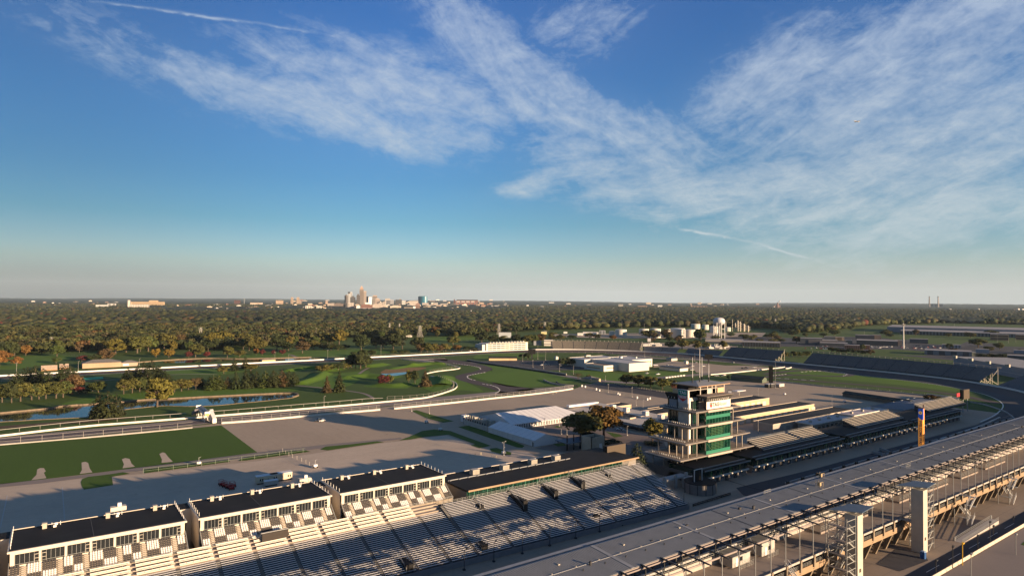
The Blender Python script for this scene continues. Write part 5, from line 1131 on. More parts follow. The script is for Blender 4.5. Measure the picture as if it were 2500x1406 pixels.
mb = MB(); rnd = random.Random(2)
for k in range(16): q = a.lerp(b, rnd.random()); e = q.x+5+rnd.random()*8; n = q.y-4-rnd.random()*5; mb.box(e, e+rnd.uniform(1.5, 5), n-rnd.uniform(1, 4), n, 0, rnd.uniform(2, 4.6))
mb.build('air_handler', HVAC, t, kind='stuff')
# low white roofed hall
t = thing('event_hall', (300, -310, 0), 'long low hall with broad cream roof and four roof units behind the autumn trees', 'building')
x0, x1, y0, y1 = 266, 341, -322, -294
mb = MB(); mb.hexa([(x0, y0, 0), (x1, y0, 0), (x1, y1, 0), (x0, y1, 0), (x0, y0, 5.6), (x1, y0, 5.6), (x1, y1, 3.6), (x0, y1, 3.6)]); w = mb.build('wall', mat('hall_wall', (.45, .40, .33), .8), t)
mb = MB(); mb.hexa([(x0-.5, y0-.5, 5.6), (x1+.5, y0-.5, 5.6), (x1+.5, y1+.8, 3.5), (x0-.5, y1+.8, 3.5), (x0-.5, y0-.5, 6.0), (x1+.5, y0-.5, 6.0), (x1+.5, y1+.8, 3.9), (x0-.5, y1+.8, 3.9)]); rf = mb.build('roof', mat('cream_roof', (.56, .47, .37), .7, var=.06, sc=.2), t)
mb = MB(); mb.box(x0+2, x1-4, y1+.02, y1+.1, .3, 2.8); mb.build('window_band', GLASS, w)
mb = MB(); mb.box(x0+1, x1-2, y1+.1, y1+2.6, 2.85, 3.1); mb.build('awning', ROOFG, w)
for u, v in ((1494, 997), (1527, 1004), (1574, 1013), (1612, 1022)):
    b = g(u, v, 5.8); m_ = MB(); m_.box(b.x-1, b.x+2.4, b.y-3, b.y, 5.5, 8.2); h = m_.build('roof_unit', TENT, t); m_ = MB(); m_.box(b.x-1.05, b.x-1, b.y-2.6, b.y-.4, 6, 7.8); m_.build('louvre', HVAC, h)
mb = MB(); mb.box(340, 343, -322, -294, 5.2, 6.6); mb.build('parapet', TENT, t)
flat_building('annex', 257, 266, -330, -300, 4.6, 'cream low annex with pale roof tucked behind the left decks of the tower', mat('annex_wall', (.52, .44, .35), .8), PALE, 'building', WS)
flat_building('brick_hut', 330, 341, -345, -330, 3.6, 'small tan hut with dark roof beyond the roof units', GWALL, ROOFD, 'hut', DG)
flat_building('low_shed', 296, 312, -372, -342, 3.6, 'low brown roofed shed between the hall and the tower', GREYC, mat('brown_roof', (.11, .08, .065), .8), 'shed', DG)
# ---------------------------------------------------------------- museum
MW = mat('museum_white', (.55, .52, .46), .7, var=.03, sc=.2); MR = mat('museum_roof', (.38, .36, .35), .8, var=.1, sc=.1)
t = thing('museum_building', (535, -550, 0), 'wide white flat roofed building of several blocks on the green lawn', 'museum')
def blk(nm, x0, x1, y0, y1, h, rm=MR):
    mb = MB(); mb.box(x0, x1, y0, y1, 0, h); w = mb.build(nm, MW, t); mb = MB(); mb.box(x0+.5, x1-.5, y0+.5, y1-.5, h-.1, h+.02); mb.build('roof', rm, w)
    mb = MB()
    for b in ((x0, x0+.5, y0, y1), (x1-.5, x1, y0, y1), (x0+.5, x1-.5, y0, y0+.5), (x0+.5, x1-.5, y1-.5, y1)): mb.box(*b, h+.001, h+.35)
    mb.build('parapet', MW, w); return w
w1 = blk('main_block', 506.3, 568, -558, -525.6, 9.0)
w2 = blk('low_wing', 523.8, 556, -525.4, -503.6, 6.2, mat('museum_roof_tan', (.30, .21, .14), .8))
w3 = blk('rear_block', 533, 575, -593, -558.2, 9.2)
w4 = blk('rear_wing', 568.3, 600, -575, -515, 9.0)
mb = MB()
for k in range(9): n = -508-k*1.35; mb.box(523.7, 523.79, n-.9, n, 2.8, 4.4)
mb.box(530, 552, -503.58, -503.5, 2.4, 3.6); mb.build('window_band', mat('warm_window', (.34, .2, .13), .3), w2)
mb = MB()
for k in range(7): n = -572-k*2.8; mb.box(532.9, 532.99, n-1.7, n, 4.6, 7.2)
for k in range(3): mb.box(532.9, 532.99, -590.5+k*2.8, -589+k*2.8, .6, 3.0)
mb.build('window', mat('warm_window', (.34, .2, .13), .3), w3)
mb = MB()
for k in range(16): n = -527.5-k*1.95; mb.box(506.22, 506.29, n-.07, n, .1, 8.9)
mb.build('panel_joint', mat('joint_grey', (.42, .40, .36), .7), w1)
mb = MB(); mb.box(550, 551.5, -585, -583, 9.2, 10.6); mb.box(560, 563, -570, -567, 9.2, 11); mb.build('roof_vent', TENT, w3)
mb = MB(); mb.box(530, 536, -600, -593.1, 1.6, 2.0); mb.build('entrance_slab', TENT, t)
t = thing('low_pavilion', (470, -600, 0), 'long low white walled pavilion with dark roof right of the museum', 'building')
p = g(1660, 907); q = g(1616, 899)
mb = MB(); mb.box(p.x, p.x+30, p.y-14, p.y, 0, 3.4); mb.build('wall', MW, t); mb = MB(); mb.box(p.x-.6, p.x+30.6, p.y-14.6, p.y+.6, 3.4, 3.8); mb.build('roof', DARKM, t)
t = thing('brick_house', (470, -420, 0), 'small tan house with grey hipped roof beside the fence end', 'house')
def hip(t, x0, x1, y0, y1, h, hr, wm, rm):
    mb = MB(); mb.box(x0, x1, y0, y1, 0, h); mb.build('wall', wm, t); o = .7; xm, ym = (x0+x1)/2, (y0+y1)/2; i = min(x1-x0, y1-y0)/2
    A = [(x0-o, y0-o, h), (x1+o, y0-o, h), (x1+o, y1+o, h), (x0-o, y1+o, h)]; mb = MB()
    if y1-y0 > x1-x0: r0, r1 = (xm, y0+i, hr), (xm, y1-i, hr); mb.poly([A[0], A[1], r0]); mb.poly([A[1], A[2], r1, r0]); mb.poly([A[2], A[3], r1]); mb.poly([A[3], A[0], r0, r1])
    else: r0, r1 = (x0+i, ym, hr), (x1-i, ym, hr); mb.poly([A[0], A[1], r1, r0]); mb.poly([A[1], A[2], r1]); mb.poly([A[2], A[3], r0, r1]); mb.poly([A[3], A[0], r0])
    mb.poly(A); mb.build('roof', rm, t)
p = g(1450, 933); GREYR = mat('grey_shingle', (.16, .145, .13), .85, var=.12, sc=.5)
hip(t, p.x, p.x+14, p.y-9, p.y+4, 3, 5.2, GWALL, GREYR)
for u, v, w_, d_, h, lb, wm, rm in ((1358, 877, 4, 4, 3.2, 'tiny white gabled hut on the infield grass', MW, MW), (1434, 872, 5, 8, 3, 'small white hut with dark porch near the short chute', MW, GREYR), (1640, 880, 9, 12, 3.2, 'blue grey low hut by the infield road', GREYC, BLUEM),
                                    (1675, 888, 4, 4, 3, 'small white booth beside the infield lots', MW, MW), (654, 884, 8, 16, 3.4, 'small brick hut right against the back straight', GWALL, GREYR), (1160, 857, 5, 22, 1.6, 'low white concession stand outside the back straight', MW, MW)):
    p = g(u, v); t = thing('hut', p, lb, 'hut'); hip(t, p.x-w_/2, p.x+w_/2, p.y-d_/2, p.y+d_/2, h, h+1.2, wm, rm)
# bleacher covered parade vehicle, red carts, truck and so on are in the next part
# ---------------------------------------------------------------- walls, fences, kerbs of the inner road
def W(name, pts, t, h, m, label, cat='wall', z=0., k=4, px=True):
    mb = MB(); wallrun(mb, smooth(P_(pts) if px else pts, k), t, h, z); return meta(mb.build(name, m, fix=False), label, cat)
OFFW = mat('chalk_white', (.55, .51, .46), .65, var=.07, sc=.4)
W('road_wall', [(-60, 1071), (0, 1066), (110, 1053), (223, 1041), (300, 1035), (500, 1019), (600, 1011), (798, 995), (900, 986), (1007, 976)], .5, 1.15, OFFW, 'bright white wall on the far side of the inner road, running behind the footbridge')
W('road_wall', [(1007, 975.5), (1040, 972), (1075, 963), (1105, 953), (1114, 947), (1116, 942), (1110, 935), (1090, 928), (1052, 919.5)], .5, 1.1, OFFW, 'curved white wall and fence hugging the golf hillock by the road course bend')
W('road_wall', [(1042, 912.5), (1070, 907), (1105, 903), (1120, 900.5), (1123, 898.5), (1118, 896), (1090, 890), (1040, 883), (980, 877.5)], .45, 1.0, OFFW, 'short curved white wall above the road course bend near the reeds')
W('road_wall', [(541, 1034.5), (640, 1027), (798, 1012.5), (900, 1004), (928, 1001.5)], .5, 1.1, OFFW, 'white wall between gravel lot and inner road, right of the footbridge')
W('road_wall', [(962, 999), (1100, 985), (1200, 974), (1300, 963.5), (1360, 956), (1399, 950)], .5, 1.1, OFFW, 'white wall between gravel lot and inner road, ending above the long tent')
W('road_wall', [(-60, 1093), (0, 1087), (200, 1070), (400, 1052), (470, 1045)], .4, .7, CONC, 'low tan wall along the top edge of the green field left of the footbridge')
W('barrier_wall', [(1140, 881), (1180, 888), (1300, 905), (1382, 917.5)], .8, 1.3, mat('tyre_black', (.025, .025, .027), .9), 'long straight black tyre barrier edging the infield grass')
W('barrier_wall', [(1141, 880.3), (1181, 887.2), (1301, 904), (1383, 916.3)], .8, 1.9, CONC, 'grey concrete barrier just behind the black tyre barrier')
W('barrier_wall', [(1327, 928.5), (1338, 933.5), (1352, 938), (1372, 941), (1400, 943)], .8, 1.3, CONC, 'short curved grey barrier at the end of the infield grass')
W('barrier_wall', [(1358, 933), (1366, 938), (1385, 941.5), (1410, 943)], .7, 1.2, DARKM, 'short dark curved barrier beside the grey one near the gate')
W('road_wall', [(1735, 915.5), (1800, 909.5), (1900, 899), (1916, 896.5)], .4, 1.1, OFFW, 'thin white wall edging the grass right of the flagpoles')
W('road_wall', [(1918, 900.5), (1925, 900), (1932, 897.5)], .6, 1.2, OFFW, 'tiny white bent wall end on the infield grass')
W('road_wall', [(1892, 931), (1960, 938), (2032, 945.8), (2100, 951), (2150, 955.5), (2262, 966.5), (2340, 976)], .5, 1.0, CONC, 'low grey wall between gravel lot and the infield grass at right')
W('road_wall', [(2262, 963), (2310, 968), (2345, 975)], .4, .9, OFFW, 'pale wall behind the orange shrub at right')
W('road_wall', [(2368, 982), (2400, 988), (2430, 997), (2455, 1007), (2472, 1019), (2480, 1030)], .5, 1.0, CONC, 'curving grey pit entry wall at far right')
W('pit_entry_kerb', [(2441, 1021), (2415, 1033), (2380, 1047), (2330, 1063), (2268, 1087), (2230, 1101), (2170, 1119)], 1.0, 1.0, mat('worn_white', (.5, .42, .35), .7, var=.4, sc=.6), 'worn white low wall beside the front stretch just above the grey roof')
W('road_wall', [(2128, 1107), (2166, 1115)], .5, 1.6, CONC, 'grey wall stub left of the pylon, lower one'); W('road_wall', [(2148, 1099), (2172, 1108)], .5, 1.6, CONC, 'grey wall stub left of the pylon, upper one')
def fence(name, pts, h, sp, label, n=2, w=.09, m=None, k=4, pw=.12, z=0.):
    q = smooth(P_(pts), k); m = m or STEEL; t = thing(name, q[0], label, 'fence'); mb = MB()
    for i in range(n):
        z_ = z + h*(i+1)/n
        for a, b in zip(q[:-1], q[1:]): mb.bar((a.x, a.y, z_), (b.x, b.y, z_), w)
    mb.build('rail', m, t, fix=False); mb = MB(); acc = 0.
    for a, b in zip(q[:-1], q[1:]):
        L_ = (b-a).length; s = (-acc) % sp
        while s < L_: p = a.lerp(b, s/L_); mb.bar((p.x, p.y, 0), (p.x, p.y, z+h), pw); s += sp
        acc = (acc + L_) % sp
    mb.build('post', m, t, fix=False, kind='stuff'); return t
FG = mat('fence_grey', (.34, .31, .28), .6)
FGN = mat('fence_green', (.16, .19, .14), .7)
fence('catch_fence', [(541, 1033), (640, 1025.5), (798, 1011), (900, 1002.5), (928, 1000)], 3.4, 6, 'grey catch fence with rails above the white wall right of the footbridge', 3, .11, FG)
fence('catch_fence', [(962, 998), (1100, 984), (1200, 973), (1300, 962.5), (1399, 949)], 3.4, 6, 'grey catch fence with rails running up to the gate above the long tent', 3, .11, FG)
fence('catch_fence', [(-60, 1092), (0, 1086), (200, 1069), (400, 1051), (470, 1044)], 3.6, 9.5, 'thin grey fence along the top of the green field', 2, .09, FG)
fence('catch_fence', [(-60, 1064), (0, 1058), (223, 1034), (430, 1018), (455, 1016)], 2.2, 10, 'pale railed fence beyond the road, left of the footbridge', 1, .22, FG)
fence('catch_fence', [(512, 1012), (600, 1005), (700, 996.5), (850, 984), (890, 980), (935, 978)], 2.2, 9, 'pale railed fence beyond the road, right of the footbridge', 1, .22, FG)
fence('golf_fence', [(945, 978), (1010, 975), (1060, 968), (1098, 957), (1108, 946), (1103, 936), (1070, 924)], 3.4, 6, 'curved chain fence round the golf hillock', 2, .08, FG)
fence('golf_fence', [(1050, 909), (1085, 903), (1112, 899.5), (1110, 896), (1060, 886), (1000, 878)], 2.6, 8, 'thin fence above the short curved white wall', 2, .07, FG)
fence('lot_fence', [(350, 1155), (450, 1143), (560, 1128.5), (578, 1126), (660, 1115.5), (745, 1104)], 2.2, 6, 'low green tinted fence between the green field and pale gravel', 2, .08, FGN)
fence('lot_fence', [(690, 1103), (712, 1116), (745, 1130), (770, 1146)], 2.0, 5, 'thin fence running down the pale gravel toward a parked trailer', 2, .05, FG)
fence('infield_fence', [(1449, 951), (1480, 957), (1530, 967), (1590, 976)], 2.0, 6, 'green fence line across the gravel lot above the flat hall', 2, .09, FGN)
fence('infield_fence', [(1910, 938), (2000, 944), (2100, 950.5), (2240, 964), (2330, 974)], 2.4, 9, 'thin fence above the low grey wall at right', 2, .06, FG)
fence('outer_fence', [(1300, 860), (1400, 862), (1500, 864), (1600, 870), (1700, 877)], 2.4, 10, 'thin fence inside the south track curve', 1, .1, FG)
fence('track_fence', [(640, 886.5), (800, 879), (933, 873), (1112, 862), (1180, 858.5)], 4.0, 16, 'sparse tall fence posts along the back straight wall', 1, .08, FG)
fence('lawn_rail', [(1500, 938), (1560, 948), (1640, 961), (1700, 972)], 1.4, 3, 'pale low rail in front of the row of four round trees', 2, .12, CREAM)
# kerbs as rows of small white blocks
def kerb(pts, label, step=5.5):
    q = smooth(P_(pts), 5); mb = MB(); L_ = 0.; nxt = 0.
    for a, b in zip(q[:-1], q[1:]):
        d = (b-a); l = d.length
        while nxt < L_+l:
            p = a + d*((nxt-L_)/l); e = p + d.normalized()*step*.55; mb.bar((p.x, p.y, .13), (e.x, e.y, .13), 1.0, .1); nxt += step
        L_ += l
    o = mb.build('track_kerb', WHITE, fix=False); o['kind'] = 'structure'
kerb([(1106, 886.5), (1140, 891), (1168, 896.5), (1173, 901)], ''); kerb([(1184, 909), (1160, 913), (1143, 917), (1142, 922), (1150, 926), (1160, 928)], ''); kerb([(1178, 937), (1200, 941), (1214, 946), (1220, 953), (1210, 959)], '')
kerb([(1955, 908), (2000, 905.5), (2040, 907), (2067, 913), (2060, 917)], '', 7); kerb([(1885, 917), (1920, 913)], '', 6); kerb([(1895, 923), (1980, 928)], '', 8)
for k in range(7):
    p = g(1627+k*7.0, 923-k*.9); t = meta(bpy.data.objects.new('x', None), None) if False else None
    mb = MB(); mb.box(-.6, .6, -1.6, 1.6, 0, 1.0); mb.box(-.35, .35, -1.7, 1.7, 1.0, 1.25)
    if k == 0: _blk = mb.build('barrier_block', OFFW); _blk.location = p; meta(_blk, 'white barrier block on the infield road left of the flagpoles, first from the left', 'barrier', 'white barrier blocks on the infield road')
    else: o = _blk.copy(); COL.objects.link(o); o.location = p; o['label'] = 'white barrier block on the infield road left of the flagpoles, %s from the left' % nth(k)
# ---------------------------------------------------------------- pedestrian bridge
t = thing('pedestrian_bridge', (455, -88, 0), 'white covered footbridge on lattice legs crossing the inner road', 'bridge')
PW = mat('bridge_white', (.70, .66, .60), .6, var=.05, sc=.4)
p0 = g(541, 1043); nb = p0.y
mb = MB(); mb.box(449, 479, nb+2.5, nb+5.5, 4.2, 4.5); mb.build('deck', CONC, t)
mb = MB(); mb.box(456, 479, nb+2.4, nb+2.5, 4.5, 6.6); mb.box(449, 470, nb+5.5, nb+5.6, 4.5, 5.6); mb.box(448.8, 449, nb+2.4, nb+5.6, 4.0, 6.8); mb.box(479, 479.2, nb+2.4, nb+5.6, 4.2, 6.8); mb.build('side_wall', PW, t)
mb = MB(); mb.hexa([(441.5, nb, .4), (453, nb, 3.8), (453, nb+2.3, 3.8), (441.5, nb+2.3, .4), (441.5, nb, 3.2), (453, nb, 6.8), (453, nb+2.3, 6.8), (441.5, nb+2.3, 3.2)]); r1 = mb.build('stair_enclosure', PW, t)
mb = MB()
for k in range(14):
    a = math.pi*k/13; mb.bar((453.5+3.3*1.7*math.sin(a)*.0+k*.42, nb+.6, 6.9-((k-4)/7.)**2*1.1), (453.9+k*.42, nb+.6, 6.9-((k-3)/7.)**2*1.1), 1.9, .5)
mb.build('curved_hood', PW, t)
mb = MB(); mb.hexa([(479, nb+6, .4), (468, nb+6, 3.8), (468, nb+8.3, 3.8), (479, nb+8.3, .4), (479, nb+6, 2.6), (468, nb+6, 6.), (468, nb+8.3, 6.), (479, nb+8.3, 2.6)]); mb.build('stair_enclosure', mat('bridge_mesh', (.16, .15, .16), .7), t)
for e in (450, 455, 470, 477):
    mb = MB()
    for n in (nb+2.6, nb+5.4):
        mb.bar((e, n, 0), (e, n, 4.2), .22); mb.bar((e+2.2, n, 0), (e+2.2, n, 4.2), .22); mb.bar((e, n, 0), (e+2.2, n, 4.2), .14); mb.bar((e+2.2, n, 0), (e, n, 4.2), .14)
    mb.build('leg', PW, t)
mb = MB(); mb.box(448.7, 448.79, nb+3, nb+5.4, 4.1, 5.6); mb.build('orange_stain', mat('amber_panel', (.72, .45, .14), .6), t)
# ---------------------------------------------------------------- vehicles
def car_root(name, label, cat, body, L_=4.5, Wd=1.8, Hh=1.45, truck=False, group=None):
    t = thing(name, (0, 0, 0), label, cat, group); mb = MB(); x0, x1, w = -L_/2, L_/2, Wd/2
    mb.hexa([(x0, -w, .28), (x1, -w, .28), (x1, w, .28), (x0, w, .28), (x0+.05, -w, .85), (x1-.1, -w, .78), (x1-.1, w, .78), (x0+.05, w, .85)])
    if truck: mb.box(x0+.1, x0+1.6, -w+.05, w-.05, .8, 1.05)
    mb.build('body', body, t); a, b = (x0+1.6, x1-1.3) if truck else (x0+.5, x1-1.25); mb = MB()
    mb.hexa([(a, -w+.06, .82), (b, -w+.06, .80), (b, w-.06, .80), (a, w-.06, .82), (a+.35, -w+.22, Hh-.06), (b-.75, -w+.22, Hh-.06), (b-.75, w-.22, Hh-.06), (a+.35, w-.22, Hh-.06)]); mb.build('window', GLASS, t)
    mb = MB(); mb.box(a+.33, b-.72, -w+.2, w-.2, Hh-.06, Hh); mb.build('roof', body, t)
    for sx in (-1, 1):
        for sy in (-1, 1):
            mb = MB(); c = (sx*(L_/2-.85), sy*(w-.02)); mb.tube((c[0], c[1]-.12, .33), (c[0], c[1]+.12, .33), .33, n=10); mb.build('wheel', BLACK, t)
    return t
def paint(n, c): return mat('paint_'+n, c, .3, spec=.6)
CARS = {}
def car(u, v, rz, colname, col, label, cat='car', name='parked_car', L_=4.6, Hh=1.5, truck=False, group='parked cars of the infield', Wd=1.85):
    key = (colname, L_, Hh, truck); p = g(u, v); p.z = .16
    if key not in CARS: t = car_root(name, label, cat, paint(colname, col), L_, Wd, Hh, truck, group); CARS[key] = t; t.location = p; t.rotation_euler.z = rz
    else: t = copy_thing(CARS[key], p, rz, label)
    t['category'] = cat; t.name = name; return t
WHc, SIL, BLk, REDc, BLUc = (.75, .72, .68), (.35, .35, .36), (.02, .02, .022), (.4, .03, .03), (.04, .08, .2)
car(779, 1028, 1.75, 'black', BLk, 'dark pickup with a pale bonnet parked alone at the edge of the long tower shadow', 'pickup', 'pickup_truck', 5.8, 1.9, True)
car(786, 1028.5, 1.75, 'white', WHc, 'small white car parked nose to tail beside the dark pickup', 'car')
car(1514, 1050, .4, 'white', WHc, 'white car driving past the low hall, seen between tree and tower')
spots = [(1579, 912.5, 'silver', SIL, 'silver'), (1606, 914.5, 'white', WHc, 'white'), (1629, 893, 'white', WHc, 'white'), (1640, 895, 'white', WHc, 'white'), (1684, 893.5, 'black', BLk, 'black'), (1690, 895, 'silver', SIL, 'silver'), (1689, 904, 'white', WHc, 'white'), (1717, 894.5, 'white', WHc, 'white'),
         (1676, 900.5, 'silver', SIL, 'silver'), (1812, 900, 'black', BLk, 'black'), (1820, 899, 'black', BLk, 'black'), (1826, 901, 'silver', SIL, 'silver'), (1842, 898, 'white', WHc, 'white'), (1790, 886, 'silver', SIL, 'silver'), (1750, 919, 'white', WHc, 'white'), (1763, 918, 'silver', SIL, 'silver'),
         (1768, 917, 'white', WHc, 'white'), (1331, 891, 'white', WHc, 'white'), (1337, 891.5, 'silver', SIL, 'silver'), (1700, 886, 'white', WHc, 'white'), (1322, 892, 'white', WHc, 'white'), (1905, 897, 'silver', SIL, 'silver'), (1893, 903, 'black', BLk, 'black'), (1856, 905, 'blue', BLUc, 'blue')]
spots.sort()
from collections import Counter
_tot = Counter(s[4] for s in spots); _cnt = {}
for (u, v, cn, cc, nm) in spots:
    i = _cnt.get(nm, 0); _cnt[nm] = i+1; car(u, v, .6 + (u % 7)*.25, cn, cc, '%s parked car in the infield lots, %s from the left of the %s ones' % (nm, nth(i), nm) if _tot[nm] > 1 else 'lone %s parked car at the infield lot edge' % nm)
# red carts
def cart(loc, label, rz):
    t = thing('red_cart', loc, label, 'utility cart', 'red carts parked in the shade'); x, y, z = loc; mb = MB(); mb.box(x-1.6, x+1.6, y-.9, y+.9, .45, .8); mb.box(x-1.6, x-.4, y-.9, y+.9, .8, 1.35); mb.build('body', REDP, t)
    mb = MB()
    for sx in (-1.5, 1.5):
        for sy in (-.85, .85): mb.bar((x+sx, y+sy, .8), (x+sx, y+sy, 2.1), .09)
    for s in (-.85, .85): mb.bar((x-1.5, y+s, 2.1), (x+1.5, y+s, 2.1), .09); mb.bar((x-1.5, y+s, 1.5), (x+1.5, y+s, 1.5), .07)
    mb.bar((x-1.5, y-.85, 2.1), (x-1.5, y+.85, 2.1), .09); mb.bar((x+1.5, y-.85, 2.1), (x+1.5, y+.85, 2.1), .09); mb.build('cage', REDP, t)
    for sx in (-1.1, 1.1):
        for sy in (-.95, .95): mb = MB(); mb.tube((x+sx, y+sy-.14, .42), (x+sx, y+sy+.14, .42), .42, n=10); mb.build('wheel', BLACK, t)
for i, (u, v) in enumerate(((541, 1184), (548, 1187), (556, 1190), (564, 1194), (568, 1188))): p = g(u, v); cart((p.x, p.y, 0), 'red wheeled cart in the shade behind the suites, %s from the left' % nth(i), 0)
def box_trailer(u, v, L_, D_, h, label, m, name='office_trailer', win=True):
    p = g(u, v); t = thing(name, p, label, 'trailer'); mb = MB(); mb.box(p.x, p.x+D_, p.y-L_, p.y, .6, h); w = mb.build('body', m, t)
    mb = MB(); mb.box(p.x-.1, p.x+D_+.1, p.y-L_-.1, p.y+.1, h, h+.15); mb.build('roof', TENT, t); mb = MB(); mb.box(p.x+.3, p.x+D_-.3, p.y-L_+.4, p.y-.4, 0, .6); mb.build('undercarriage', BLACK, t)
    if win:
        for k, q in enumerate((.14, .24, .5, .78, .88)): m_ = MB(); m_.box(p.x-.05, p.x, p.y-L_*q-.5, p.y-L_*q, 1.4 if k != 2 else .8, 2.4); m_.build('window' if k != 2 else 'door', GLASS if k != 2 else HVAC, w)
OFT = mat('trailer_cream', (.58, .48, .34), .7)
box_trailer(627, 1184, 9, 3.2, 3.3, 'cream office trailer with small windows, left of the two behind the suites', OFT)
box_trailer(662, 1178, 9, 3.2, 3.3, 'cream office trailer lit yellow by the sun, right of the two behind the suites', OFT)
box_trailer(647, 1189, 5.5, 2.4, 2.2, 'low grey storage box in front of the two office trailers', GREYC, 'storage_box', False)
def clutter(name, u, v, label, cat, kind=0):
    p = g(u, v); t = thing(name, p, label, cat); mb = MB()
    mb.box(p.x, p.x+1.4, p.y-1.8, p.y, .5, 1.7); mb.build('body', TENT, t); mb = MB(); mb.bar((p.x+.7, p.y-.9, 1.6), (p.x+.7, p.y-.9, 3.6), .12); mb.bar((p.x+.7, p.y-.9, 3.4), (p.x+.7, p.y-1.8, 3.8), .1); mb.build('mast', STEEL, t)
    for s in (0, 1.6): mb = MB(); mb.tube((p.x-.15, p.y-s-.1, .4), (p.x+.15, p.y-s-.1, .4), .38, n=8); mb.build('wheel', BLACK, t)
clutter('light_trailer', 766, 1143, 'small wheeled trailer casting a long shadow on the pale gravel', 'trailer'); clutter('light_trailer', 481, 1136, 'small white wheeled unit beside the green tinted fence', 'trailer'); clutter('light_trailer', 1073, 1052, 'small white unit on the green island in the gravel', 'trailer')
clutter('light_trailer', 1039, 1033, 'small white unit on the gravel above the dark shadow', 'trailer'); clutter('light_trailer', 1916, 965, 'small white tow machine alone on the big lot right of the tower', 'machine'); clutter('light_trailer', 2062, 983, 'small pale equipment cart near the long dark green shed', 'machine'); clutter('light_trailer', 1228, 1110, 'white unit at the foot of the twin headed floodlight', 'trailer')
for i, (u, v) in enumerate(((1201, 1117), (1206, 1119), (1212, 1118), (1160, 1113), (1174, 1110), (1147, 1116), (1350, 963), (1358, 960))):
    p = g(u, v); mb = MB(); mb.tube((0, 0, 0), (0, 0, 1.3), .14, n=7); mb.lathe((0, 0, 1.3), [(.14, 0), (.1, .12), (.02, .18)], 7)
    if i == 0: _b0 = mb.build('bollard', mat('bollard_cream', (.6, .5, .3), .6)); o = _b0; meta(o, 'x x x x', 'bollard', 'cream bollards on the gravel')
    else: o = _b0.copy(); COL.objects.link(o)
    o.location = p; o['label'] = ('cream bollard behind the club roof, %s from the left' % nth([3, 4, 5, 1, 2, 0][i])) if i < 6 else ('cream bollard by the road gate, %s of two' % ['left', 'right'][i-6])
for i, (u, v, lb) in enumerate(((1207, 1119, ''), )): pass
# gates and posts near the road gate
for i, (u, v) in enumerate(((1420, 944), (1428, 946), (1455, 952), (1463, 955), (1508, 963), (1512, 965), (1555, 973), (1580, 977), (1586, 975))):
    p = g(u, v); t = thing('lot_cabinet', p, 'small white cabinet scattered along the gravel fence line, %s from the left' % nth(i), 'cabinet', 'white cabinets along the fence')
    mb = MB(); mb.box(p.x, p.x+1.1, p.y-1.3, p.y, 0, 1.6); mb.build('cabinet', TENT, t); mb = MB(); mb.box(p.x-.08, p.x+1.18, p.y-1.38, p.y+.08, 1.6, 1.72); mb.build('lid', HVAC, t)
# lamp posts of the lots
poles = [(1276, 882, 866), (1301, 896, 880), (1327, 900, 883), (1366, 907, 889), (1369, 894, 878), (1400, 913, 893), (1332, 879, 864), (1313, 877, 842), (1478, 929, 918), (1485, 958, 939), (1543, 969, 947), (1553, 990, 968), (1570, 1004, 978), (1851, 972, 950), (2031, 993, 967), (1851, 1058, 1029), (40, 914, 886), (191, 905, 882), (340, 892, 876),
         (671, 882, 860), (800, 877, 855), (930, 871, 844), (704, 881, 866), (791, 991, 968), (1005, 1004, 988), (1048, 1010, 986), (1893, 947, 877), (1696, 882, 862), (1574, 872, 848), (1529, 943, 930), (1365, 1040, 1018), (1329, 1044, 1022), (1531, 1063, 1042), (1370, 1060, 1040), (1384, 1062, 1042), (1276, 1047, 1035)]
poles.sort()
for i, (u, v, vt) in enumerate(poles):
    p = g(u, v); h = ztop(p, u, vt); lamp(p.x, p.y, h, 'grey lot light pole, %s from the left among the scattered infield poles' % nth(i), FG, 'grey light poles across the infield', .9, 'light_pole', 1 if i % 3 else 2)
p = g(1230, 1111); lamp(p.x, p.y, ztop(p, 1231, 1080), 'grey pole with twin floodlights beside a grass patch behind the club roof', STEEL, 'grey light poles across the infield', 1.4, 'light_pole', 2)
p = g(2206, 851); t = thing('cell_mast', p, 'tall white cellular mast standing on the grass beyond the long blue bleachers', 'mast'); h = ztop(p, 2206, 789)
mb = MB(); mb.tube((p.x, p.y, 0), (p.x, p.y, h), 1.1, .7, n=10); mb.build('pole', WHITE, t); mb = MB()
for k in range(6): a = k*1.05; mb.box(p.x+2*math.cos(a)-.35, p.x+2*math.cos(a)+.35, p.y+2*math.sin(a)-.35, p.y+2*math.sin(a)+.35, h-4.5, h-1.5)
mb.bar((p.x-2, p.y, h-3), (p.x+2, p.y, h-3), .3); mb.bar((p.x, p.y-2, h-3), (p.x, p.y+2, h-3), .3); mb.build('antenna', HVAC, t)
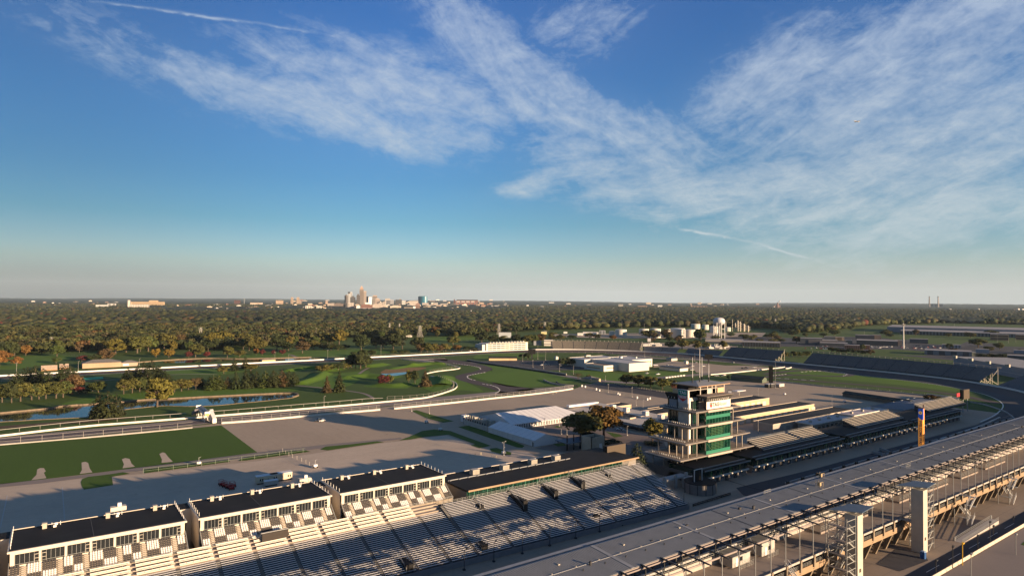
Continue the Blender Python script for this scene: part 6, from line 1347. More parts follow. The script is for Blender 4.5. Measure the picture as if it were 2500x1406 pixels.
# screens of the infield
def board(u0, u1, v0, v1, vb, label, m, thick=1.5, z0=0):
    uc = (u0+u1)/2; p = g(uc, vb); t = thing('video_board', p, label, 'screen'); d = Vector((-p.y, p.x, 0)).normalized(); d = -d if RV.dot(d) < 0 else d; D = math.hypot(p.x, p.y); sc = D*math.cos(math.atan((uc-1250)/FP))/FP
    hw = (u1-u0)/2*sc; zt = ztop(p, uc, v0); zb = ztop(p, uc, v1); f = Vector((p.x, p.y, 0)).normalized()
    def q(s, k, z): r = p + d*s + f*k; return (r.x, r.y, z)
    mb = MB(); mb.hexa([q(-hw, 0, zb), q(hw, 0, zb), q(hw, thick, zb), q(-hw, thick, zb), q(-hw, 0, zt), q(hw, 0, zt), q(hw, thick, zt), q(-hw, thick, zt)]); mb.build('screen', m, t)
    mb = MB(); mb.hexa([q(-hw*.25, thick*.3, 0), q(hw*.25, thick*.3, 0), q(hw*.25, thick*.9, 0), q(-hw*.25, thick*.9, 0), q(-hw*.2, thick*.3, zb), q(hw*.2, thick*.3, zb), q(hw*.2, thick*.9, zb), q(-hw*.2, thick*.9, zb)]); mb.build('post', DARKM, t)
    mb = MB(); mb.hexa([q(-hw-.3, thick, zb-.3), q(hw+.3, thick, zb-.3), q(hw+.3, thick+.3, zb-.3), q(-hw-.3, thick+.3, zb-.3), q(-hw-.3, thick, zt+.4), q(hw+.3, thick, zt+.4), q(hw+.3, thick+.3, zt+.4), q(-hw-.3, thick+.3, zt+.4)]); mb.build('frame', BLACK, t)
board(1290, 1307, 853, 864, 876, 'black rear of a video board by the white suites of turn two', BLACK)
board(1721, 1739, 866, 876, 891, 'black video board on a single thick post beyond the flagpoles', BLACK)
board(1878, 1886, 894, 935, 947, 'tall narrow black screen tower standing on the lot right of the tower', BLACK, 3)
board(1581, 1589, 826, 834, 842, 'small white billboard with a red mark behind the tan bleachers', TENT, .6)
board(1778, 1786, 954, 962, 972, 'small white sign board on two legs right of the tower cab', TENT, .5)
box_trailer(1876, 947, 10, 4, 3.2, 'dark equipment trailers at the foot of the tall black screen', DARKM, 'equipment_trailer', False); box_trailer(1903, 946, 8, 4, 3., 'tan equipment trailer beside the dark one under the tall black screen', GREYC, 'equipment_trailer', False)
t = thing('picnic_canopy', g(1812, 982), 'white topped flat canopy right of the tower beyond the garages', 'canopy'); p = g(1800, 968); mb = MB(); mb.box(p.x, p.x+5, p.y-12, p.y, 4.0, 4.5); mb.build('roof', TENT, t); mb = MB(); mb.bar((p.x+2.5, p.y-6, 0), (p.x+2.5, p.y-6, 4), .4); mb.build('post', HVAC, t)
# ---------------------------------------------------------------- bleachers of the turns
_pu = [proj(p)[0] for p in _ov]
def at_u(u, i0=40):
    for i in range(i0, len(_ov)-1):
        if _pu[i] <= u <= _pu[i+1]: return i + (u-_pu[i])/(_pu[i+1]-_pu[i])
def stand(u0, u1, vt,  label, m, off=9, zb=2.5, sec=5, slope=.56, u0t=None, name='turn_bleachers', truss=True, gap=.06):
    a, b = at_u(u0), at_u(u1); n = sec*3; inn = []; nor = []
    for k in range(n+1):
        f = a+(b-a)*k/n; i = min(int(f), len(_ov)-2); p = _ov[i].lerp(_ov[i+1], f-i); d = (_ov[i+1]-_ov[i]); d.z = 0; d.normalize(); nn = Vector((d.y, -d.x, 0)) * -1
        inn.append(Vector((p.x, p.y, 0))+nn*off); nor.append(nn)
    mid = n//2; D = 6.
    while D < 70 and proj(inn[mid]+nor[mid]*D+Vector((0, 0, zb+slope*D)))[1] > vt: D += .25
    zt = zb+slope*D; t = thing(name, inn[mid], label, 'bleachers', 'bleachers around the turns')
    for s in range(sec):
        mb = MB(); ks = range(s*3, s*3+3)
        for k in ks:
            A, B = inn[k], inn[k+1]; An, Bn = nor[k], nor[k+1]; w = (B-A)*gap*2
            if k == s*3: A = A + w*1.5
            rows = 16
            for r in range(rows):
                d0, d1 = D*r/rows, D*(r+1)/rows; z = zb+slope*d0+.35
                q = [A+An*d0, B+Bn*d0, B+Bn*(d1), A+An*(d1)]
                mb.quad(*[(x.x, x.y, z) for x in q]); mb.quad((q[3].x, q[3].y, z), (q[2].x, q[2].y, z), (q[2].x, q[2].y, z+slope*D/rows), (q[3].x, q[3].y, z+slope*D/rows))
        mb.build('bench_section', m, t, fix=False)
    mb = MB()
    for k in range(n):
        A, B, An, Bn = inn[k], inn[k+1], nor[k], nor[k+1]
        mb.quad((A.x, A.y, zb), (B.x, B.y, zb), tuple(B+Bn*D+Vector((0, 0, zt))), tuple(A+An*D+Vector((0, 0, zt)))); mb.quad((A.x, A.y, 1), (B.x, B.y, 1), (B.x, B.y, zb), (A.x, A.y, zb))
    mb.build('under_deck', DARKM, t, fix=False)
    if truss:
        mb = MB()
        for k in range(0, n+1):
            A, An = inn[k], nor[k]
            for q in (.35, .68, 1.): P = A+An*D*q; mb.bar((P.x, P.y, 0), (P.x, P.y, zb+slope*D*q), .5)
            P, Q = A+An*D*.35, A+An*D; mb.bar((P.x, P.y, .5), (Q.x, Q.y, zt-.5), .3); mb.bar((Q.x, Q.y, .5), (P.x, P.y, zb+slope*D*.35), .3); mb.bar((Q.x, Q.y, zt), (Q.x, Q.y, zt+2.2), .35)
        mb.build('frame', HVAC if k else STEEL, t, fix=False, kind='stuff')
        mb = MB()
        for k in range(n): Q, Q2 = inn[k]+nor[k]*(D+3), inn[k+1]+nor[k+1]*(D+3); mb.bar((Q.x, Q.y, zt+1.6), (Q2.x, Q2.y, zt+1.6), 3.2, .4)
        mb.build('rear_walkway', mat('walk_grey', (.10, .10, .105), .8), t, fix=False)
    return t
BT = mat('tan_bleacher', (.235, .205, .165), .8, var=.1, sc=.3); BB = mat('navy_grey_bleacher', (.17, .18, .20), .75, var=.12, sc=.3)
stand(1351, 1555, 834, 'wide tan bleachers with radial aisles outside turn two', BT, sec=8)
stand(1565, 1646, 848.5, 'low dark blue bleachers just right of the tan ones', BB, sec=2, off=7, zb=1.5, truss=False)
stand(1664, 1744, 853.5, 'second low dark blue bleachers beyond the flagpoles', BB, sec=2, off=7, zb=1.5, truss=False)
stand(1756, 1885, 851.5, 'tall dark blue bleachers before the tree clump at the short chute', BB, sec=3, off=8, zb=4)
stand(1952, 2372, 878, 'very long dark blue bleachers sweeping round turn one', BB, sec=10, off=9, zb=4)
stand(2400, 2560, 930, 'dark low bleachers at the right edge beyond the track', BB, sec=3, off=12, zb=1, slope=.35, truss=False)
_m = len(_ov)-1
_w = MB(); _a = offset(_ov, 14)[92:150]; wallrun(_w, [Vector((p.x, p.y, 3)) for p in _a[44:]], 10, 14); meta(_w.build('outer_grandstand', BB, fix=False), 'tall dark grandstand wall curving behind the turn, just outside the right edge', 'grandstand')
W('embankment_rail', [(1800, 872), (1880, 881), (1950, 889)], .4, 2.2, DARKM, 'dark low wall segment between the two tall blue bleachers')
# white suites of turn two
t = thing('turn_suites', (830, -600, 0), 'white four storey open balcony suites outside turn two', 'suite building')
xs = 818.; nL = gx(1187, 857, xs).y; nR = gx(1288.5, 853, xs).y; H2 = ztop(g(1188, 857.5), 1188, 838)
mb = MB(); mb.box(xs+9, xs+22, nR, nL, 0, H2); mb.build('wall', MW, t); mb = MB(); mb.box(xs, xs+9, nL-3.5, nL, 0, H2); mb.box(xs, xs+9, nR, nR+3.5, 0, H2); mb.box(xs+2, xs+22, nL, nL+6, 0, H2-1.5); mb.build('stair_tower', MW, t)
for k in range(5):
    z = H2*k/4; mb = MB(); mb.box(xs-.3, xs+9, nR+3.5, nL-3.5, z-(.5 if k else 0), z+.3); s = mb.build('balcony', MW, t)
    if k < 4:
        mb = MB(); mb.box(xs-.2, xs, nR+3.5, nL-3.5, z+.3, z+1.3); mb.build('parapet', MW, s)
        for q in range(9): n = nR+3.5+(nL-nR-7)*q/9; m_ = MB(); m_.box(xs+.2, xs+9, n, n+.7, z+.3, z+H2/4-.5); m_.build('divider', MW, s)
mb = MB()
for q in range(12): n = nR+5+(nL-nR-10)*q/12; mb.box(xs+3, xs+6, n, n+2, H2+.3, H2+1.8)
mb.build('roof_unit', HVAC, t)
t = thing('track_shed', (850, -60, 0), 'long tan brick shed with grey hipped roof behind the back straight', 'building')
a = g(201, 899.5); xs = a.x; n1 = a.y; n0 = gx(296, 893, xs).y; hh_ = ztop(a, 201, 887.5); hip(t, xs, xs+20, n0, n1, hh_, hh_+3.2, mat('shed_brick', (.34, .24, .16), .9, var=.12, sc=.15), GREYR)
t = thing('track_shed', (850, -95, 0), 'smaller grey roofed block with white murals attached right of the long shed', 'building'); n2 = gx(337, 890, xs).y; hip(t, xs+2, xs+14, n2, n0-.3, hh_-1.4, hh_+1., mat('shed_pink', (.36, .26, .2), .9), GREYR)
mb = MB(); mb.box(xs+1.9, xs+1.99, n2+9, n0-2, .8, 3.0); mb.build('mural', TENT, t)
for i, (u0, v0, u1, v1) in enumerate(((100, 905.5, 140, 903), (145, 901, 168, 899))):
    A, B = g(u0, v0), g(u1, v1); t = thing('back_stand', A, 'rusty tan low bleacher stack outside the back straight, %s of two' % ['left', 'right'][i], 'bleachers'); mb = MB(); mb.hexa([(A.x, B.y, 0), (A.x+9, B.y, 0), (A.x+9, A.y, 0), (A.x, A.y, 0), (A.x, B.y, 1), (A.x+9, B.y, 5), (A.x+9, A.y, 5), (A.x, A.y, 1)]); mb.build('frame', mat('rust_tan', (.30, .17, .09), .9, var=.3, sc=.4), t)
    mb = MB()
    for r in range(6): mb.box(A.x+r*1.5, A.x+r*1.5+.5, B.y, A.y, 1.3+r*.67, 1.5+r*.67)
    mb.build('bench', OFFW, t)
# ---------------------------------------------------------------- airliner
_pp = Vector((0, 0, H)) + ray(2091, 297)*2300
t = thing('airliner', _pp, 'tiny airliner crossing the cirrus in the upper right sky', 'aeroplane')
_dx = (RV + FV*.35).normalized() * -1; _dx.z = .02; _dx.normalize(); _dy = Vector((0, 0, 1)).cross(_dx).normalized(); _dz = _dx.cross(_dy)
def aw(x, y, z): return tuple(_pp + _dx*x + _dy*y + _dz*z)
GP = mat('plane_grey', (.30, .28, .28), .5)
mb = MB(); prof = [(.2, -14), (1.2, -11), (1.7, -7), (1.8, 8), (1.3, 12), (.3, 14)]; n = 10
for r, x in prof:
    for i in range(n): a = 2*math.pi*i/n; mb.v.append(aw(-x, r*math.cos(a), r*math.sin(a)))
for k in range(len(prof)-1):
    for i in range(n): j = (i+1) % n; mb.f.append((k*n+i, k*n+j, (k+1)*n+j, (k+1)*n+i)); mb.mi.append(0)
mb.build('fuselage', GP, t)
for s in (-1, 1): mb = MB(); mb.hexa([aw(2.5, s*1.2, -.6), aw(-2.5, s*1.2, -.6), aw(-5.5, s*13, .7), aw(-3.8, s*13, .7), aw(2.5, s*1.2, -.2), aw(-2.5, s*1.2, -.2), aw(-5.5, s*13, .85), aw(-3.8, s*13, .85)]); mb.build('wing', GP, t)
for s in (-1, 1): mb = MB(); mb.tube(aw(2.2, s*4.6, -1.2), aw(-1, s*4.6, -1.2), .8, n=8); mb.build('engine', DARKM, t)
mb = MB(); mb.hexa([aw(-10, -.15, 1), aw(-13, -.15, 1), aw(-13, .15, 1), aw(-10, .15, 1), aw(-13, -.1, 5.2), aw(-14.5, -.1, 5.2), aw(-14.5, .1, 5.2), aw(-13, .1, 5.2)]); mb.hexa([aw(-11, -4.6, .9), aw(-12.5, -4.6, .9), aw(-12.5, 4.6, .9), aw(-11, 4.6, .9), aw(-11, -4.6, 1.1), aw(-12.5, -4.6, 1.1), aw(-12.5, 4.6, 1.1), aw(-11, 4.6, 1.1)]); mb.build('tail', GP, t)
# ---------------------------------------------------------------- trees
def leafmat(name, attr):
    m = bpy.data.materials.new(name); m.use_nodes = True; N = m.node_tree.nodes; L = m.node_tree.links; b = N['Principled BSDF']; b.inputs['Roughness'].default_value = .75; b.inputs['Specular IOR Level'].default_value = .15
    if attr: s = N.new('ShaderNodeVertexColor'); s.layer_name = 'Col'; col = s.outputs['Color']
    else: s = N.new('ShaderNodeObjectInfo'); col = s.outputs['Color']
    tc = N.new('ShaderNodeTexCoord'); n = N.new('ShaderNodeTexNoise'); n.inputs['Scale'].default_value = .25 if attr else 5.; n.inputs['Detail'].default_value = 3; L.new(tc.outputs['Object'], n.inputs['Vector'])
    r = N.new('ShaderNodeMapRange'); r.inputs[1].default_value = .3; r.inputs[2].default_value = .7; r.inputs[3].default_value = .62; r.inputs[4].default_value = 1.35; L.new(n.outputs[0], r.inputs[0])
    v = N.new('ShaderNodeVectorMath'); v.operation = 'SCALE'; L.new(col, v.inputs[0]); L.new(r.outputs[0], v.inputs[3]); L.new(v.outputs[0], b.inputs['Base Color']); return m
LEAF = leafmat('foliage', False); LEAFA = leafmat('woodland_foliage', True); BARK = mat('bark', (.10, .075, .055), .95, var=.25, sc=4)
def quads_mesh(name, C, Nn, size, m, rs):
    # C centres (n,3), Nn normals, size (n,)
    n = len(C); up = rs.normal(size=(n, 3)); T = np.cross(Nn, up); T /= np.linalg.norm(T, axis=1)[:, None]+1e-9; B = np.cross(Nn, T); B /= np.linalg.norm(B, axis=1)[:, None]+1e-9
    s = size[:, None]; a = rs.uniform(.75, 1.25, (n, 1)); V = np.stack([C-T*s*a-B*s, C+T*s-B*s*a, C+T*s*a+B*s, C-T*s+B*s*a], 1).reshape(-1, 3)
    me = bpy.data.meshes.new(name); me.vertices.add(n*4); me.vertices.foreach_set('co', V.astype(np.float32).ravel()); me.loops.add(n*4); me.loops.foreach_set('vertex_index', np.arange(n*4, dtype=np.int32))
    me.polygons.add(n); me.polygons.foreach_set('loop_start', np.arange(0, n*4, 4, dtype=np.int32)); me.polygons.foreach_set('loop_total', np.full(n, 4, np.int32)); me.materials.append(m); me.update(calc_edges=True); return me
def unit(v): return v/(np.linalg.norm(v, axis=1)[:, None]+1e-9)
def round_crown(seed, nl=30, per=74, z0=.13):
    rs = np.random.RandomState(seed); C = []; Nn = []; S = []
    for k in range(nl):
        d = unit(rs.normal(size=(1, 3)))[0]; rr = rs.uniform(.45, 1)**.6; c = np.array([d[0]*.37*rr, d[1]*.37*rr, (z0+1)/2 + d[2]*(1-z0)*.36*rr])
        if c[2] < z0+.1: c[2] = z0+.1+rs.uniform(0, .1)
        R = rs.uniform(.11, .19); q = unit(rs.normal(size=(per, 3))); q[:, 2] = np.where(q[:, 2] < -.4, -q[:, 2], q[:, 2]); p = c + q*np.array([R, R, R*.85])*rs.uniform(.8, 1.12, (per, 1))
        C.append(p); Nn.append(unit(q + rs.normal(size=(per, 3))*.45)); S.append(rs.uniform(.018, .036, per))
    return quads_mesh('round_crown', np.concatenate(C), np.concatenate(Nn), np.concatenate(S), LEAF, rs)
def fir_crown(seed, tiers=15, z0=.07, pw=.85, dense=1.):
    rs = np.random.RandomState(seed); C = []; Nn = []; S = []
    for t_ in range(tiers):
        f = t_/(tiers-1.); z = z0+(1-z0)*f; R = .5*(1-f)**pw*rs.uniform(.85, 1.1)+.015; nb = int((7+15*(1-f))*dense)
        for b in range(nb):
            a = rs.uniform(0, 6.283); Rb = R*rs.uniform(.7, 1.1); k = int(4+10*(1-f)); s = rs.uniform(.2, 1., k)**.7
            p = np.stack([np.cos(a)*Rb*s, np.sin(a)*Rb*s, z - .09*s*(1-f*.5) + rs.normal(size=k)*.01], 1); p[:, :2] += rs.normal(size=(k, 2))*.02
            nn = np.stack([np.cos(a)*np.ones(k)*.5, np.sin(a)*np.ones(k)*.5, np.ones(k)*.8], 1) + rs.normal(size=(k, 3))*.4
            C.append(p); Nn.append(unit(nn)); S.append(rs.uniform(.018, .034, k)*(1.1-.5*f))
    return quads_mesh('fir_crown', np.concatenate(C), np.concatenate(Nn), np.concatenate(S), LEAF, rs)
def bare_crown(seed):
    rs = np.random.RandomState(seed); q = unit(rs.normal(size=(500, 3))); p = np.array([0, 0, .62]) + q*np.array([.45, .45, .36])*rs.uniform(.3, 1.05, (500, 1)); return quads_mesh('thin_crown', p, q, rs.uniform(.010, .018, 500), LEAF, rs)
def trunk_mesh(seed, conifer):
    rnd = random.Random(seed); mb = MB(); top = .9 if conifer else .55; mb.tube((0, 0, -.02), (0, 0, top), .022 if conifer else .034, .006 if conifer else .014, n=7)
    if not conifer:
        for k in range(7): a = k*.9+rnd.random(); z = rnd.uniform(.2, .48); r = rnd.uniform(.2, .34); mb.tube((0, 0, z), (r*math.cos(a), r*math.sin(a), z+rnd.uniform(.18, .36)), .013, .004, n=5)
    o = mb.build('trunk', BARK, fix=False); me = o.data; bpy.data.objects.remove(o); return me
CR = {'d': [round_crown(s) for s in (1, 2, 3, 4, 5)], 'f': [fir_crown(11), fir_crown(12)], 'p': [fir_crown(21, 13, .12, .55, 1.2), fir_crown(22, 12, .16, .5, 1.2)], 'b': [bare_crown(31)], 's': [round_crown(41, 20, 70, .02), round_crown(42, 22, 60, .02)]}
TR = {'d': trunk_mesh(1, False), 'f': trunk_mesh(2, True), 'b': trunk_mesh(4, False)}; TR['p'] = TR['f']; TR['s'] = TR['d']
KN = {'d': ('broadleaf_tree', 'tree'), 'f': ('fir_tree', 'tree'), 'p': ('pine_tree', 'tree'), 'b': ('thin_tree', 'tree'), 's': ('bush', 'bush')}
COLS = {'DG': (.030, .038, .013), 'G': (.048, .062, .016), 'OL': (.072, .070, .018), 'YG': (.10, .088, .018), 'BR': (.078, .053, .024), 'OR': (.125, .062, .018), 'RD': (.085, .020, .018), 'GO': (.15, .10, .018), 'BK': (.022, .028, .012), 'CO': (.13, .075, .02)}
CN = {'DG': 'dark green', 'G': 'green', 'OL': 'olive', 'YG': 'yellow green', 'BR': 'brownish', 'OR': 'orange', 'RD': 'red', 'GO': 'golden', 'BK': 'blackish green', 'CO': 'copper orange'}
_tr = random.Random(77); TREES = []
def tree(kind, p, h, w, ck, zone):
    t = bpy.data.objects.new(KN[kind][0], None); COL.objects.link(t); t.location = p; t.scale = (w, w, h); t.rotation_euler.z = _tr.uniform(0, 6.28)
    c = COLS[ck]; j = _tr.uniform(.85, 1.18); col = (c[0]*j*_tr.uniform(.92, 1.1), c[1]*j, c[2]*j, 1)
    cr = bpy.data.objects.new('crown', _tr.choice(CR[kind])); COL.objects.link(cr); cr.parent = t; cr.color = col
    tk = bpy.data.objects.new('trunk', TR[kind]); COL.objects.link(tk); tk.parent = t
    t['category'] = KN[kind][1]; TREES.append((t, kind, ck, zone, proj(p)[0])); return t
def T(kind, u, v, vt, w, ck, zone):
    p = g(u, v); h = ztop(p, u, vt) ; D = Vector((p.x, p.y, H)).dot(Vector((FV.x, FV.y, 0))); tree(kind, p, max(h, 1.)*1.03, w*D/FP*1.3, ck, zone)
Z = 'by the lower left canal bank'
for a in [('d', 5, 982, 936, 40, 'OL'), ('d', 28, 983, 937, 36, 'DG'), ('d', 50, 980, 933, 44, 'OL'), ('d', 77, 976, 937, 40, 'DG'), ('d', 95, 974, 935, 38, 'OL'), ('d', 112, 973, 932, 40, 'OL'), ('d', 137, 972, 930, 44, 'OL'), ('d', 154, 970, 931, 40, 'G'), ('d', 175, 962, 918, 46, 'BR')]: T(*a, 'in the row above the canal at far left')
for a in [('p', 65, 940, 897, 44, 'BK'), ('p', 86, 940, 893, 40, 'DG'), ('p', 105, 945, 900, 36, 'DG'), ('p', 156, 940, 889, 40, 'BK'), ('p', 171, 938, 893, 44, 'DG'), ('p', 148, 945, 905, 36, 'DG'), ('p', 120, 950, 908, 34, 'DG'), ('p', 40, 945, 908, 36, 'DG'), ('d', 185, 955, 912, 36, 'BR')]: T(*a, 'in the pine group behind the far left row')
T('d', 193, 962, 943, 20, 'RD', 'beside the far left row'); T('d', 240, 958, 930, 31, 'G', 'right of the small red tree'); T('d', 226, 955, 936, 20, 'DG', 'right of the small red tree'); T('s', 208, 962, 948, 18, 'DG', 'right of the small red tree')
for a in [('d', 302, 962, 925, 28, 'OL'), ('d', 323, 959, 922, 32, 'OL'), ('d', 341, 956, 920, 26, 'G'), ('p', 312, 942, 899, 36, 'DG'), ('p', 335, 936, 893, 34, 'BK'), ('p', 350, 940, 885, 40, 'DG'), ('p', 370, 936, 880, 38, 'BK'), ('p', 386, 946, 893, 44, 'DG'), ('p', 402, 948, 905, 40, 'DG'), ('p', 360, 950, 905, 40, 'DG'), ('p', 412, 952, 915, 32, 'DG')]: T(*a, 'in the tall clump behind the big olive tree')
T('d', 384, 993, 922, 60, 'YG', 'standing alone on the near canal bank')
for a in [('p', 243, 1020, 960, 44, 'DG'), ('p', 262, 1022, 957, 50, 'DG'), ('p', 284, 1016, 964, 36, 'BK')]: T(*a, 'in the trio leaning over the near canal bank')
for a in [('d', 426, 957, 928, 28, 'OL'), ('d', 443, 955, 925, 34, 'OL'), ('d', 460, 951, 925, 24, 'OL'), ('d', 478, 950, 922, 24, 'BR'), ('p', 492, 946, 919, 20, 'DG'), ('p', 512, 950, 920, 26, 'DG'), ('p', 521, 951, 916, 36, 'G'), ('p', 534, 950, 917, 38, 'G'), ('p', 556, 948, 920, 24, 'BR'), ('f', 576, 949, 905, 28, 'DG'), ('f', 600, 948, 900, 30, 'DG'), ('p', 612, 943, 906, 30, 'BK'), ('p', 626, 944, 907, 26, 'DG'),
          ('p', 648, 945, 905, 32, 'G'), ('p', 668, 945, 905, 34, 'DG'), ('p', 688, 943, 904, 34, 'BR'), ('p', 705, 942, 906, 32, 'DG'), ('p', 718, 938, 909, 26, 'DG')]: T(*a, 'in the long row above the canal end')
for a in [('d', 546, 912, 893, 26, 'OL'), ('f', 572, 905, 873, 20, 'DG'), ('f', 599, 900, 868, 18, 'DG'), ('d', 612, 905, 888, 34, 'OL')]: T(*a, 'on the fairway beyond the long row')
for a in [('d', 787, 909, 890, 28, 'OL'), ('d', 800, 906, 889, 22, 'OL'), ('d', 812, 905, 887, 22, 'G'), ('d', 826, 904, 885, 24, 'DG'), ('d', 840, 901, 886, 24, 'OL'), ('d', 850, 899, 885, 20, 'OL')]: T(*a, 'in the olive row left of the dark clump')
for a in [('d', 858, 897, 868, 26, 'DG'), ('d', 868, 899, 865, 30, 'BK'), ('d', 880, 900, 863, 36, 'DG'), ('d', 893, 897, 868, 30, 'DG'), ('d', 866, 885, 858, 22, 'DG'), ('d', 885, 880, 853, 24, 'DG'), ('d', 907, 872, 853, 20, 'DG'), ('d', 838, 887, 878, 14, 'DG')]: T(*a, 'in the dark clump overlapping the back straight')
T('f', 798, 958, 918, 22, 'BR', 'alone before the golf hillocks'); T('f', 828, 956, 905, 28, 'DG', 'alone before the golf hillocks')
for a in [('d', 935, 940, 915, 28, 'RD'), ('d', 951, 938, 914, 17, 'OL'), ('d', 998, 936, 903, 14, 'OL'), ('d', 1013, 936, 903, 19, 'DG'), ('f', 1038, 943, 904, 28, 'BR')]: T(*a, 'between the pond and the hillock')
for a in [('d', -2, 894, 857, 46, 'OR'), ('d', 41, 893, 871, 22, 'OR'), ('s', 137, 887, 871, 24, 'G'), ('d', 139, 870, 843, 30, 'G'), ('s', 200, 882, 866, 24, 'RD'), ('d', 233, 882, 864, 30, 'DG'), ('d', 258, 881, 852, 34, 'BR'), ('d', 102, 866, 848, 20, 'OL')]: T(*a, 'on the lawn behind the back straight at left')
for a in [('d', 381, 873, 850, 18, 'GO'), ('d', 412, 873, 852, 21, 'GO'), ('d', 461, 873, 858, 17, 'RD'), ('d', 505, 872, 858, 14, 'RD'), ('d', 477, 872, 840, 38, 'OL'), ('d', 585, 871, 855, 26, 'OL'), ('d', 625, 866, 850, 12, 'OR'), ('d', 555, 873, 845, 26, 'OL'), ('d', 640, 868, 852, 12, 'RD'), ('d', 668, 866, 854, 10, 'RD'), ('d', 690, 866, 853, 14, 'RD')]: T(*a, 'at the wood edge behind the back straight')
for a in [('d', 282, 864, 828, 44, 'YG'), ('d', 308, 860, 822, 46, 'OL'), ('d', 335, 862, 820, 48, 'OL'), ('d', 362, 858, 818, 40, 'G'), ('d', 400, 852, 812, 48, 'OL'), ('d', 440, 850, 815, 36, 'BR'), ('d', 520, 852, 812, 44, 'YG'), ('d', 545, 848, 808, 40, 'YG'), ('d', 597, 845, 812, 28, 'OL'), ('d', 480, 848, 812, 40, 'DG')]: T(*a, 'tall in the wood front behind the golf lawn')
for a in [('d', 624, 860, 820, 46, 'OL'), ('d', 608, 856, 818, 30, 'OL'), ('d', 676, 856, 820, 34, 'DG'), ('d', 704, 856, 836, 30, 'DG'), ('d', 738, 862, 832, 34, 'BR'), ('d', 765, 852, 830, 30, 'OL'), ('d', 690, 840, 816, 20, 'OL'), ('d', 790, 854, 838, 26, 'DG'), ('d', 808, 855, 839, 24, 'DG'), ('d', 825, 855, 841, 24, 'DG'), ('d', 842, 853, 841, 20, 'DG'), ('d', 828, 840, 806, 38, 'YG')]: T(*a, 'before the houses left of the skyline')
for a in [('d', 882, 855, 815, 34, 'DG'), ('d', 918, 851, 820, 30, 'BK'), ('d', 936, 850, 822, 28, 'BK'), ('d', 960, 854, 815, 34, 'DG'), ('d', 982, 852, 818, 26, 'BK'), ('d', 1019, 851, 822, 30, 'DG'), ('d', 872, 822, 805, 16, 'GO'), ('d', 1064, 819, 797, 20, 'OR'), ('d', 1106, 842, 820, 30, 'OL')]: T(*a, 'of the dark group on the far lawn below the skyline')
for a in [('d', 1028, 861, 838, 24, 'BR'), ('d', 1043, 861, 836, 24, 'OL'), ('d', 1058, 861, 838, 22, 'OL'), ('d', 1072, 860, 842, 22, 'BR'), ('d', 1088, 858, 838, 26, 'OL'), ('d', 1116, 857, 841, 20, 'CO'), ('s', 961, 865, 854, 15, 'G'), ('s', 979, 864, 855, 13, 'G'), ('s', 993, 863, 854, 13, 'G'), ('s', 1140, 858, 844, 22, 'DG'), ('s', 1155, 858, 846, 18, 'DG')]: T(*a, 'in the autumn row left of the white turn suites')
for a in [('d', 1176, 838, 806, 32, 'DG'), ('d', 1230, 838, 820, 28, 'OL'), ('d', 1205, 838, 818, 26, 'DG'), ('d', 1260, 838, 816, 28, 'DG'), ('d', 1286, 845, 818, 26, 'OL'), ('d', 1300, 842, 816, 24, 'G'), ('d', 1320, 836, 814, 22, 'BR')]: T(*a, 'behind the white turn suites')
for a in [('s', 1276, 876, 863, 16, 'DG'), ('s', 1288, 877, 860, 20, 'DG'), ('d', 1375, 893, 874, 24, 'DG'), ('d', 1389, 893, 873, 24, 'BK'), ('d', 1402, 893, 875, 20, 'OL'), ('d', 1432, 891, 870, 18, 'DG'), ('d', 1446, 886, 869, 16, 'DG'), ('s', 1485, 871, 865, 12, 'DG'), ('s', 1506, 902, 893, 12, 'BK'), ('s', 1515, 903, 893, 12, 'BK'), ('s', 1523, 903, 893, 12, 'BK'), ('b', 1411, 924, 909, 24, 'BR'), ('s', 1437, 925, 914, 12, 'OL')]: T(*a, 'around the white museum')
for a in [('d', 1529, 939, 912, 30, 'OL'), ('d', 1559, 942, 914, 31, 'OL'), ('d', 1588, 947, 918, 32, 'OL'), ('d', 1617, 951, 922, 32, 'OL'), ('d', 1642, 950, 927, 24, 'OL')]: T(*a, 'in the row of round trees left of the tower roof')
T('b', 1647, 958, 937, 20, 'RD', 'just left of the tower roof'); T('s', 1778, 926, 916, 9, 'YG', 'by the green shed')
T('d', 1421, 1076, 1006, 88, 'OL', 'on the plaza behind the block tower'); T('d', 1474, 1066, 988, 74, 'CO', 'on the plaza behind the block tower'); T('d', 1593, 1082, 1020, 42, 'YG', 'in a planter left of the tower'); T('p', 1556, 1158, 1084, 52, 'BK', 'in deep shade beside the club roof end'); T('s', 1438, 1078, 1052, 34, 'BK', 'under the plaza trees'); T('s', 1492, 1094, 1070, 42, 'BK', 'under the plaza trees'); T('s', 1594, 1086, 1078, 40, 'BK', 'in a planter left of the tower')
for a in [('s', 2272, 982, 962, 26, 'CO'), ('s', 2290, 983, 966, 28, 'GO'), ('s', 2302, 985, 971, 16, 'OL')]: T(*a, 'in the orange patch before the turn')
for a in [('d', 1636, 850, 833, 24, 'OL'), ('d', 1665, 852, 828, 30, 'OL'), ('d', 1699, 853, 831, 26, 'OL'), ('d', 1722, 852, 834, 20, 'OL'), ('d', 1767, 852, 831, 18, 'OL'), ('d', 1711, 832, 802, 30, 'G'), ('d', 1585, 826, 805, 34, 'OL'), ('d', 1627, 826, 804, 26, 'BR'), ('d', 1497, 829, 818, 16, 'OR'), ('d', 1680, 845, 830, 18, 'G')]: T(*a, 'between the storage tanks and the bleachers')
for k in range(7): T('s', 1904+k*11, 873-k*.3, 855+(k % 3)*2, 16, 'OL' if k % 2 else 'G', 'in the scrub gap between the two tall blue bleachers')
for k in range(9): T('s', 2030+k*12, 860+k*.8, 846+(k*5 % 4)+k*.8, 17, ('OL', 'G', 'BR')[k % 3], 'in the hedge behind the long blue bleachers')
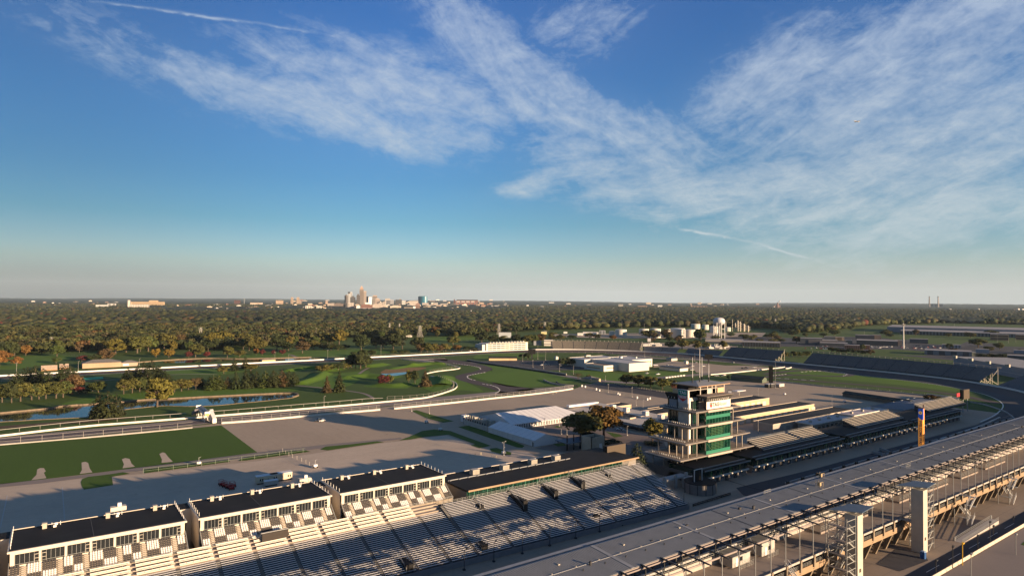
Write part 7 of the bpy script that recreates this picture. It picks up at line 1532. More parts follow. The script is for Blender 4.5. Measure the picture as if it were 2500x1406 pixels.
for k in range(6): T('s', 2392+k*14, 876+k*.5, 861+(k % 2)*2, 20, 'OL' if k % 2 else 'DG', 'in the hedge by the grey hall at far right')
T('d', 2388, 848, 826, 34, 'OL', 'alone on the street corner at far right'); T('d', 2106, 856, 840, 12, 'G', 'before the pink brick hall')
FRONT = [(-200, 876), (0, 872), (60, 866), (150, 860), (280, 857), (450, 856), (560, 855), (640, 850), (700, 842), (790, 841), (860, 826), (980, 828), (1040, 820), (1150, 826), (1200, 816), (1340, 808), (1480, 804), (1600, 801), (1760, 800), (1890, 804), (1960, 816), (2020, 812), (2120, 797), (2250, 793), (2700, 793)]
_rq = random.Random(21)
for (ua, ub, va, vb, n) in ((1345, 1480, 822, 832, 7), (1560, 1760, 826, 838, 9), (1780, 1900, 818, 832, 8), (1905, 2060, 812, 824, 8), (2150, 2500, 818, 826, 10), (2270, 2500, 846, 862, 6), (1830, 1950, 834, 846, 4)):
    for k in range(n): u, v = _rq.uniform(ua, ub), _rq.uniform(va, vb); T(_rq.choice('dds'), u, v, v - _rq.uniform(9, 17), _rq.uniform(14, 24), _rq.choice(['DG', 'G', 'OL', 'OL', 'BR']), 'among the yards beyond the track')
fu, fv = [a for a, b in FRONT], [b for a, b in FRONT]
# the front rows of the wood as separate trees
_n = len(TREES); _c = 0; _rp = random.Random(9)
while _c < 60:
    u = _rp.uniform(-20, 1340) if _c < 46 else _rp.uniform(1900, 2120); v = np.interp(u, fu, fv) - _rp.uniform(-3, 4)
    p = g(u, v); h = _rp.uniform(12, 19); tree('d', p, h, h*_rp.uniform(.85, 1.1), _rp.choices(['G', 'OL', 'DG', 'YG', 'BR', 'CO'], [4, 5, 4, 2, 2, .6])[0], 'at the front of the far wood'); _c += 1
for (t, kind, ck, zone, u) in TREES: t['_u'] = u
def label_trees():
    by = {}
    for r in TREES: by.setdefault((CN[r[2]], KN[r[1]][0].replace('_', ' '), r[3]), []).append(r)
    for (c, k, z), L_ in by.items():
        L_.sort(key=lambda r: r[4]); zz = 'grp'
        for i, r in enumerate(L_):
            kk = k.replace('broadleaf', 'leafy'); s = '%s %s %s' % (c, kk, z)
            if len(L_) > 1: s += ', %s from the left' % nth(i)
            w = s.split()
            if len(w) > 16: s = s.replace(' from the left', '')
            r[0]['label'] = s; r[0]['group'] = 'trees ' + z
        del zz
    for r in TREES: del r[0]['_u']
label_trees()
# ---- the wood itself: crowns as one stuff object, nearer ones leafy, farther ones lobed
def forest():
    rs = np.random.RandomState(5)
    pal = np.array([(.028, .034, .013), (.038, .045, .015), (.055, .052, .018), (.062, .062, .018), (.050, .042, .020), (.085, .048, .018), (.085, .026, .016)]); pw = np.array([.26, .27, .23, .07, .12, .025, .01]); pw /= pw.sum()
    az0 = math.radians(125.7)
    def scatter(r0, r1, sp):
        A = .5*math.radians(86)*(r1*r1-r0*r0); n = int(A/(sp*sp)); r = np.sqrt(rs.uniform(r0*r0, r1*r1, n)); a = az0 + np.radians(rs.uniform(-43, 43, n)); X, Y = r*np.sin(a), r*np.cos(a)
        q0, q1 = X*FV.x+Y*FV.y-H*FV.z, X*RV.x+Y*RV.y-H*RV.z; q2 = X*UV.x+Y*UV.y-H*UV.z; u = CX+FP*q1/q0; v = CY-FP*q2/q0
        keep = v < np.interp(u, fu, fv) - 1.5
        # clearings: houses, fields, yards in the wood
        for (cu, cv, ru, rv) in CLEAR: keep &= ((u-cu)/ru)**2+((v-cv)/rv)**2 > 1
        # patchy density
        d = np.sin(X/310+1.7)*np.sin(Y/270+.4)+.6*np.sin((X+Y)/140)+.4*np.sin((X-1.7*Y)/90); keep &= d > -1.35
        return X[keep], Y[keep], d[keep]
    def colors(n, X, Y, far):
        i = rs.choice(len(pal), n, p=pw); c = pal[i]*rs.uniform(.8, 1.2, (n, 1)); s = .5+.5*np.sin(X/420+2)*np.sin(Y/350); return c*(.82+.35*s[:, None])
    VV, FF, CC = [], [], []; off = 0
    # leafy near crowns: quads
    def leafy(X, Y, per):
        n = len(X); h = rs.uniform(11, 19, n); w = h*rs.uniform(.62, .85, n); lob = unit(rs.normal(size=(n*5, 3))).reshape(n, 5, 3); lob[:, :, 2] = np.abs(lob[:, :, 2])*1.0-.25
        cen = np.stack([X, Y, h*.58], 1)[:, None, :] + lob*np.stack([w*.5, w*.5, h*.24], 1)[:, None, :]
        q = unit(rs.normal(size=(n*per, 3))).reshape(n, per, 3); q[:, :, 2] = np.abs(q[:, :, 2])*1.15-.28; li = rs.randint(0, 5, (n, per)); c = np.take_along_axis(cen, li[:, :, None], 1)
        P = c + q*np.stack([w*.58, w*.58, h*.24], 1)[:, None, :]*rs.uniform(.85, 1.1, (n, per, 1)); Nn = unit((q + rs.normal(size=q.shape)*.35).reshape(-1, 3)); P = P.reshape(-1, 3); s = np.repeat(w*.125, per)*rs.uniform(.7, 1.3, n*per)
        up = rs.normal(size=P.shape); T_ = unit(np.cross(Nn, up)); B = np.cross(Nn, T_); s = s[:, None]; V = np.stack([P-T_*s-B*s, P+T_*s-B*s, P+T_*s+B*s, P-T_*s+B*s], 1).reshape(-1, 3)
        return V, np.repeat(colors(n, X, Y, 0), per*4, 0)
    def put(name, V, C, k, label, m=LEAFA, sm=False, F=None):
        n = len(V)//k if F is None else len(F); me = bpy.data.meshes.new(name); me.vertices.add(len(V)); me.vertices.foreach_set('co', V.astype(np.float32).ravel())
        idx = np.arange(len(V), dtype=np.int32) if F is None else F.astype(np.int32).ravel(); me.loops.add(len(idx)); me.loops.foreach_set('vertex_index', idx); me.polygons.add(n)
        me.polygons.foreach_set('loop_start', np.arange(0, len(idx), k, dtype=np.int32)); me.polygons.foreach_set('loop_total', np.full(n, k, np.int32)); me.materials.append(m)
        ca = me.color_attributes.new('Col', 'FLOAT_COLOR', 'POINT'); ca.data.foreach_set('color', np.concatenate([C, np.ones((len(C), 1))], 1).astype(np.float32).ravel())
        if sm: me.polygons.foreach_set('use_smooth', np.ones(n, bool))
        me.update(calc_edges=True); o = bpy.data.objects.new(name, me); COL.objects.link(o); meta(o, label, 'woodland', kind='stuff'); return o
    X, Y, _ = scatter(820, 1750, 11.); V, C = leafy(X, Y, 84); put('near_woodland', V, C, 4, 'dense mixed autumn wood behind the racetrack')
    bm = bmesh.new(); bmesh.ops.create_icosphere(bm, subdivisions=2, radius=1.); iv = np.array([v.co[:] for v in bm.verts]); ifc = np.array([[v.index for v in f.verts] for f in bm.faces]); bm.free()
    bm = bmesh.new(); bmesh.ops.create_icosphere(bm, subdivisions=1, radius=1.); jv = np.array([v.co[:] for v in bm.verts]); jf = np.array([[v.index for v in f.verts] for f in bm.faces]); bm.free()
    def lobed(X, Y, iv, ifc, hs, flat=.9):
        n = len(X); h = rs.uniform(*hs, n); w = h*rs.uniform(.5, .78, n); disp = rs.uniform(.74, 1.2, (n, len(iv), 1)); P = iv[None]*disp*np.stack([w, w, h*.42], 1)[:, None, :]+np.stack([X, Y, h*.6], 1)[:, None, :]
        F = ifc[None]+(np.arange(n)*len(iv))[:, None, None]; return P.reshape(-1, 3), F.reshape(-1, 3), np.repeat(colors(n, X, Y, 1), len(iv), 0)*rs.uniform(.85, 1.15, (n*len(iv), 1))
    X, Y, _ = scatter(1700, 3300, 15.5); V, F, C = lobed(X, Y, iv, ifc, (10, 22)); put('middle_woodland', V, C, 3, 'rolling mass of dark treetops below the skyline', F=F, sm=True)
    X, Y, _ = scatter(3200, 7600, 25); V, F, C = lobed(X, Y, jv, jf, (9, 17)); put('far_woodland', V, C, 3, 'far band of treetops in front of the city', F=F, sm=True)
    # closed canopy beyond, rough surface
    nr, na = 260, 420; r = np.geomspace(3000, 26500, nr); a = az0+np.radians(np.linspace(-44, 44, na)); R, A = np.meshgrid(r, a, indexing='ij'); X, Y = R*np.sin(A), R*np.cos(A)
    f = np.clip((R-9000)/12000, 0, 1); base = f*(22*np.sin(X/5200+1.3)*np.sin(Y/4300)+16*np.sin((X+Y)/2300)+10*np.sin((X-2*Y)/1700)); Zc = base+rs.uniform(1, 15, X.shape)+np.where(R > 24500, 6, 0)
    V = np.stack([X, Y, Zc], -1).reshape(-1, 3); i, j = np.meshgrid(np.arange(nr-1), np.arange(na-1), indexing='ij'); k = (i*na+j).ravel(); F = np.stack([k, k+na, k+na+1, k+1], 1)
    C = pal[rs.choice(3, len(V))]*rs.uniform(.6, 1.3, (len(V), 1)); put('distant_canopy', V, C, 4, 'blue green line of distant wooded land on the horizon', F=F)
CLEAR = [(960, 753, 290, 9), (520, 757, 130, 5.5), (350, 752, 60, 3.), (700, 835, 22, 5), (1065, 812, 22, 7), (1100, 830, 30, 5), (1010, 832, 24, 3), (60, 838, 110, 7), (235, 838, 60, 5), (1570, 750, 60, 1.6), (1660, 757, 70, 1.5), (960, 778, 14, 2), (1240, 775, 30, 1.6), (2350, 787, 90, 5), (1930, 792, 60, 4), (650, 762, 40, 2)]
forest()
# ---------------------------------------------------------------- far buildings, placed on the ground by bearing and distance
FM = {}
def fm(c, nm=None):
    k = tuple(round(x, 3) for x in c)
    if k not in FM: FM[k] = mat('facade_%d' % len(FM), c, .8, var=.10, sc=.05)
    return FM[k]
def frame_at(u, v):
    p = g(u, v); f = Vector((p.x, p.y, 0)).normalized(); r = Vector((f.y, -f.x, 0)); sc = Vector((p.x, p.y, -H)).dot(FV)/FP; return p, f, r, sc
def fbox(mb, p, f, r, a, b, d0, d1, z0, z1):
    q = lambda s, k, z: tuple(p + r*s + f*k + Vector((0, 0, z)))
    mb.hexa([q(a, d0, z0), q(b, d0, z0), q(b, d1, z0), q(a, d1, z0), q(a, d0, z1), q(b, d0, z1), q(b, d1, z1), q(a, d1, z1)])
def block(u0, u1, vt, vb, col, label, depth=None, name='building', cat='building', roofc=None, bands=0, cols=0, top=None, yaw=0., winc=(.03, .035, .045), group=None, side=None):
    uc = (u0+u1)/2; p, f, r, sc = frame_at(uc, vb); hw = (u1-u0)/2*sc; h = max(2.5, ztop(p, uc, vt)); d = depth or max(12, hw*1.2)
    if yaw: c, s = math.cos(yaw), math.sin(yaw); f, r = f*c + r*s, r*c - f*s
    t = thing(name, p, label, cat, group); mb = MB(); fbox(mb, p, f, r, -hw, hw, 0, d, 0, h); w = mb.build('wall', fm(col), t)
    mb = MB(); fbox(mb, p, f, r, -hw, hw, 0, d, h, h+max(.4, h*.02)); mb.build('roof', fm(roofc or tuple(c*.8 for c in col)), t)
    if bands:
        mb = MB()
        for k in range(bands): z = h*(k+.35)/bands; fbox(mb, p, f, r, -hw*.94, hw*.94, -.4, 0, z, z+h/bands*.45)
        mb.build('window_band', fm(winc), w)
    if cols:
        mb = MB()
        for k in range(cols): s0 = -hw+2*hw*(k+.25)/cols; fbox(mb, p, f, r, s0, s0+hw/cols, -.4, 0, h*.06, h*.95)
        mb.build('window_column', fm(winc), w)
    return t, p, f, r, sc, hw, h, d
def X5(x): return 800+x*.168
def Y5(y): return 690+y*.168
sky_list = [(245, 292, 195, 330, (.16, .12, .10), 'brown tower with a rounded top at the left end of the skyline', 'dome', 0, 4), (292, 355, 138, 330, (.42, .42, .42), 'silver glass tower second from left in the skyline', 'cap', 0, 3), (330, 402, 212, 340, (.085, .08, .085), 'squat charcoal stepped tower in the skyline', 'step', 0, 3),
    (418, 466, 187, 340, (.11, .085, .07), 'dark brown block left of the tallest tower', 'step', 5, 0), (462, 520, 105, 340, (.24, .165, .12), 'tallest tower with pointed top and mast in the skyline', 'spire', 0, 4), (497, 560, 125, 338, (.42, .30, .22), 'pinkish beige slab tower touching the tallest tower', None, 0, 6),
    (560, 592, 200, 330, (.20, .16, .14), 'narrow grey brown tower right of the beige slab', None, 6, 0), (592, 640, 212, 345, (.74, .72, .70), 'brilliant white slab tower in the skyline', None, 0, 0), (650, 718, 200, 335, (.25, .19, .15), 'tan brown tower with sloped mansard top', 'mansard', 7, 0), (690, 762, 240, 338, (.44, .30, .22), 'shorter salmon tower stepping down right of the mansard one', 'step', 0, 5),
    (835, 905, 232, 300, (.50, .42, .34), 'beige block behind the twin grey slabs', None, 4, 0), (850, 908, 258, 340, (.15, .15, .17), 'grey slab block, left one of a joined pair', None, 6, 0), (908, 962, 250, 340, (.34, .34, .37), 'pale grey slab block, right one of a joined pair', None, 0, 5),
    (985, 1075, 248, 330, (.075, .07, .075), 'long dark block right of the joined grey slabs', None, 3, 0), (1040, 1066, 238, 300, (.36, .27, .2), 'small tan gabled block rising from the long dark block', None, 0, 0), (1078, 1130, 260, 320, (.55, .52, .48), 'pale block at the right end of the long dark block', None, 3, 0),
    (1190, 1315, 266, 345, (.55, .44, .33), 'wide cream block just left of the blue hotel', None, 5, 0), (228, 290, 302, 385, (.07, .07, .085), 'low dark block below the left end of the skyline', None, 3, 0), (292, 378, 296, 388, (.52, .42, .34), 'low cream and pink block under the silver tower', None, 0, 4),
    (418, 472, 334, 392, (.66, .62, .55), 'white block with a black side below the tallest tower', None, 0, 0), (490, 650, 322, 392, (.28, .085, .05), 'long red brick block in the middle below the skyline', 'step', 3, 0), (470, 740, 372, 398, (.55, .44, .34), 'very long low cream block in front of the red brick one', None, 0, 12),
    (545, 596, 290, 350, (.72, .70, .66), 'bright white low block before the white slab tower', None, 0, 0), (630, 830, 322, 388, (.52, .40, .29), 'broad cream block below the mansard tower', 'step', 4, 0), (740, 832, 290, 345, (.46, .36, .27), 'tan gabled block right of the salmon tower', None, 0, 4), (910, 1065, 338, 392, (.60, .47, .31), 'yellowish cream block with stepped roof below the joined slabs', 'step', 3, 0),
    (1110, 1245, 357, 396, (.36, .27, .18), 'tan block with gridded windows below the cream block', None, 0, 9), (1242, 1276, 346, 396, (.72, .68, .60), 'narrow bright white block beside the brick block', None, 0, 0), (1276, 1342, 324, 396, (.30, .14, .09), 'brick block with rounded top in front of the blue hotel', 'dome', 0, 3), (1375, 1465, 294, 340, (.50, .38, .32), 'pink low block at the foot of the blue hotel', None, 2, 0),
    (1450, 1660, 322, 345, (.60, .50, .40), 'long low cream block right of the blue hotel', None, 2, 0), (1530, 1600, 290, 318, (.48, .40, .34), 'distant pale block over the long low one', None, 2, 0), (1640, 1745, 305, 330, (.52, .42, .34), 'pale low block left of the brick stadium', None, 2, 0), (1675, 1810, 333, 350, (.66, .62, .55), 'thin white roofed hall before the stadium', None, 0, 0),
    (95, 225, 306, 365, (.20, .13, .10), 'brown brick block left below the skyline', 'step', 3, 0), (0, 95, 300, 352, (.44, .33, .25), 'tan block at the far left foot of the skyline', None, 3, 0), (0, 30, 285, 310, (.4, .3, .24), 'small tan block beyond the tan one at the skyline foot', None, 0, 0), (830, 900, 325, 352, (.6, .55, .48), 'small white low block in the middle of the city belt', None, 0, 0)]
for (x0, x1, y0, y1, c, lb, top, nb, nc) in sky_list:
    _g = sum(c)/3; c = tuple(_g*.5+q*.5 for q in c)
    t, p, f, r, sc, hw, h, d = block(X5(x0), X5(x1), Y5(y0), max(Y5(y1), 746), c, lb, bands=nb, cols=nc, name='city_building', yaw=.0, cat='building', winc=tuple(q*.45 for q in c), group='city skyline')
    if top == 'spire':
        mb = MB(); q = lambda s, k, z: tuple(p+r*s+f*k+Vector((0, 0, z)))
        for k, (a, b) in enumerate(((.9, .06), (.7, .12))): fbox(mb, p, f, r, -hw*a, hw*a, d*.1, d*.9, h, h*(1+b))
        z1, z2 = h*1.12, h*1.27; mb.poly([q(-hw*.7, 0, z1), q(hw*.7, 0, z1), q(0, d/2, z2)]); mb.poly([q(hw*.7, 0, z1), q(hw*.7, d, z1), q(0, d/2, z2)]); mb.poly([q(hw*.7, d, z1), q(-hw*.7, d, z1), q(0, d/2, z2)]); mb.poly([q(-hw*.7, d, z1), q(-hw*.7, 0, z1), q(0, d/2, z2)]); mb.build('pointed_top', fm((.40, .27, .2)), t)
        mb = MB(); mb.tube(q(0, d/2, z2-2), q(0, d/2, ztop(p, 884, 696.5)), 1.2, .5, n=6); mb.build('mast', WHITE, t)
    elif top == 'dome': mb = MB(); [fbox(mb, p, f, r, -hw*math.cos(a), hw*math.cos(a), d*.1, d*.9, h+hw*.9*math.sin(a-.25), h+hw*.9*math.sin(a)) for a in (.25, .5, .75, 1.0, 1.25)]; mb.build('rounded_top', fm(c), t)
    elif top == 'cap': mb = MB(); fbox(mb, p, f, r, -hw, hw*.1, -.5, d*.9, h*.9, h*1.02); mb.build('dark_cap', fm((.03, .03, .035)), t)
    elif top == 'step': mb = MB(); fbox(mb, p, f, r, -hw*.6, hw*.5, d*.1, d*.8, h, h*1.14); mb.build('upper_block', fm(c), t)
    elif top == 'mansard':
        q = lambda s, k, z: tuple(p+r*s+f*k+Vector((0, 0, z))); mb = MB(); mb.hexa([q(-hw, 0, h), q(hw, 0, h), q(hw, d, h), q(-hw, d, h), q(-hw*.6, d*.2, h*1.12), q(hw*.8, d*.2, h*1.12), q(hw*.8, d*.8, h*1.12), q(-hw*.6, d*.8, h*1.12)]); mb.build('mansard_roof', fm((.36, .27, .2)), t)
# curved blue hotel
uc = (1020.8+1043)/2; p, f, r, sc = frame_at(uc, 746.5); hw = 11.2*sc; h = ztop(p, uc, 723.7); t = thing('hotel_tower', p, 'curved blue glass hotel standing apart right of the skyline', 'building'); mb = MB(); n = 14
for z in (0, h):
    for k in range(n+1): s = -1+2*k/n; q = p+r*(hw*s)+f*(30*s*s-30*.4*s); mb.v.append((q.x, q.y, z))
    for k in range(n, -1, -1): s = -1+2*k/n; q = p+r*(hw*s)+f*(30*s*s+40); mb.v.append((q.x, q.y, z))
m_ = 2*(n+1); mb.f = [tuple(range(m_)), tuple(range(2*m_-1, m_-1, -1))] + [(i, (i+1) % m_, m_+(i+1) % m_, m_+i) for i in range(m_)]; mb.mi = [0]*len(mb.f)
w = mb.build('glass_shaft', mat('hotel_blue', (.025, .16, .24), .3, spec=.6, var=.2, sc=.03), t); mb = MB()
for k in range(12):
    z = h*(k+.5)/12
    for s0 in range(n): a, b = -1+2*s0/n, -1+2*(s0+1)/n; A, B = p+r*(hw*a)+f*(30*a*a-12*a-.6), p+r*(hw*b)+f*(30*b*b-12*b-.6); mb.quad((A.x, A.y, z), (B.x, B.y, z), (B.x, B.y, z+2), (A.x, A.y, z+2))
mb.build('floor_band', mat('hotel_dark', (.012, .07, .11), .3), w, fix=False); mb = MB(); fbox(mb, p, f, r, -hw*.8, hw*.8, 20, 50, h, h+6); mb.build('roof', fm((.1, .18, .22)), t)
# brick stadium
t, p, f, r, sc, hw, h, d = block(X5(1840), X5(2172), Y5(262), Y5(330), (.24, .10, .075), 'big brick stadium with dark roof at the right end of the city', 200, 'stadium', 'stadium', (.06, .06, .065), 0, 9, winc=(.13, .10, .10))
mb = MB(); fbox(mb, p, f, r, -hw*.8, hw*.96, 10, 190, h, h*1.22); mb.build('roof_ridge', fm((.055, .055, .06)), t); mb = MB(); [fbox(mb, p, f, r, -hw*.8+k*hw*.42, -hw*.8+k*hw*.42+hw*.3, -2, 0, h*.72, h*.88) for k in range(4)]; mb.build('white_banner', fm((.55, .53, .5)), t)
mb = MB(); fbox(mb, p, f, r, -hw*1.05, -hw*.95, 0, 20, 0, h*1.3); fbox(mb, p, f, r, hw*.97, hw*1.05, 0, 20, 0, h*1.25); mb.build('corner_tower', fm((.14, .07, .06)), t)
for (u0, u1, vt, vb, c, lb, b, cl) in [(710, 716, 726, 745, (.36, .27, .2), 'slim tan apartment tower left of the skyline, left one of a pair', 0, 2), (724, 730.5, 726, 745, (.38, .29, .22), 'slim tan apartment tower left of the skyline, right one of a pair', 0, 2), (730.5, 736, 734, 745, (.30, .24, .2), 'lower block leaning on the right slim tower', 0, 2), (674, 691, 733.5, 745, (.40, .29, .21), 'twin topped tan block left of the slim towers', 3, 0),
        (792, 800, 735, 745, (.46, .34, .26), 'gabled tan tower between slim towers and skyline', 2, 0), (752, 762, 741, 748, (.52, .42, .33), 'low tan hall between slim towers and skyline', 0, 0), (746, 761, 746.5, 757, (.56, .52, .45), 'small pale slab in front of the city, left one', 0, 3), (773, 785, 747, 756, (.60, .57, .5), 'small pale slab in front of the city, right one', 0, 3),
        (319, 361, 743.5, 753.5, (.44, .40, .36), 'pale fluted grain elevator at left on the horizon', 0, 12), (312, 317.5, 733, 752, (.42, .38, .34), 'square head tower of the grain elevator', 0, 0), (325, 397, 737, 748, (.36, .26, .165), 'long golden factory behind the grain elevator', 3, 0), (365, 385, 733.8, 745, (.36, .26, .165), 'raised golden hall on the long factory', 0, 0), (572, 586, 733, 745, (.09, .045, .045), 'lone dark maroon block left of the city', 4, 0),
        (236, 262, 744, 753, (.30, .30, .29), 'grey sloping conveyor house left of the grain elevator', 0, 0), (264, 282, 741, 750, (.33, .32, .31), 'grey mill building left of the grain elevator', 0, 2), (612, 640, 739, 746, (.50, .40, .32), 'low tan block at the left edge of the city', 2, 0), (1606, 1617, 745, 752, (.74, .72, .66), 'bright white cube building far off right of centre', 0, 0), (1510, 1521, 743, 750, (.5, .46, .4), 'pale tower block far off right of centre', 2, 0), (1480, 1511, 754, 757.5, (.6, .57, .52), 'long thin white roof in the far wood right of centre', 0, 0),
        (1689, 1726, 747.5, 752, (.5, .33, .26), 'far pinkish factory right of centre', 0, 5), (1557, 1580, 747, 751.5, (.4, .26, .2), 'far low brick plant', 0, 0), (2272, 2300, 742, 750, (.26, .25, .26), 'grey power station hall between two tall stacks', 0, 3), (1340, 1352, 738, 742, (.6, .58, .55), 'tiny pale block on the horizon right of the stadium', 0, 0), (1195, 1203, 731.5, 737, (.6, .52, .44), 'pale block standing on the horizon right of the stadium', 0, 0), (1082, 1090, 733, 738, (.4, .36, .34), 'pale far tower behind the stadium left end', 0, 0),
        (1423, 1461, 811, 818, (.60, .58, .54), 'white canopied depot left of the storage tanks', 0, 0), (1463, 1478, 807, 816, (.30, .32, .34), 'blue grey tank farm office left of the storage tanks', 0, 2), (1303, 1322, 833, 843, (.28, .29, .31), 'grey roofed hall right of the white turn suites', 0, 0), (1328, 1351, 830, 844, (.64, .60, .54), 'white gabled hall beside the tan bleachers', 2, 0), (1218, 1248, 812, 824, (.36, .38, .40), 'grey metal hall with white tanks behind the turn suites', 0, 0), (1321, 1335, 810, 816, (.55, .50, .25), 'yellowish small hall under a lattice pylon', 0, 0),
        (1376, 1385, 810, 814, (.7, .66, .6), 'small white depot hut beyond the turn', 0, 0), (1410, 1424, 813, 819, (.62, .6, .56), 'white truck wash hut beyond the turn', 0, 0), (1724, 1813, 830.5, 834.5, (.36, .33, .30), 'long flat roof under the water tower', 0, 0), (1814, 1902, 836, 847, (.13, .13, .14), 'long dark grandstand rear block right of the water tower', 0, 14),
        (1956, 2005, 826, 841, (.10, .11, .125), 'dark workshop with tan roof edge, leftmost of the right hand yards', 0, 0), (1977, 2041, 831, 842, (.15, .14, .145), 'grey workshop with orange lit parapet in the right hand yards', 0, 0), (2013, 2038, 822, 831, (.12, .13, .14), 'dark shed behind the grey workshop', 0, 0), (2040, 2060, 823, 831, (.50, .37, .26), 'cream shed with arched door in the right hand yards', 0, 1), (2065, 2080, 831, 838, (.44, .30, .20), 'tan hut with red door in the right hand yards', 0, 0),
        (2005, 2066, 838, 845, (.075, .08, .09), 'dark side of the brick hall with pale roof', 0, 0), (2064, 2101, 843, 852.5, (.33, .20, .155), 'pink brick hall front in the right hand yards', 0, 9), (2110, 2123, 843, 852.5, (.34, .21, .16), 'short pink brick end of the brick hall', 0, 3), (2097, 2185, 832, 843, (.075, .08, .09), 'long dark warehouse left of the cell mast', 0, 0), (2091, 2132, 818.5, 828, (.10, .10, .11), 'dark factory behind the long dark warehouse', 0, 0), (2132, 2150, 818, 828.5, (.40, .28, .2), 'tan tower block on the dark factory', 0, 0),
        (2186, 2201, 831, 842, (.46, .33, .25), 'tan brick end wall beside the cell mast', 0, 0), (2224, 2262, 828, 838, (.11, .11, .12), 'dark hall right of the cell mast', 0, 0), (2246, 2261, 829, 837.5, (.22, .16, .13), 'brown hall front right of the cell mast', 0, 0), (2188, 2477, 802, 815, (.22, .235, .27), 'enormous long blue grey plant stretching along the far right', 0, 0), (2220, 2500, 812, 821, (.16, .17, .19), 'lower long grey range before the enormous plant', 0, 40),
        (2391, 2400, 808.5, 816, (.58, .48, .36), 'cream rooftop box on the enormous plant, left one', 0, 0), (2434, 2441, 808, 815, (.50, .44, .38), 'cream rooftop box on the enormous plant, middle one', 0, 0), (2479, 2484, 809, 816, (.48, .40, .32), 'cream rooftop box on the enormous plant, right one', 0, 0), (2422, 2458, 817, 831, (.40, .24, .165), 'brick office block at the right before the long plant', 2, 0), (2484, 2520, 818, 830, (.38, .23, .16), 'brick block cut by the right edge of the photo', 2, 0),
        (2304, 2342, 842, 850, (.38, .40, .44), 'white block with square windows at the right', 0, 6), (2266, 2362, 857, 868, (.20, .225, .25), 'long grey hall with green doors and tan roof at the right', 0, 4), (2360, 2380, 860, 870, (.58, .50, .33), 'cream lit end of the long grey hall', 0, 0), (2385, 2412, 853, 862, (.30, .32, .35), 'grey block with white silos at the right', 0, 0), (2466, 2520, 869, 884, (.17, .18, .20), 'dark grey block at the right photo edge', 2, 0), (2480, 2520, 856, 864, (.2, .24, .3), 'blue roofed block at the right photo edge', 0, 0)]:
    block(u0, u1, vt, vb, c, lb, bands=b, cols=cl, winc=tuple(q*.4 for q in c), roofc=(.30, .27, .25) if vb > 800 else None)
# the big pale hall behind the turn one bleachers, built along the street
A, B = g(2328, 893), g(2560, 938); t = thing('long_hall', A, 'huge pale blue grey hall behind the turn one bleachers at right', 'building')
def run_box(t, A, B, w, h, m, rm):
    d = (B-A).normalized(); n = Vector((-d.y, d.x, 0)); n = n if n.dot(Vector((A.x, A.y, 0))) > 0 else -n; Z = Vector((0, 0, h)); mb = MB(); mb.hexa([A, B, B+n*w, A+n*w, A+Z, B+Z, B+n*w+Z, A+n*w+Z]); mb.build('wall', m, t)
    Z2 = Vector((0, 0, .5)); mb = MB(); mb.hexa([A+Z, B+Z, B+n*w+Z, A+n*w+Z, A+Z+Z2, B+Z+Z2, B+n*w+Z+Z2, A+n*w+Z+Z2]); mb.build('roof', rm, t); return n
hA = ztop(A, 2328, 871); run_box(t, A, B, 60, hA, fm((.23, .245, .28)), fm((.30, .28, .26)))
for k in range(4): q = A.lerp(B, .12+k*.2); mb = MB(); mb.box(q.x+5, q.x+9, q.y+2, q.y+6, hA, hA+3); mb.build('roof_vent', HVAC, t)
mb = MB(); q = A.lerp(B, .0); mb.bar(A+Vector((0, 0, hA*.38)), B+Vector((0, 0, hA*.38)), .5, .8); mb.build('wall_stripe', fm((.32, .33, .36)), t)
sheet('yard_pavement', P_([(1720, 836), (1900, 846), (1990, 846), (2140, 862), (2330, 880), (2560, 905), (2560, 850), (2400, 836), (2240, 829), (2080, 822), (1950, 826), (1860, 822), (1740, 824)]), Z1, DASPH)
sheet('yard_grass', P_([(2130, 853), (2190, 853), (2262, 858), (2262, 868), (2180, 866), (2128, 861)]), Z2, GRASS)
sheet('yard_grass', P_([(2160, 824), (2260, 826), (2360, 834), (2340, 843), (2262, 839), (2262, 830), (2180, 829)]), Z2, GRASS)
sheet('yard_grass', P_([(2430, 836), (2500, 832), (2560, 838), (2560, 848), (2440, 845)]), Z2, GRASS)
sheet('coach_park', P_([(1540, 836), (1720, 838), (1800, 846), (1780, 853), (1640, 852), (1560, 846)]), Z1, LOT)
sheet('tank_farm_yard', P_([(1340, 816), (1470, 814), (1700, 812), (1870, 812), (1860, 822), (1740, 826), (1500, 826), (1350, 822)]), Z1, LOT)
sheet('river_road', P_([(-40, 833), (100, 829.5), (300, 826), (300, 828), (100, 832), (-40, 836)]), Z1, ROADM)
sheet('open_field', P_([(1010, 826), (1060, 822), (1170, 818), (1175, 828), (1100, 832), (1010, 834)]), Z1, FAIR)
# viaduct at the far left
A, B = g(-40, 846), g(112, 842); t = thing('viaduct', A, 'concrete arched viaduct half hidden by trees at the far left', 'bridge'); hv = ztop(A, -40, 833); d = (B-A); mb = MB(); mb.bar(A+Vector((0, 0, hv)), B+Vector((0, 0, hv)), 9, 1.6); mb.build('deck', CONC, t)
for k in range(8):
    q = A+d*(k/7.); mb = MB(); mb.bar((q.x, q.y, 0), (q.x, q.y, hv), 3.5, 9); mb.build('pier', GREYC, t)
    if k < 7: mb = MB(); [mb.bar(A+d*((k+a/8.)/7.)+Vector((0, 0, hv-.6-1.8*(1-math.sin(math.pi*(a+.5)/8)))), A+d*((k+(a+1)/8.)/7.)+Vector((0, 0, hv-.6-1.8*(1-math.sin(math.pi*(a+.5)/8)))), 8, 1.4) for a in range(8)]; mb.build('arch', GREYC, t, fix=False)
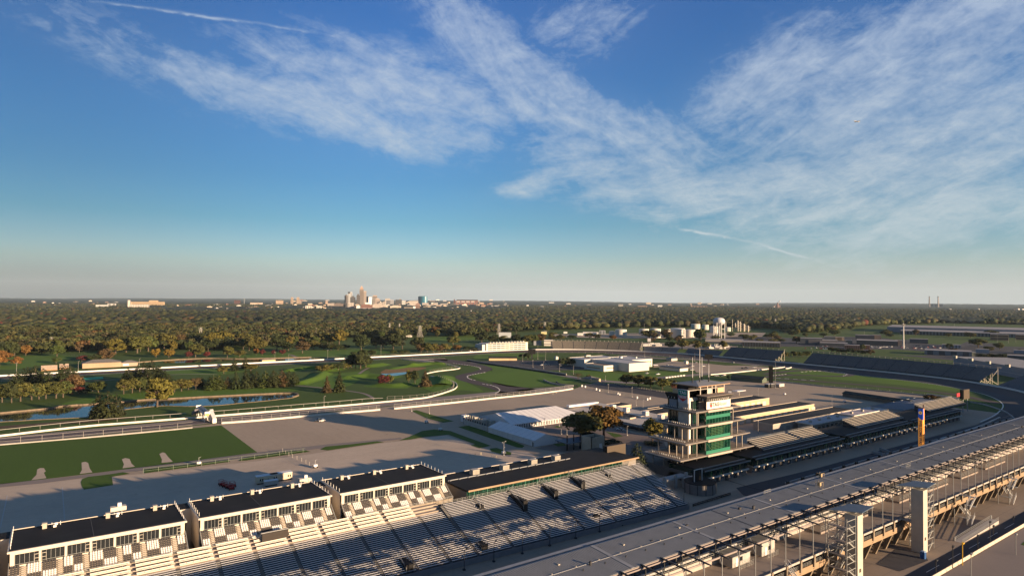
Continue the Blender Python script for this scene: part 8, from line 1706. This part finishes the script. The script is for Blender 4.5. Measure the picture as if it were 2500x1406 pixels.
# scattered far buildings and houses
_rb = random.Random(3); _units = []
def unit_block(col, nm):
    mb = MB(); mb.box(-.5, .5, -.5, .5, 0, 1); mb.box(-.3, .1, -.3, .2, 1, 1.18); mb.box(-.52, .52, -.52, .52, .93, 1.02); o = mb.build('distant_building', fm(col)); return o
pal_b = {'cream': (.52, .42, .32), 'white': (.66, .62, .56), 'tan': (.36, .26, .19), 'pink': (.42, .28, .22), 'grey': (.26, .25, .25), 'brick': (.22, .11, .08)}
zones = [(600, 1240, 742, 756, 118, 'in the city belt'), (430, 620, 744, 759, 28, 'in the strip left of the city'), (700, 1240, 734.5, 741, 34, 'on the land behind the city'), (1260, 1900, 741, 757, 32, 'in the wood right of the city'), (2300, 2500, 757, 765, 22, 'in the belt below the far stacks'), (20, 300, 737, 750, 16, 'in the wood left of the grain elevator')]
_proto = {}
for (ua, ub, va, vb, n, zn) in zones:
    L_ = []
    for k in range(n):
        cn = _rb.choices(list(pal_b), [5, 4, 3, 2, 2, 1.5])[0]; L_.append((_rb.uniform(ua, ub), cn, _rb.uniform(va, vb)))
    L_.sort(); cnt = {}; tot = Counter(c for _, c, _ in L_)
    for (u, cn, v) in L_:
        p, f, r, sc = frame_at(u, v); hh_ = _rb.uniform(1.8, 5.2)*sc*(.8 if v < 742 else 1); w_ = _rb.uniform(3.5, 13)*sc; d_ = _rb.uniform(25, 70)
        if cn not in _proto: _proto[cn] = unit_block(pal_b[cn], cn); o = _proto[cn]
        else: o = _proto[cn].copy(); COL.objects.link(o)
        o.location = p; o.scale = (d_, w_, max(hh_, 6)); o.rotation_euler.z = math.atan2(p.y, p.x) + _rb.uniform(-.3, .3); cnt[cn] = cnt.get(cn, 0)+1
        meta(o, '%s distant block %s%s' % (cn, zn, ', %s %s one from left' % (nth(cnt[cn]-1), cn) if tot[cn] > 1 else ''), 'building', 'distant blocks ' + zn)
def house(u, v, w_, label, col=(.66, .62, .56), rc=(.20, .17, .15), name='house'):
    p, f, r, sc = frame_at(u, v); hw = w_*sc/2; t = thing(name, p, label, 'house', None); h = max(3.2, hw*.5); q = lambda s, k, z: tuple(p+r*s+f*k+Vector((0, 0, z))); mb = MB(); fbox(mb, p, f, r, -hw, hw, 0, hw*1.6, 0, h); mb.poly([q(-hw, 0, h), q(hw, 0, h), q(0, 0, h*1.7)]); mb.poly([q(-hw, hw*1.6, h), q(hw, hw*1.6, h), q(0, hw*1.6, h*1.7)]); mb.build('wall', fm(col), t)
    mb = MB(); mb.hexa([q(-hw*1.1, -.5, h*.93), q(-hw*1.1, hw*1.7, h*.93), q(0, hw*1.7, h*1.7), q(0, -.5, h*1.7), q(-hw*1.1, -.5, h), q(-hw*1.1, hw*1.7, h), q(0, hw*1.7, h*1.78), q(0, -.5, h*1.78)]); mb.hexa([q(hw*1.1, -.5, h*.93), q(hw*1.1, hw*1.7, h*.93), q(0, hw*1.7, h*1.7), q(0, -.5, h*1.7), q(hw*1.1, -.5, h), q(hw*1.1, hw*1.7, h), q(0, hw*1.7, h*1.78), q(0, -.5, h*1.78)]); mb.build('roof', fm(rc), t)
house(698, 833, 19, 'white gabled house at the wood edge left of the skyline'); house(713, 830, 10, 'smaller white house right beside the white gabled one', (.5, .48, .46)); house(724, 829, 8, 'grey roofed house right of the two white ones', (.4, .38, .36)); house(998, 823, 16, 'white roofed house near a lattice pylon', (.6, .56, .5))
house(1082, 803, 17, 'broad white house in the clearing right of the red tree', (.7, .66, .6)); house(1098, 801, 12, 'white house behind the broad one in the clearing'); house(1107, 800, 8, 'cream house at the right of the clearing', (.6, .5, .42)); house(1063, 797, 8, 'small pale house left of the red tree', (.5, .45, .4)); house(1235, 822, 8, 'white round ended hut behind the turn suites', (.7, .68, .64))
for i, u in enumerate((8, 20, 34, 48, 60)): house(u, 829-i*.9, 11, 'white roofed camper shed above the viaduct, %s from the left' % nth(i), (.6, .58, .55), (.6, .58, .55), 'camper_shed')
for i in range(34):
    u = _rb.uniform(20, 1340); v = _rb.uniform(766, 800); p, f, r, sc = frame_at(u, v)
    house(u, v, _rb.uniform(3.5, 8), 'x', _rb.choice([(.6, .56, .5), (.5, .42, .34), (.7, .68, .64)]), _rb.choice([(.5, .48, .46), (.2, .16, .14), (.35, .3, .27)]), 'wood_house'); COL.objects[-1]
_wh = sorted([o for o in COL.objects if o.name.startswith('wood_house')], key=lambda o: proj(o.location)[0])
for i, o in enumerate(_wh): o['label'] = 'pale house roof peeping out of the wood, %s from the left' % nth(i); o['group'] = 'houses in the wood'
# church steeples
for u, vt, vb, lb in ((970.5, 764, 777, 'white church steeple in the wood below the joined grey slabs'), (1150, 756.5, 769, 'white church steeple in the wood below the stadium')):
    p, f, r, sc = frame_at(u, vb); h = ztop(p, u, vt); t = thing('church_steeple', p, lb, 'steeple'); mb = MB(); fbox(mb, p, f, r, -4, 4, 0, 8, 0, h*.55); mb.build('tower', WHITE, t); mb = MB(); mb.tube((p.x, p.y, h*.55), (p.x, p.y, h), 4, .4, n=8); mb.build('spire', WHITE, t)
# chimneys
for u, vt, vb, c, lb, rad in ((2269, 723.4, 751, (.24, .21, .20), 'tall grey power station stack, left one of two', 9), (2290.5, 723.4, 751, (.36, .30, .27), 'tall banded power station stack, right one of two', 9), (1898.5, 739, 754, (.30, .18, .15), 'single brown stack with steam far off right of centre', 8), (596, 728.5, 745, (.3, .3, .3), 'thin mast on the horizon left of the city', 2.2)):
    p, f, r, sc = frame_at(u, vb); h = ztop(p, u, vt); t = thing('chimney', p, lb, 'chimney'); mb = MB(); mb.tube((p.x, p.y, 0), (p.x, p.y, h), rad*1.15, rad*.8, n=12); mb.build('shaft', fm(c), t, smooth=False)
    if rad > 5: mb = MB(); mb.tube((p.x, p.y, h*.93), (p.x, p.y, h*1.0+1), rad*.92, rad*.86, n=12); mb.build('rim', fm((.1, .1, .1)), t)
    if rad == 8:
        mb = MB(); fbox(mb, p, f, r, -28, 28, -5, 30, 0, 40); mb.build('boiler_house', fm((.5, .34, .28)), t)
p, f, r, sc = frame_at(1898.5, 754); mb = MB(); h = ztop(p, 1898.5, 739); _rs = random.Random(8)
for k in range(8):
    q = p + r*(4+k*3+_rs.uniform(-4, 4)); rr = 3+k*.5; c = (q.x, q.y, h+2+k*2.2+_rs.uniform(-3, 3)); prof = [(.01, -rr)] + [(rr*math.cos(a), rr*math.sin(a)) for a in (-1., -.5, 0, .5, 1.)] + [(.01, rr)]; mb.lathe(c, prof, 9)
meta(mb.build('steam_plume', mat('steam_white', (.75, .75, .75), 1.), smooth=True, fix=False), 'small white steam plume drifting right from the single brown stack', 'steam', kind='stuff')
# lattice pylons
pyl = [(125, 855, 823, 9), (489.5, 832, 799, 10), (1025, 824, 795, 11), (1218, 817, 790, 8), (1330, 810, 786, 7), (1893, 800, 778, 6), (975, 815, 790, 5), (951, 815, 789, 5), (1930, 806, 792, 4), (2087, 795, 778, 3), (1984, 797, 783, 3)]
for i, (u, v, vt, w_) in enumerate(sorted(pyl)):
    p, f, r, sc = frame_at(u, v); h = ztop(p, u, vt); b = w_*sc/2; t = thing('lattice_pylon', p, 'steel lattice power pylon rising from the wood, %s from the left' % nth(i), 'pylon', 'power pylons in the wood'); mb = MB(); th = .35*sc
    P4 = lambda z, k: (p.x+(1 if k in (0, 1) else -1)*b*(1-.78*z/h), p.y+(1 if k in (0, 3) else -1)*b*(1-.78*z/h), z)
    for k in range(4): mb.bar(P4(0, k), P4(h, k), th)
    for l in range(6):
        z0, z1 = h*l/6, h*(l+1)/6
        for k in range(4): mb.bar(P4(z0, k), P4(z1, (k+1) % 4), th*.6); mb.bar(P4(z1, k), P4(z0, (k+1) % 4), th*.6)
    mb.build('lattice', fm((.36, .34, .31)), t, fix=False); mb = MB(); [mb.bar(tuple(p-r*b*1.1+Vector((0, 0, h*q))), tuple(p+r*b*1.1+Vector((0, 0, h*q))), th) for q in (.78, .88, .98)]; mb.build('cross_arm', fm((.36, .34, .31)), t, fix=False)
for i, (u, v, vt) in enumerate([(771.5, 833, 799), (1117, 856, 842), (1518, 808, 786), (1573, 806, 790), (1660, 808, 791), (1750, 806, 788), (2330, 803, 790), (2110, 826, 806), (2480, 836, 826), (1180, 850, 842), (2435, 836, 812), (2462, 838, 816)]):
    p, f, r, sc = frame_at(u, v); h = ztop(p, u, vt); t = thing('utility_pole', p, 'tall thin utility pole beyond the track, %s listed from the left half outward' % nth(i), 'pole', 'utility poles beyond the track'); t['_u'] = u; mb = MB(); mb.tube((p.x, p.y, 0), (p.x, p.y, h), .25*sc, .16*sc, n=6); mb.build('pole', fm((.34, .31, .27)), t); mb = MB(); mb.bar(tuple(p-r*1.5*sc+Vector((0, 0, h*.95))), tuple(p+r*1.5*sc+Vector((0, 0, h*.95))), .25*sc); mb.build('cross_arm', fm((.34, .31, .27)), t)
for i, o in enumerate(sorted([o for o in COL.objects if o.name.startswith('utility_pole')], key=lambda o: o['_u'])): o['label'] = 'tall thin utility pole beyond the track, %s from the left' % nth(i); del o['_u']
# storage tanks
TK = mat('tank_white', (.56, .53, .47), .6, var=.06, sc=.1)
tanks = [(1516, 822, 804.5, 28), (1494, 819, 809, 14), (1572, 817, 803, 24), (1600, 825, 802.5, 26), (1655, 825, 804, 36), (1655, 816, 801.5, 34), (1684, 823, 805, 26), (1698, 803, 791, 22), (1722, 805, 793, 16), (1744, 813, 797, 22), (1631, 811, 803, 12), (1776, 809, 799, 16)]
for i, (u, v, vt, w_) in enumerate(sorted(tanks)):
    p, f, r, sc = frame_at(u, v); R_ = w_*sc/2; p = p+f*R_; h = ztop(p, u, vt); t = thing('storage_tank', p, 'white cylindrical storage tank, %s from the left of the tank farm' % nth(i), 'tank', 'storage tanks'); mb = MB(); mb.lathe((p.x, p.y, 0), [(R_, 0), (R_, h)], 28); mb.build('shell', TK, t, fix=False)
    mb = MB(); mb.lathe((p.x, p.y, h), [(R_*1.01, -.3), (R_*1.01, .2), (R_*.4, h*.06), (.1, h*.08)], 28); mb.build('roof', TK, t, fix=False); mb = MB(); a = math.atan2(-p.y, -p.x)+.5; mb.bar((p.x+R_*math.cos(a), p.y+R_*math.sin(a), 0), (p.x+R_*math.cos(a+.35), p.y+R_*math.sin(a+.35), h), .8, .8); mb.build('ladder', HVAC, t)
for i, (u, v, vt, w_) in enumerate([(1795, 809, 789, 3), (1801, 809, 783, 4), (1807, 809, 786, 4), (1816, 809, 792, 6), (1788, 809, 780, 1.4), (1772, 806, 786, 1.4), (1826, 810, 796, 5)]):
    p, f, r, sc = frame_at(u, v); R_ = w_*sc/2; h = ztop(p, u, vt); t = thing('refinery_column', p, 'slim refinery column right of the water tower, %s as counted in the cluster' % nth(i), 'column', 'refinery columns'); t['_u'] = u; mb = MB(); mb.lathe((p.x, p.y, 0), [(R_, 0), (R_, h), (R_*.5, h+R_*.6)], 12); mb.build('column', HVAC, t, fix=False)
    mb = MB(); [mb.box(p.x-R_*1.6, p.x+R_*1.6, p.y-R_*1.6, p.y+R_*1.6, h*q, h*q+.5) for q in (.3, .55, .8)]; mb.build('platform', GREYC, t)
for i, o in enumerate(sorted([o for o in COL.objects if o.name.startswith('refinery_column')], key=lambda o: o['_u'])): o['label'] = 'slim refinery column right of the water tower, %s from the left' % nth(i); del o['_u']
# water tower
p, f, r, sc = frame_at(1755.5, 829); p = p+f*6; R_ = 14.3*sc; zt_ = ztop(p, 1755.5, 775); zm = ztop(p, 1755.5, 787); t = thing('water_tower', p, 'big white water tower with rounded tank on eight legs', 'water tower'); hb = zt_-zm
mb = MB(); mb.lathe((p.x, p.y, zm), [(R_*.15, -hb*.62), (R_*.6, -hb*.5), (R_*.9, -hb*.22), (R_, .0), (R_*.99, hb*.3), (R_*.9, hb*.6), (R_*.7, hb*.82), (R_*.4, hb*.96), (.2, hb)], 32); mb.build('tank', mat('tower_silver', (.50, .49, .50), .5, var=.1, sc=.15), t, smooth=True, fix=False)
for k in range(8): a = k*math.pi/4+.25; mb = MB(); mb.tube((p.x+R_*.98*math.cos(a), p.y+R_*.98*math.sin(a), 0), (p.x+R_*.98*math.cos(a), p.y+R_*.98*math.sin(a), zm), .72, n=8); mb.build('leg', WHITE, t)
mb = MB()
for z in (zm*.3, zm*.62, zm*.98):
    for k in range(8): a, b = k*math.pi/4+.25, (k+1)*math.pi/4+.25; mb.bar((p.x+R_*.98*math.cos(a), p.y+R_*.98*math.sin(a), z), (p.x+R_*.98*math.cos(b), p.y+R_*.98*math.sin(b), z), .45)
mb.build('ring_beam', WHITE, t, fix=False); mb = MB(); mb.tube((p.x, p.y, 0), (p.x, p.y, zm-hb*.5), 1.9, n=12); mb.build('riser_pipe', WHITE, t)
# coaches behind the bleachers
_rc = random.Random(6); L_ = sorted([(_rc.uniform(1560, 1620), _rc.uniform(840, 846)) for k in range(8)] + [(_rc.uniform(1716, 1775), _rc.uniform(842, 852)) for k in range(16)]); f0 = None
for i, (u, v) in enumerate(L_):
    p = g(u, v); lb = 'white motor coach parked behind the dark bleachers, %s from the left' % nth(i)
    if f0 is None:
        f0 = thing('motor_coach', (0, 0, 0), lb, 'coach', 'motor coaches behind the bleachers'); mb = MB(); mb.box(-5.5, 5.5, -1.25, 1.25, .5, 3.5); mb.build('body', WHITE, f0); mb = MB(); mb.box(-4.8, 5.52, -1.28, 1.28, 1.9, 2.8); mb.build('window', GLASS, f0)
        for sx in (-3.6, 3.4):
            for sy in (-1.1, 1.1): mb = MB(); mb.tube((sx, sy-.15, .5), (sx, sy+.15, .5), .5, n=8); mb.build('wheel', BLACK, f0)
        f0.location = p; f0.rotation_euler.z = 1.2
    else: copy_thing(f0, p, _rc.uniform(.9, 1.5), lb)
# cars in the far yards
yard = sorted([(_rc.uniform(1625, 1650), _rc.uniform(838, 843)) for k in range(8)] + [(_rc.uniform(2126, 2180), _rc.uniform(846, 850)) for k in range(12)] + [(_rc.uniform(2200, 2300), _rc.uniform(845, 853)) for k in range(22)] + [(_rc.uniform(1960, 2030), _rc.uniform(845, 852)) for k in range(14)] + [(_rc.uniform(2010, 2024), _rc.uniform(852, 854)) for k in range(3)] + [(_rc.uniform(1370, 1470), _rc.uniform(817, 823)) for k in range(12)])
for i, (u, v) in enumerate(yard):
    cn, cc = _rc.choice([('white', WHc), ('silver', SIL), ('black', BLk), ('red', REDc), ('white', WHc)]); car(u, v, _rc.uniform(0, 3), cn, cc, '%s car parked in the yards beyond the track, %s from the left' % (cn, nth(i)), group='cars in the far yards')
# ---------------------------------------------------------------- air
def haze():
    mb = MB(); mb.box(-35500, 35500, -35500, 35500, -61.5, 740); o = mb.build('haze', []); o.data.materials.clear()
    m = bpy.data.materials.new('haze'); m.use_nodes = True; N = m.node_tree.nodes; L = m.node_tree.links; N.remove(N['Principled BSDF']); v = N.new('ShaderNodeVolumePrincipled')
    v.inputs['Color'].default_value = (.66, .84, 1, 1); v.inputs['Density'].default_value = HAZE_D; v.inputs['Anisotropy'].default_value = .0
    L.new(v.outputs[0], N['Material Output'].inputs['Volume']); o.data.materials.append(m); o['kind'] = 'stuff'
HAZE_D = 1.7e-5
haze()
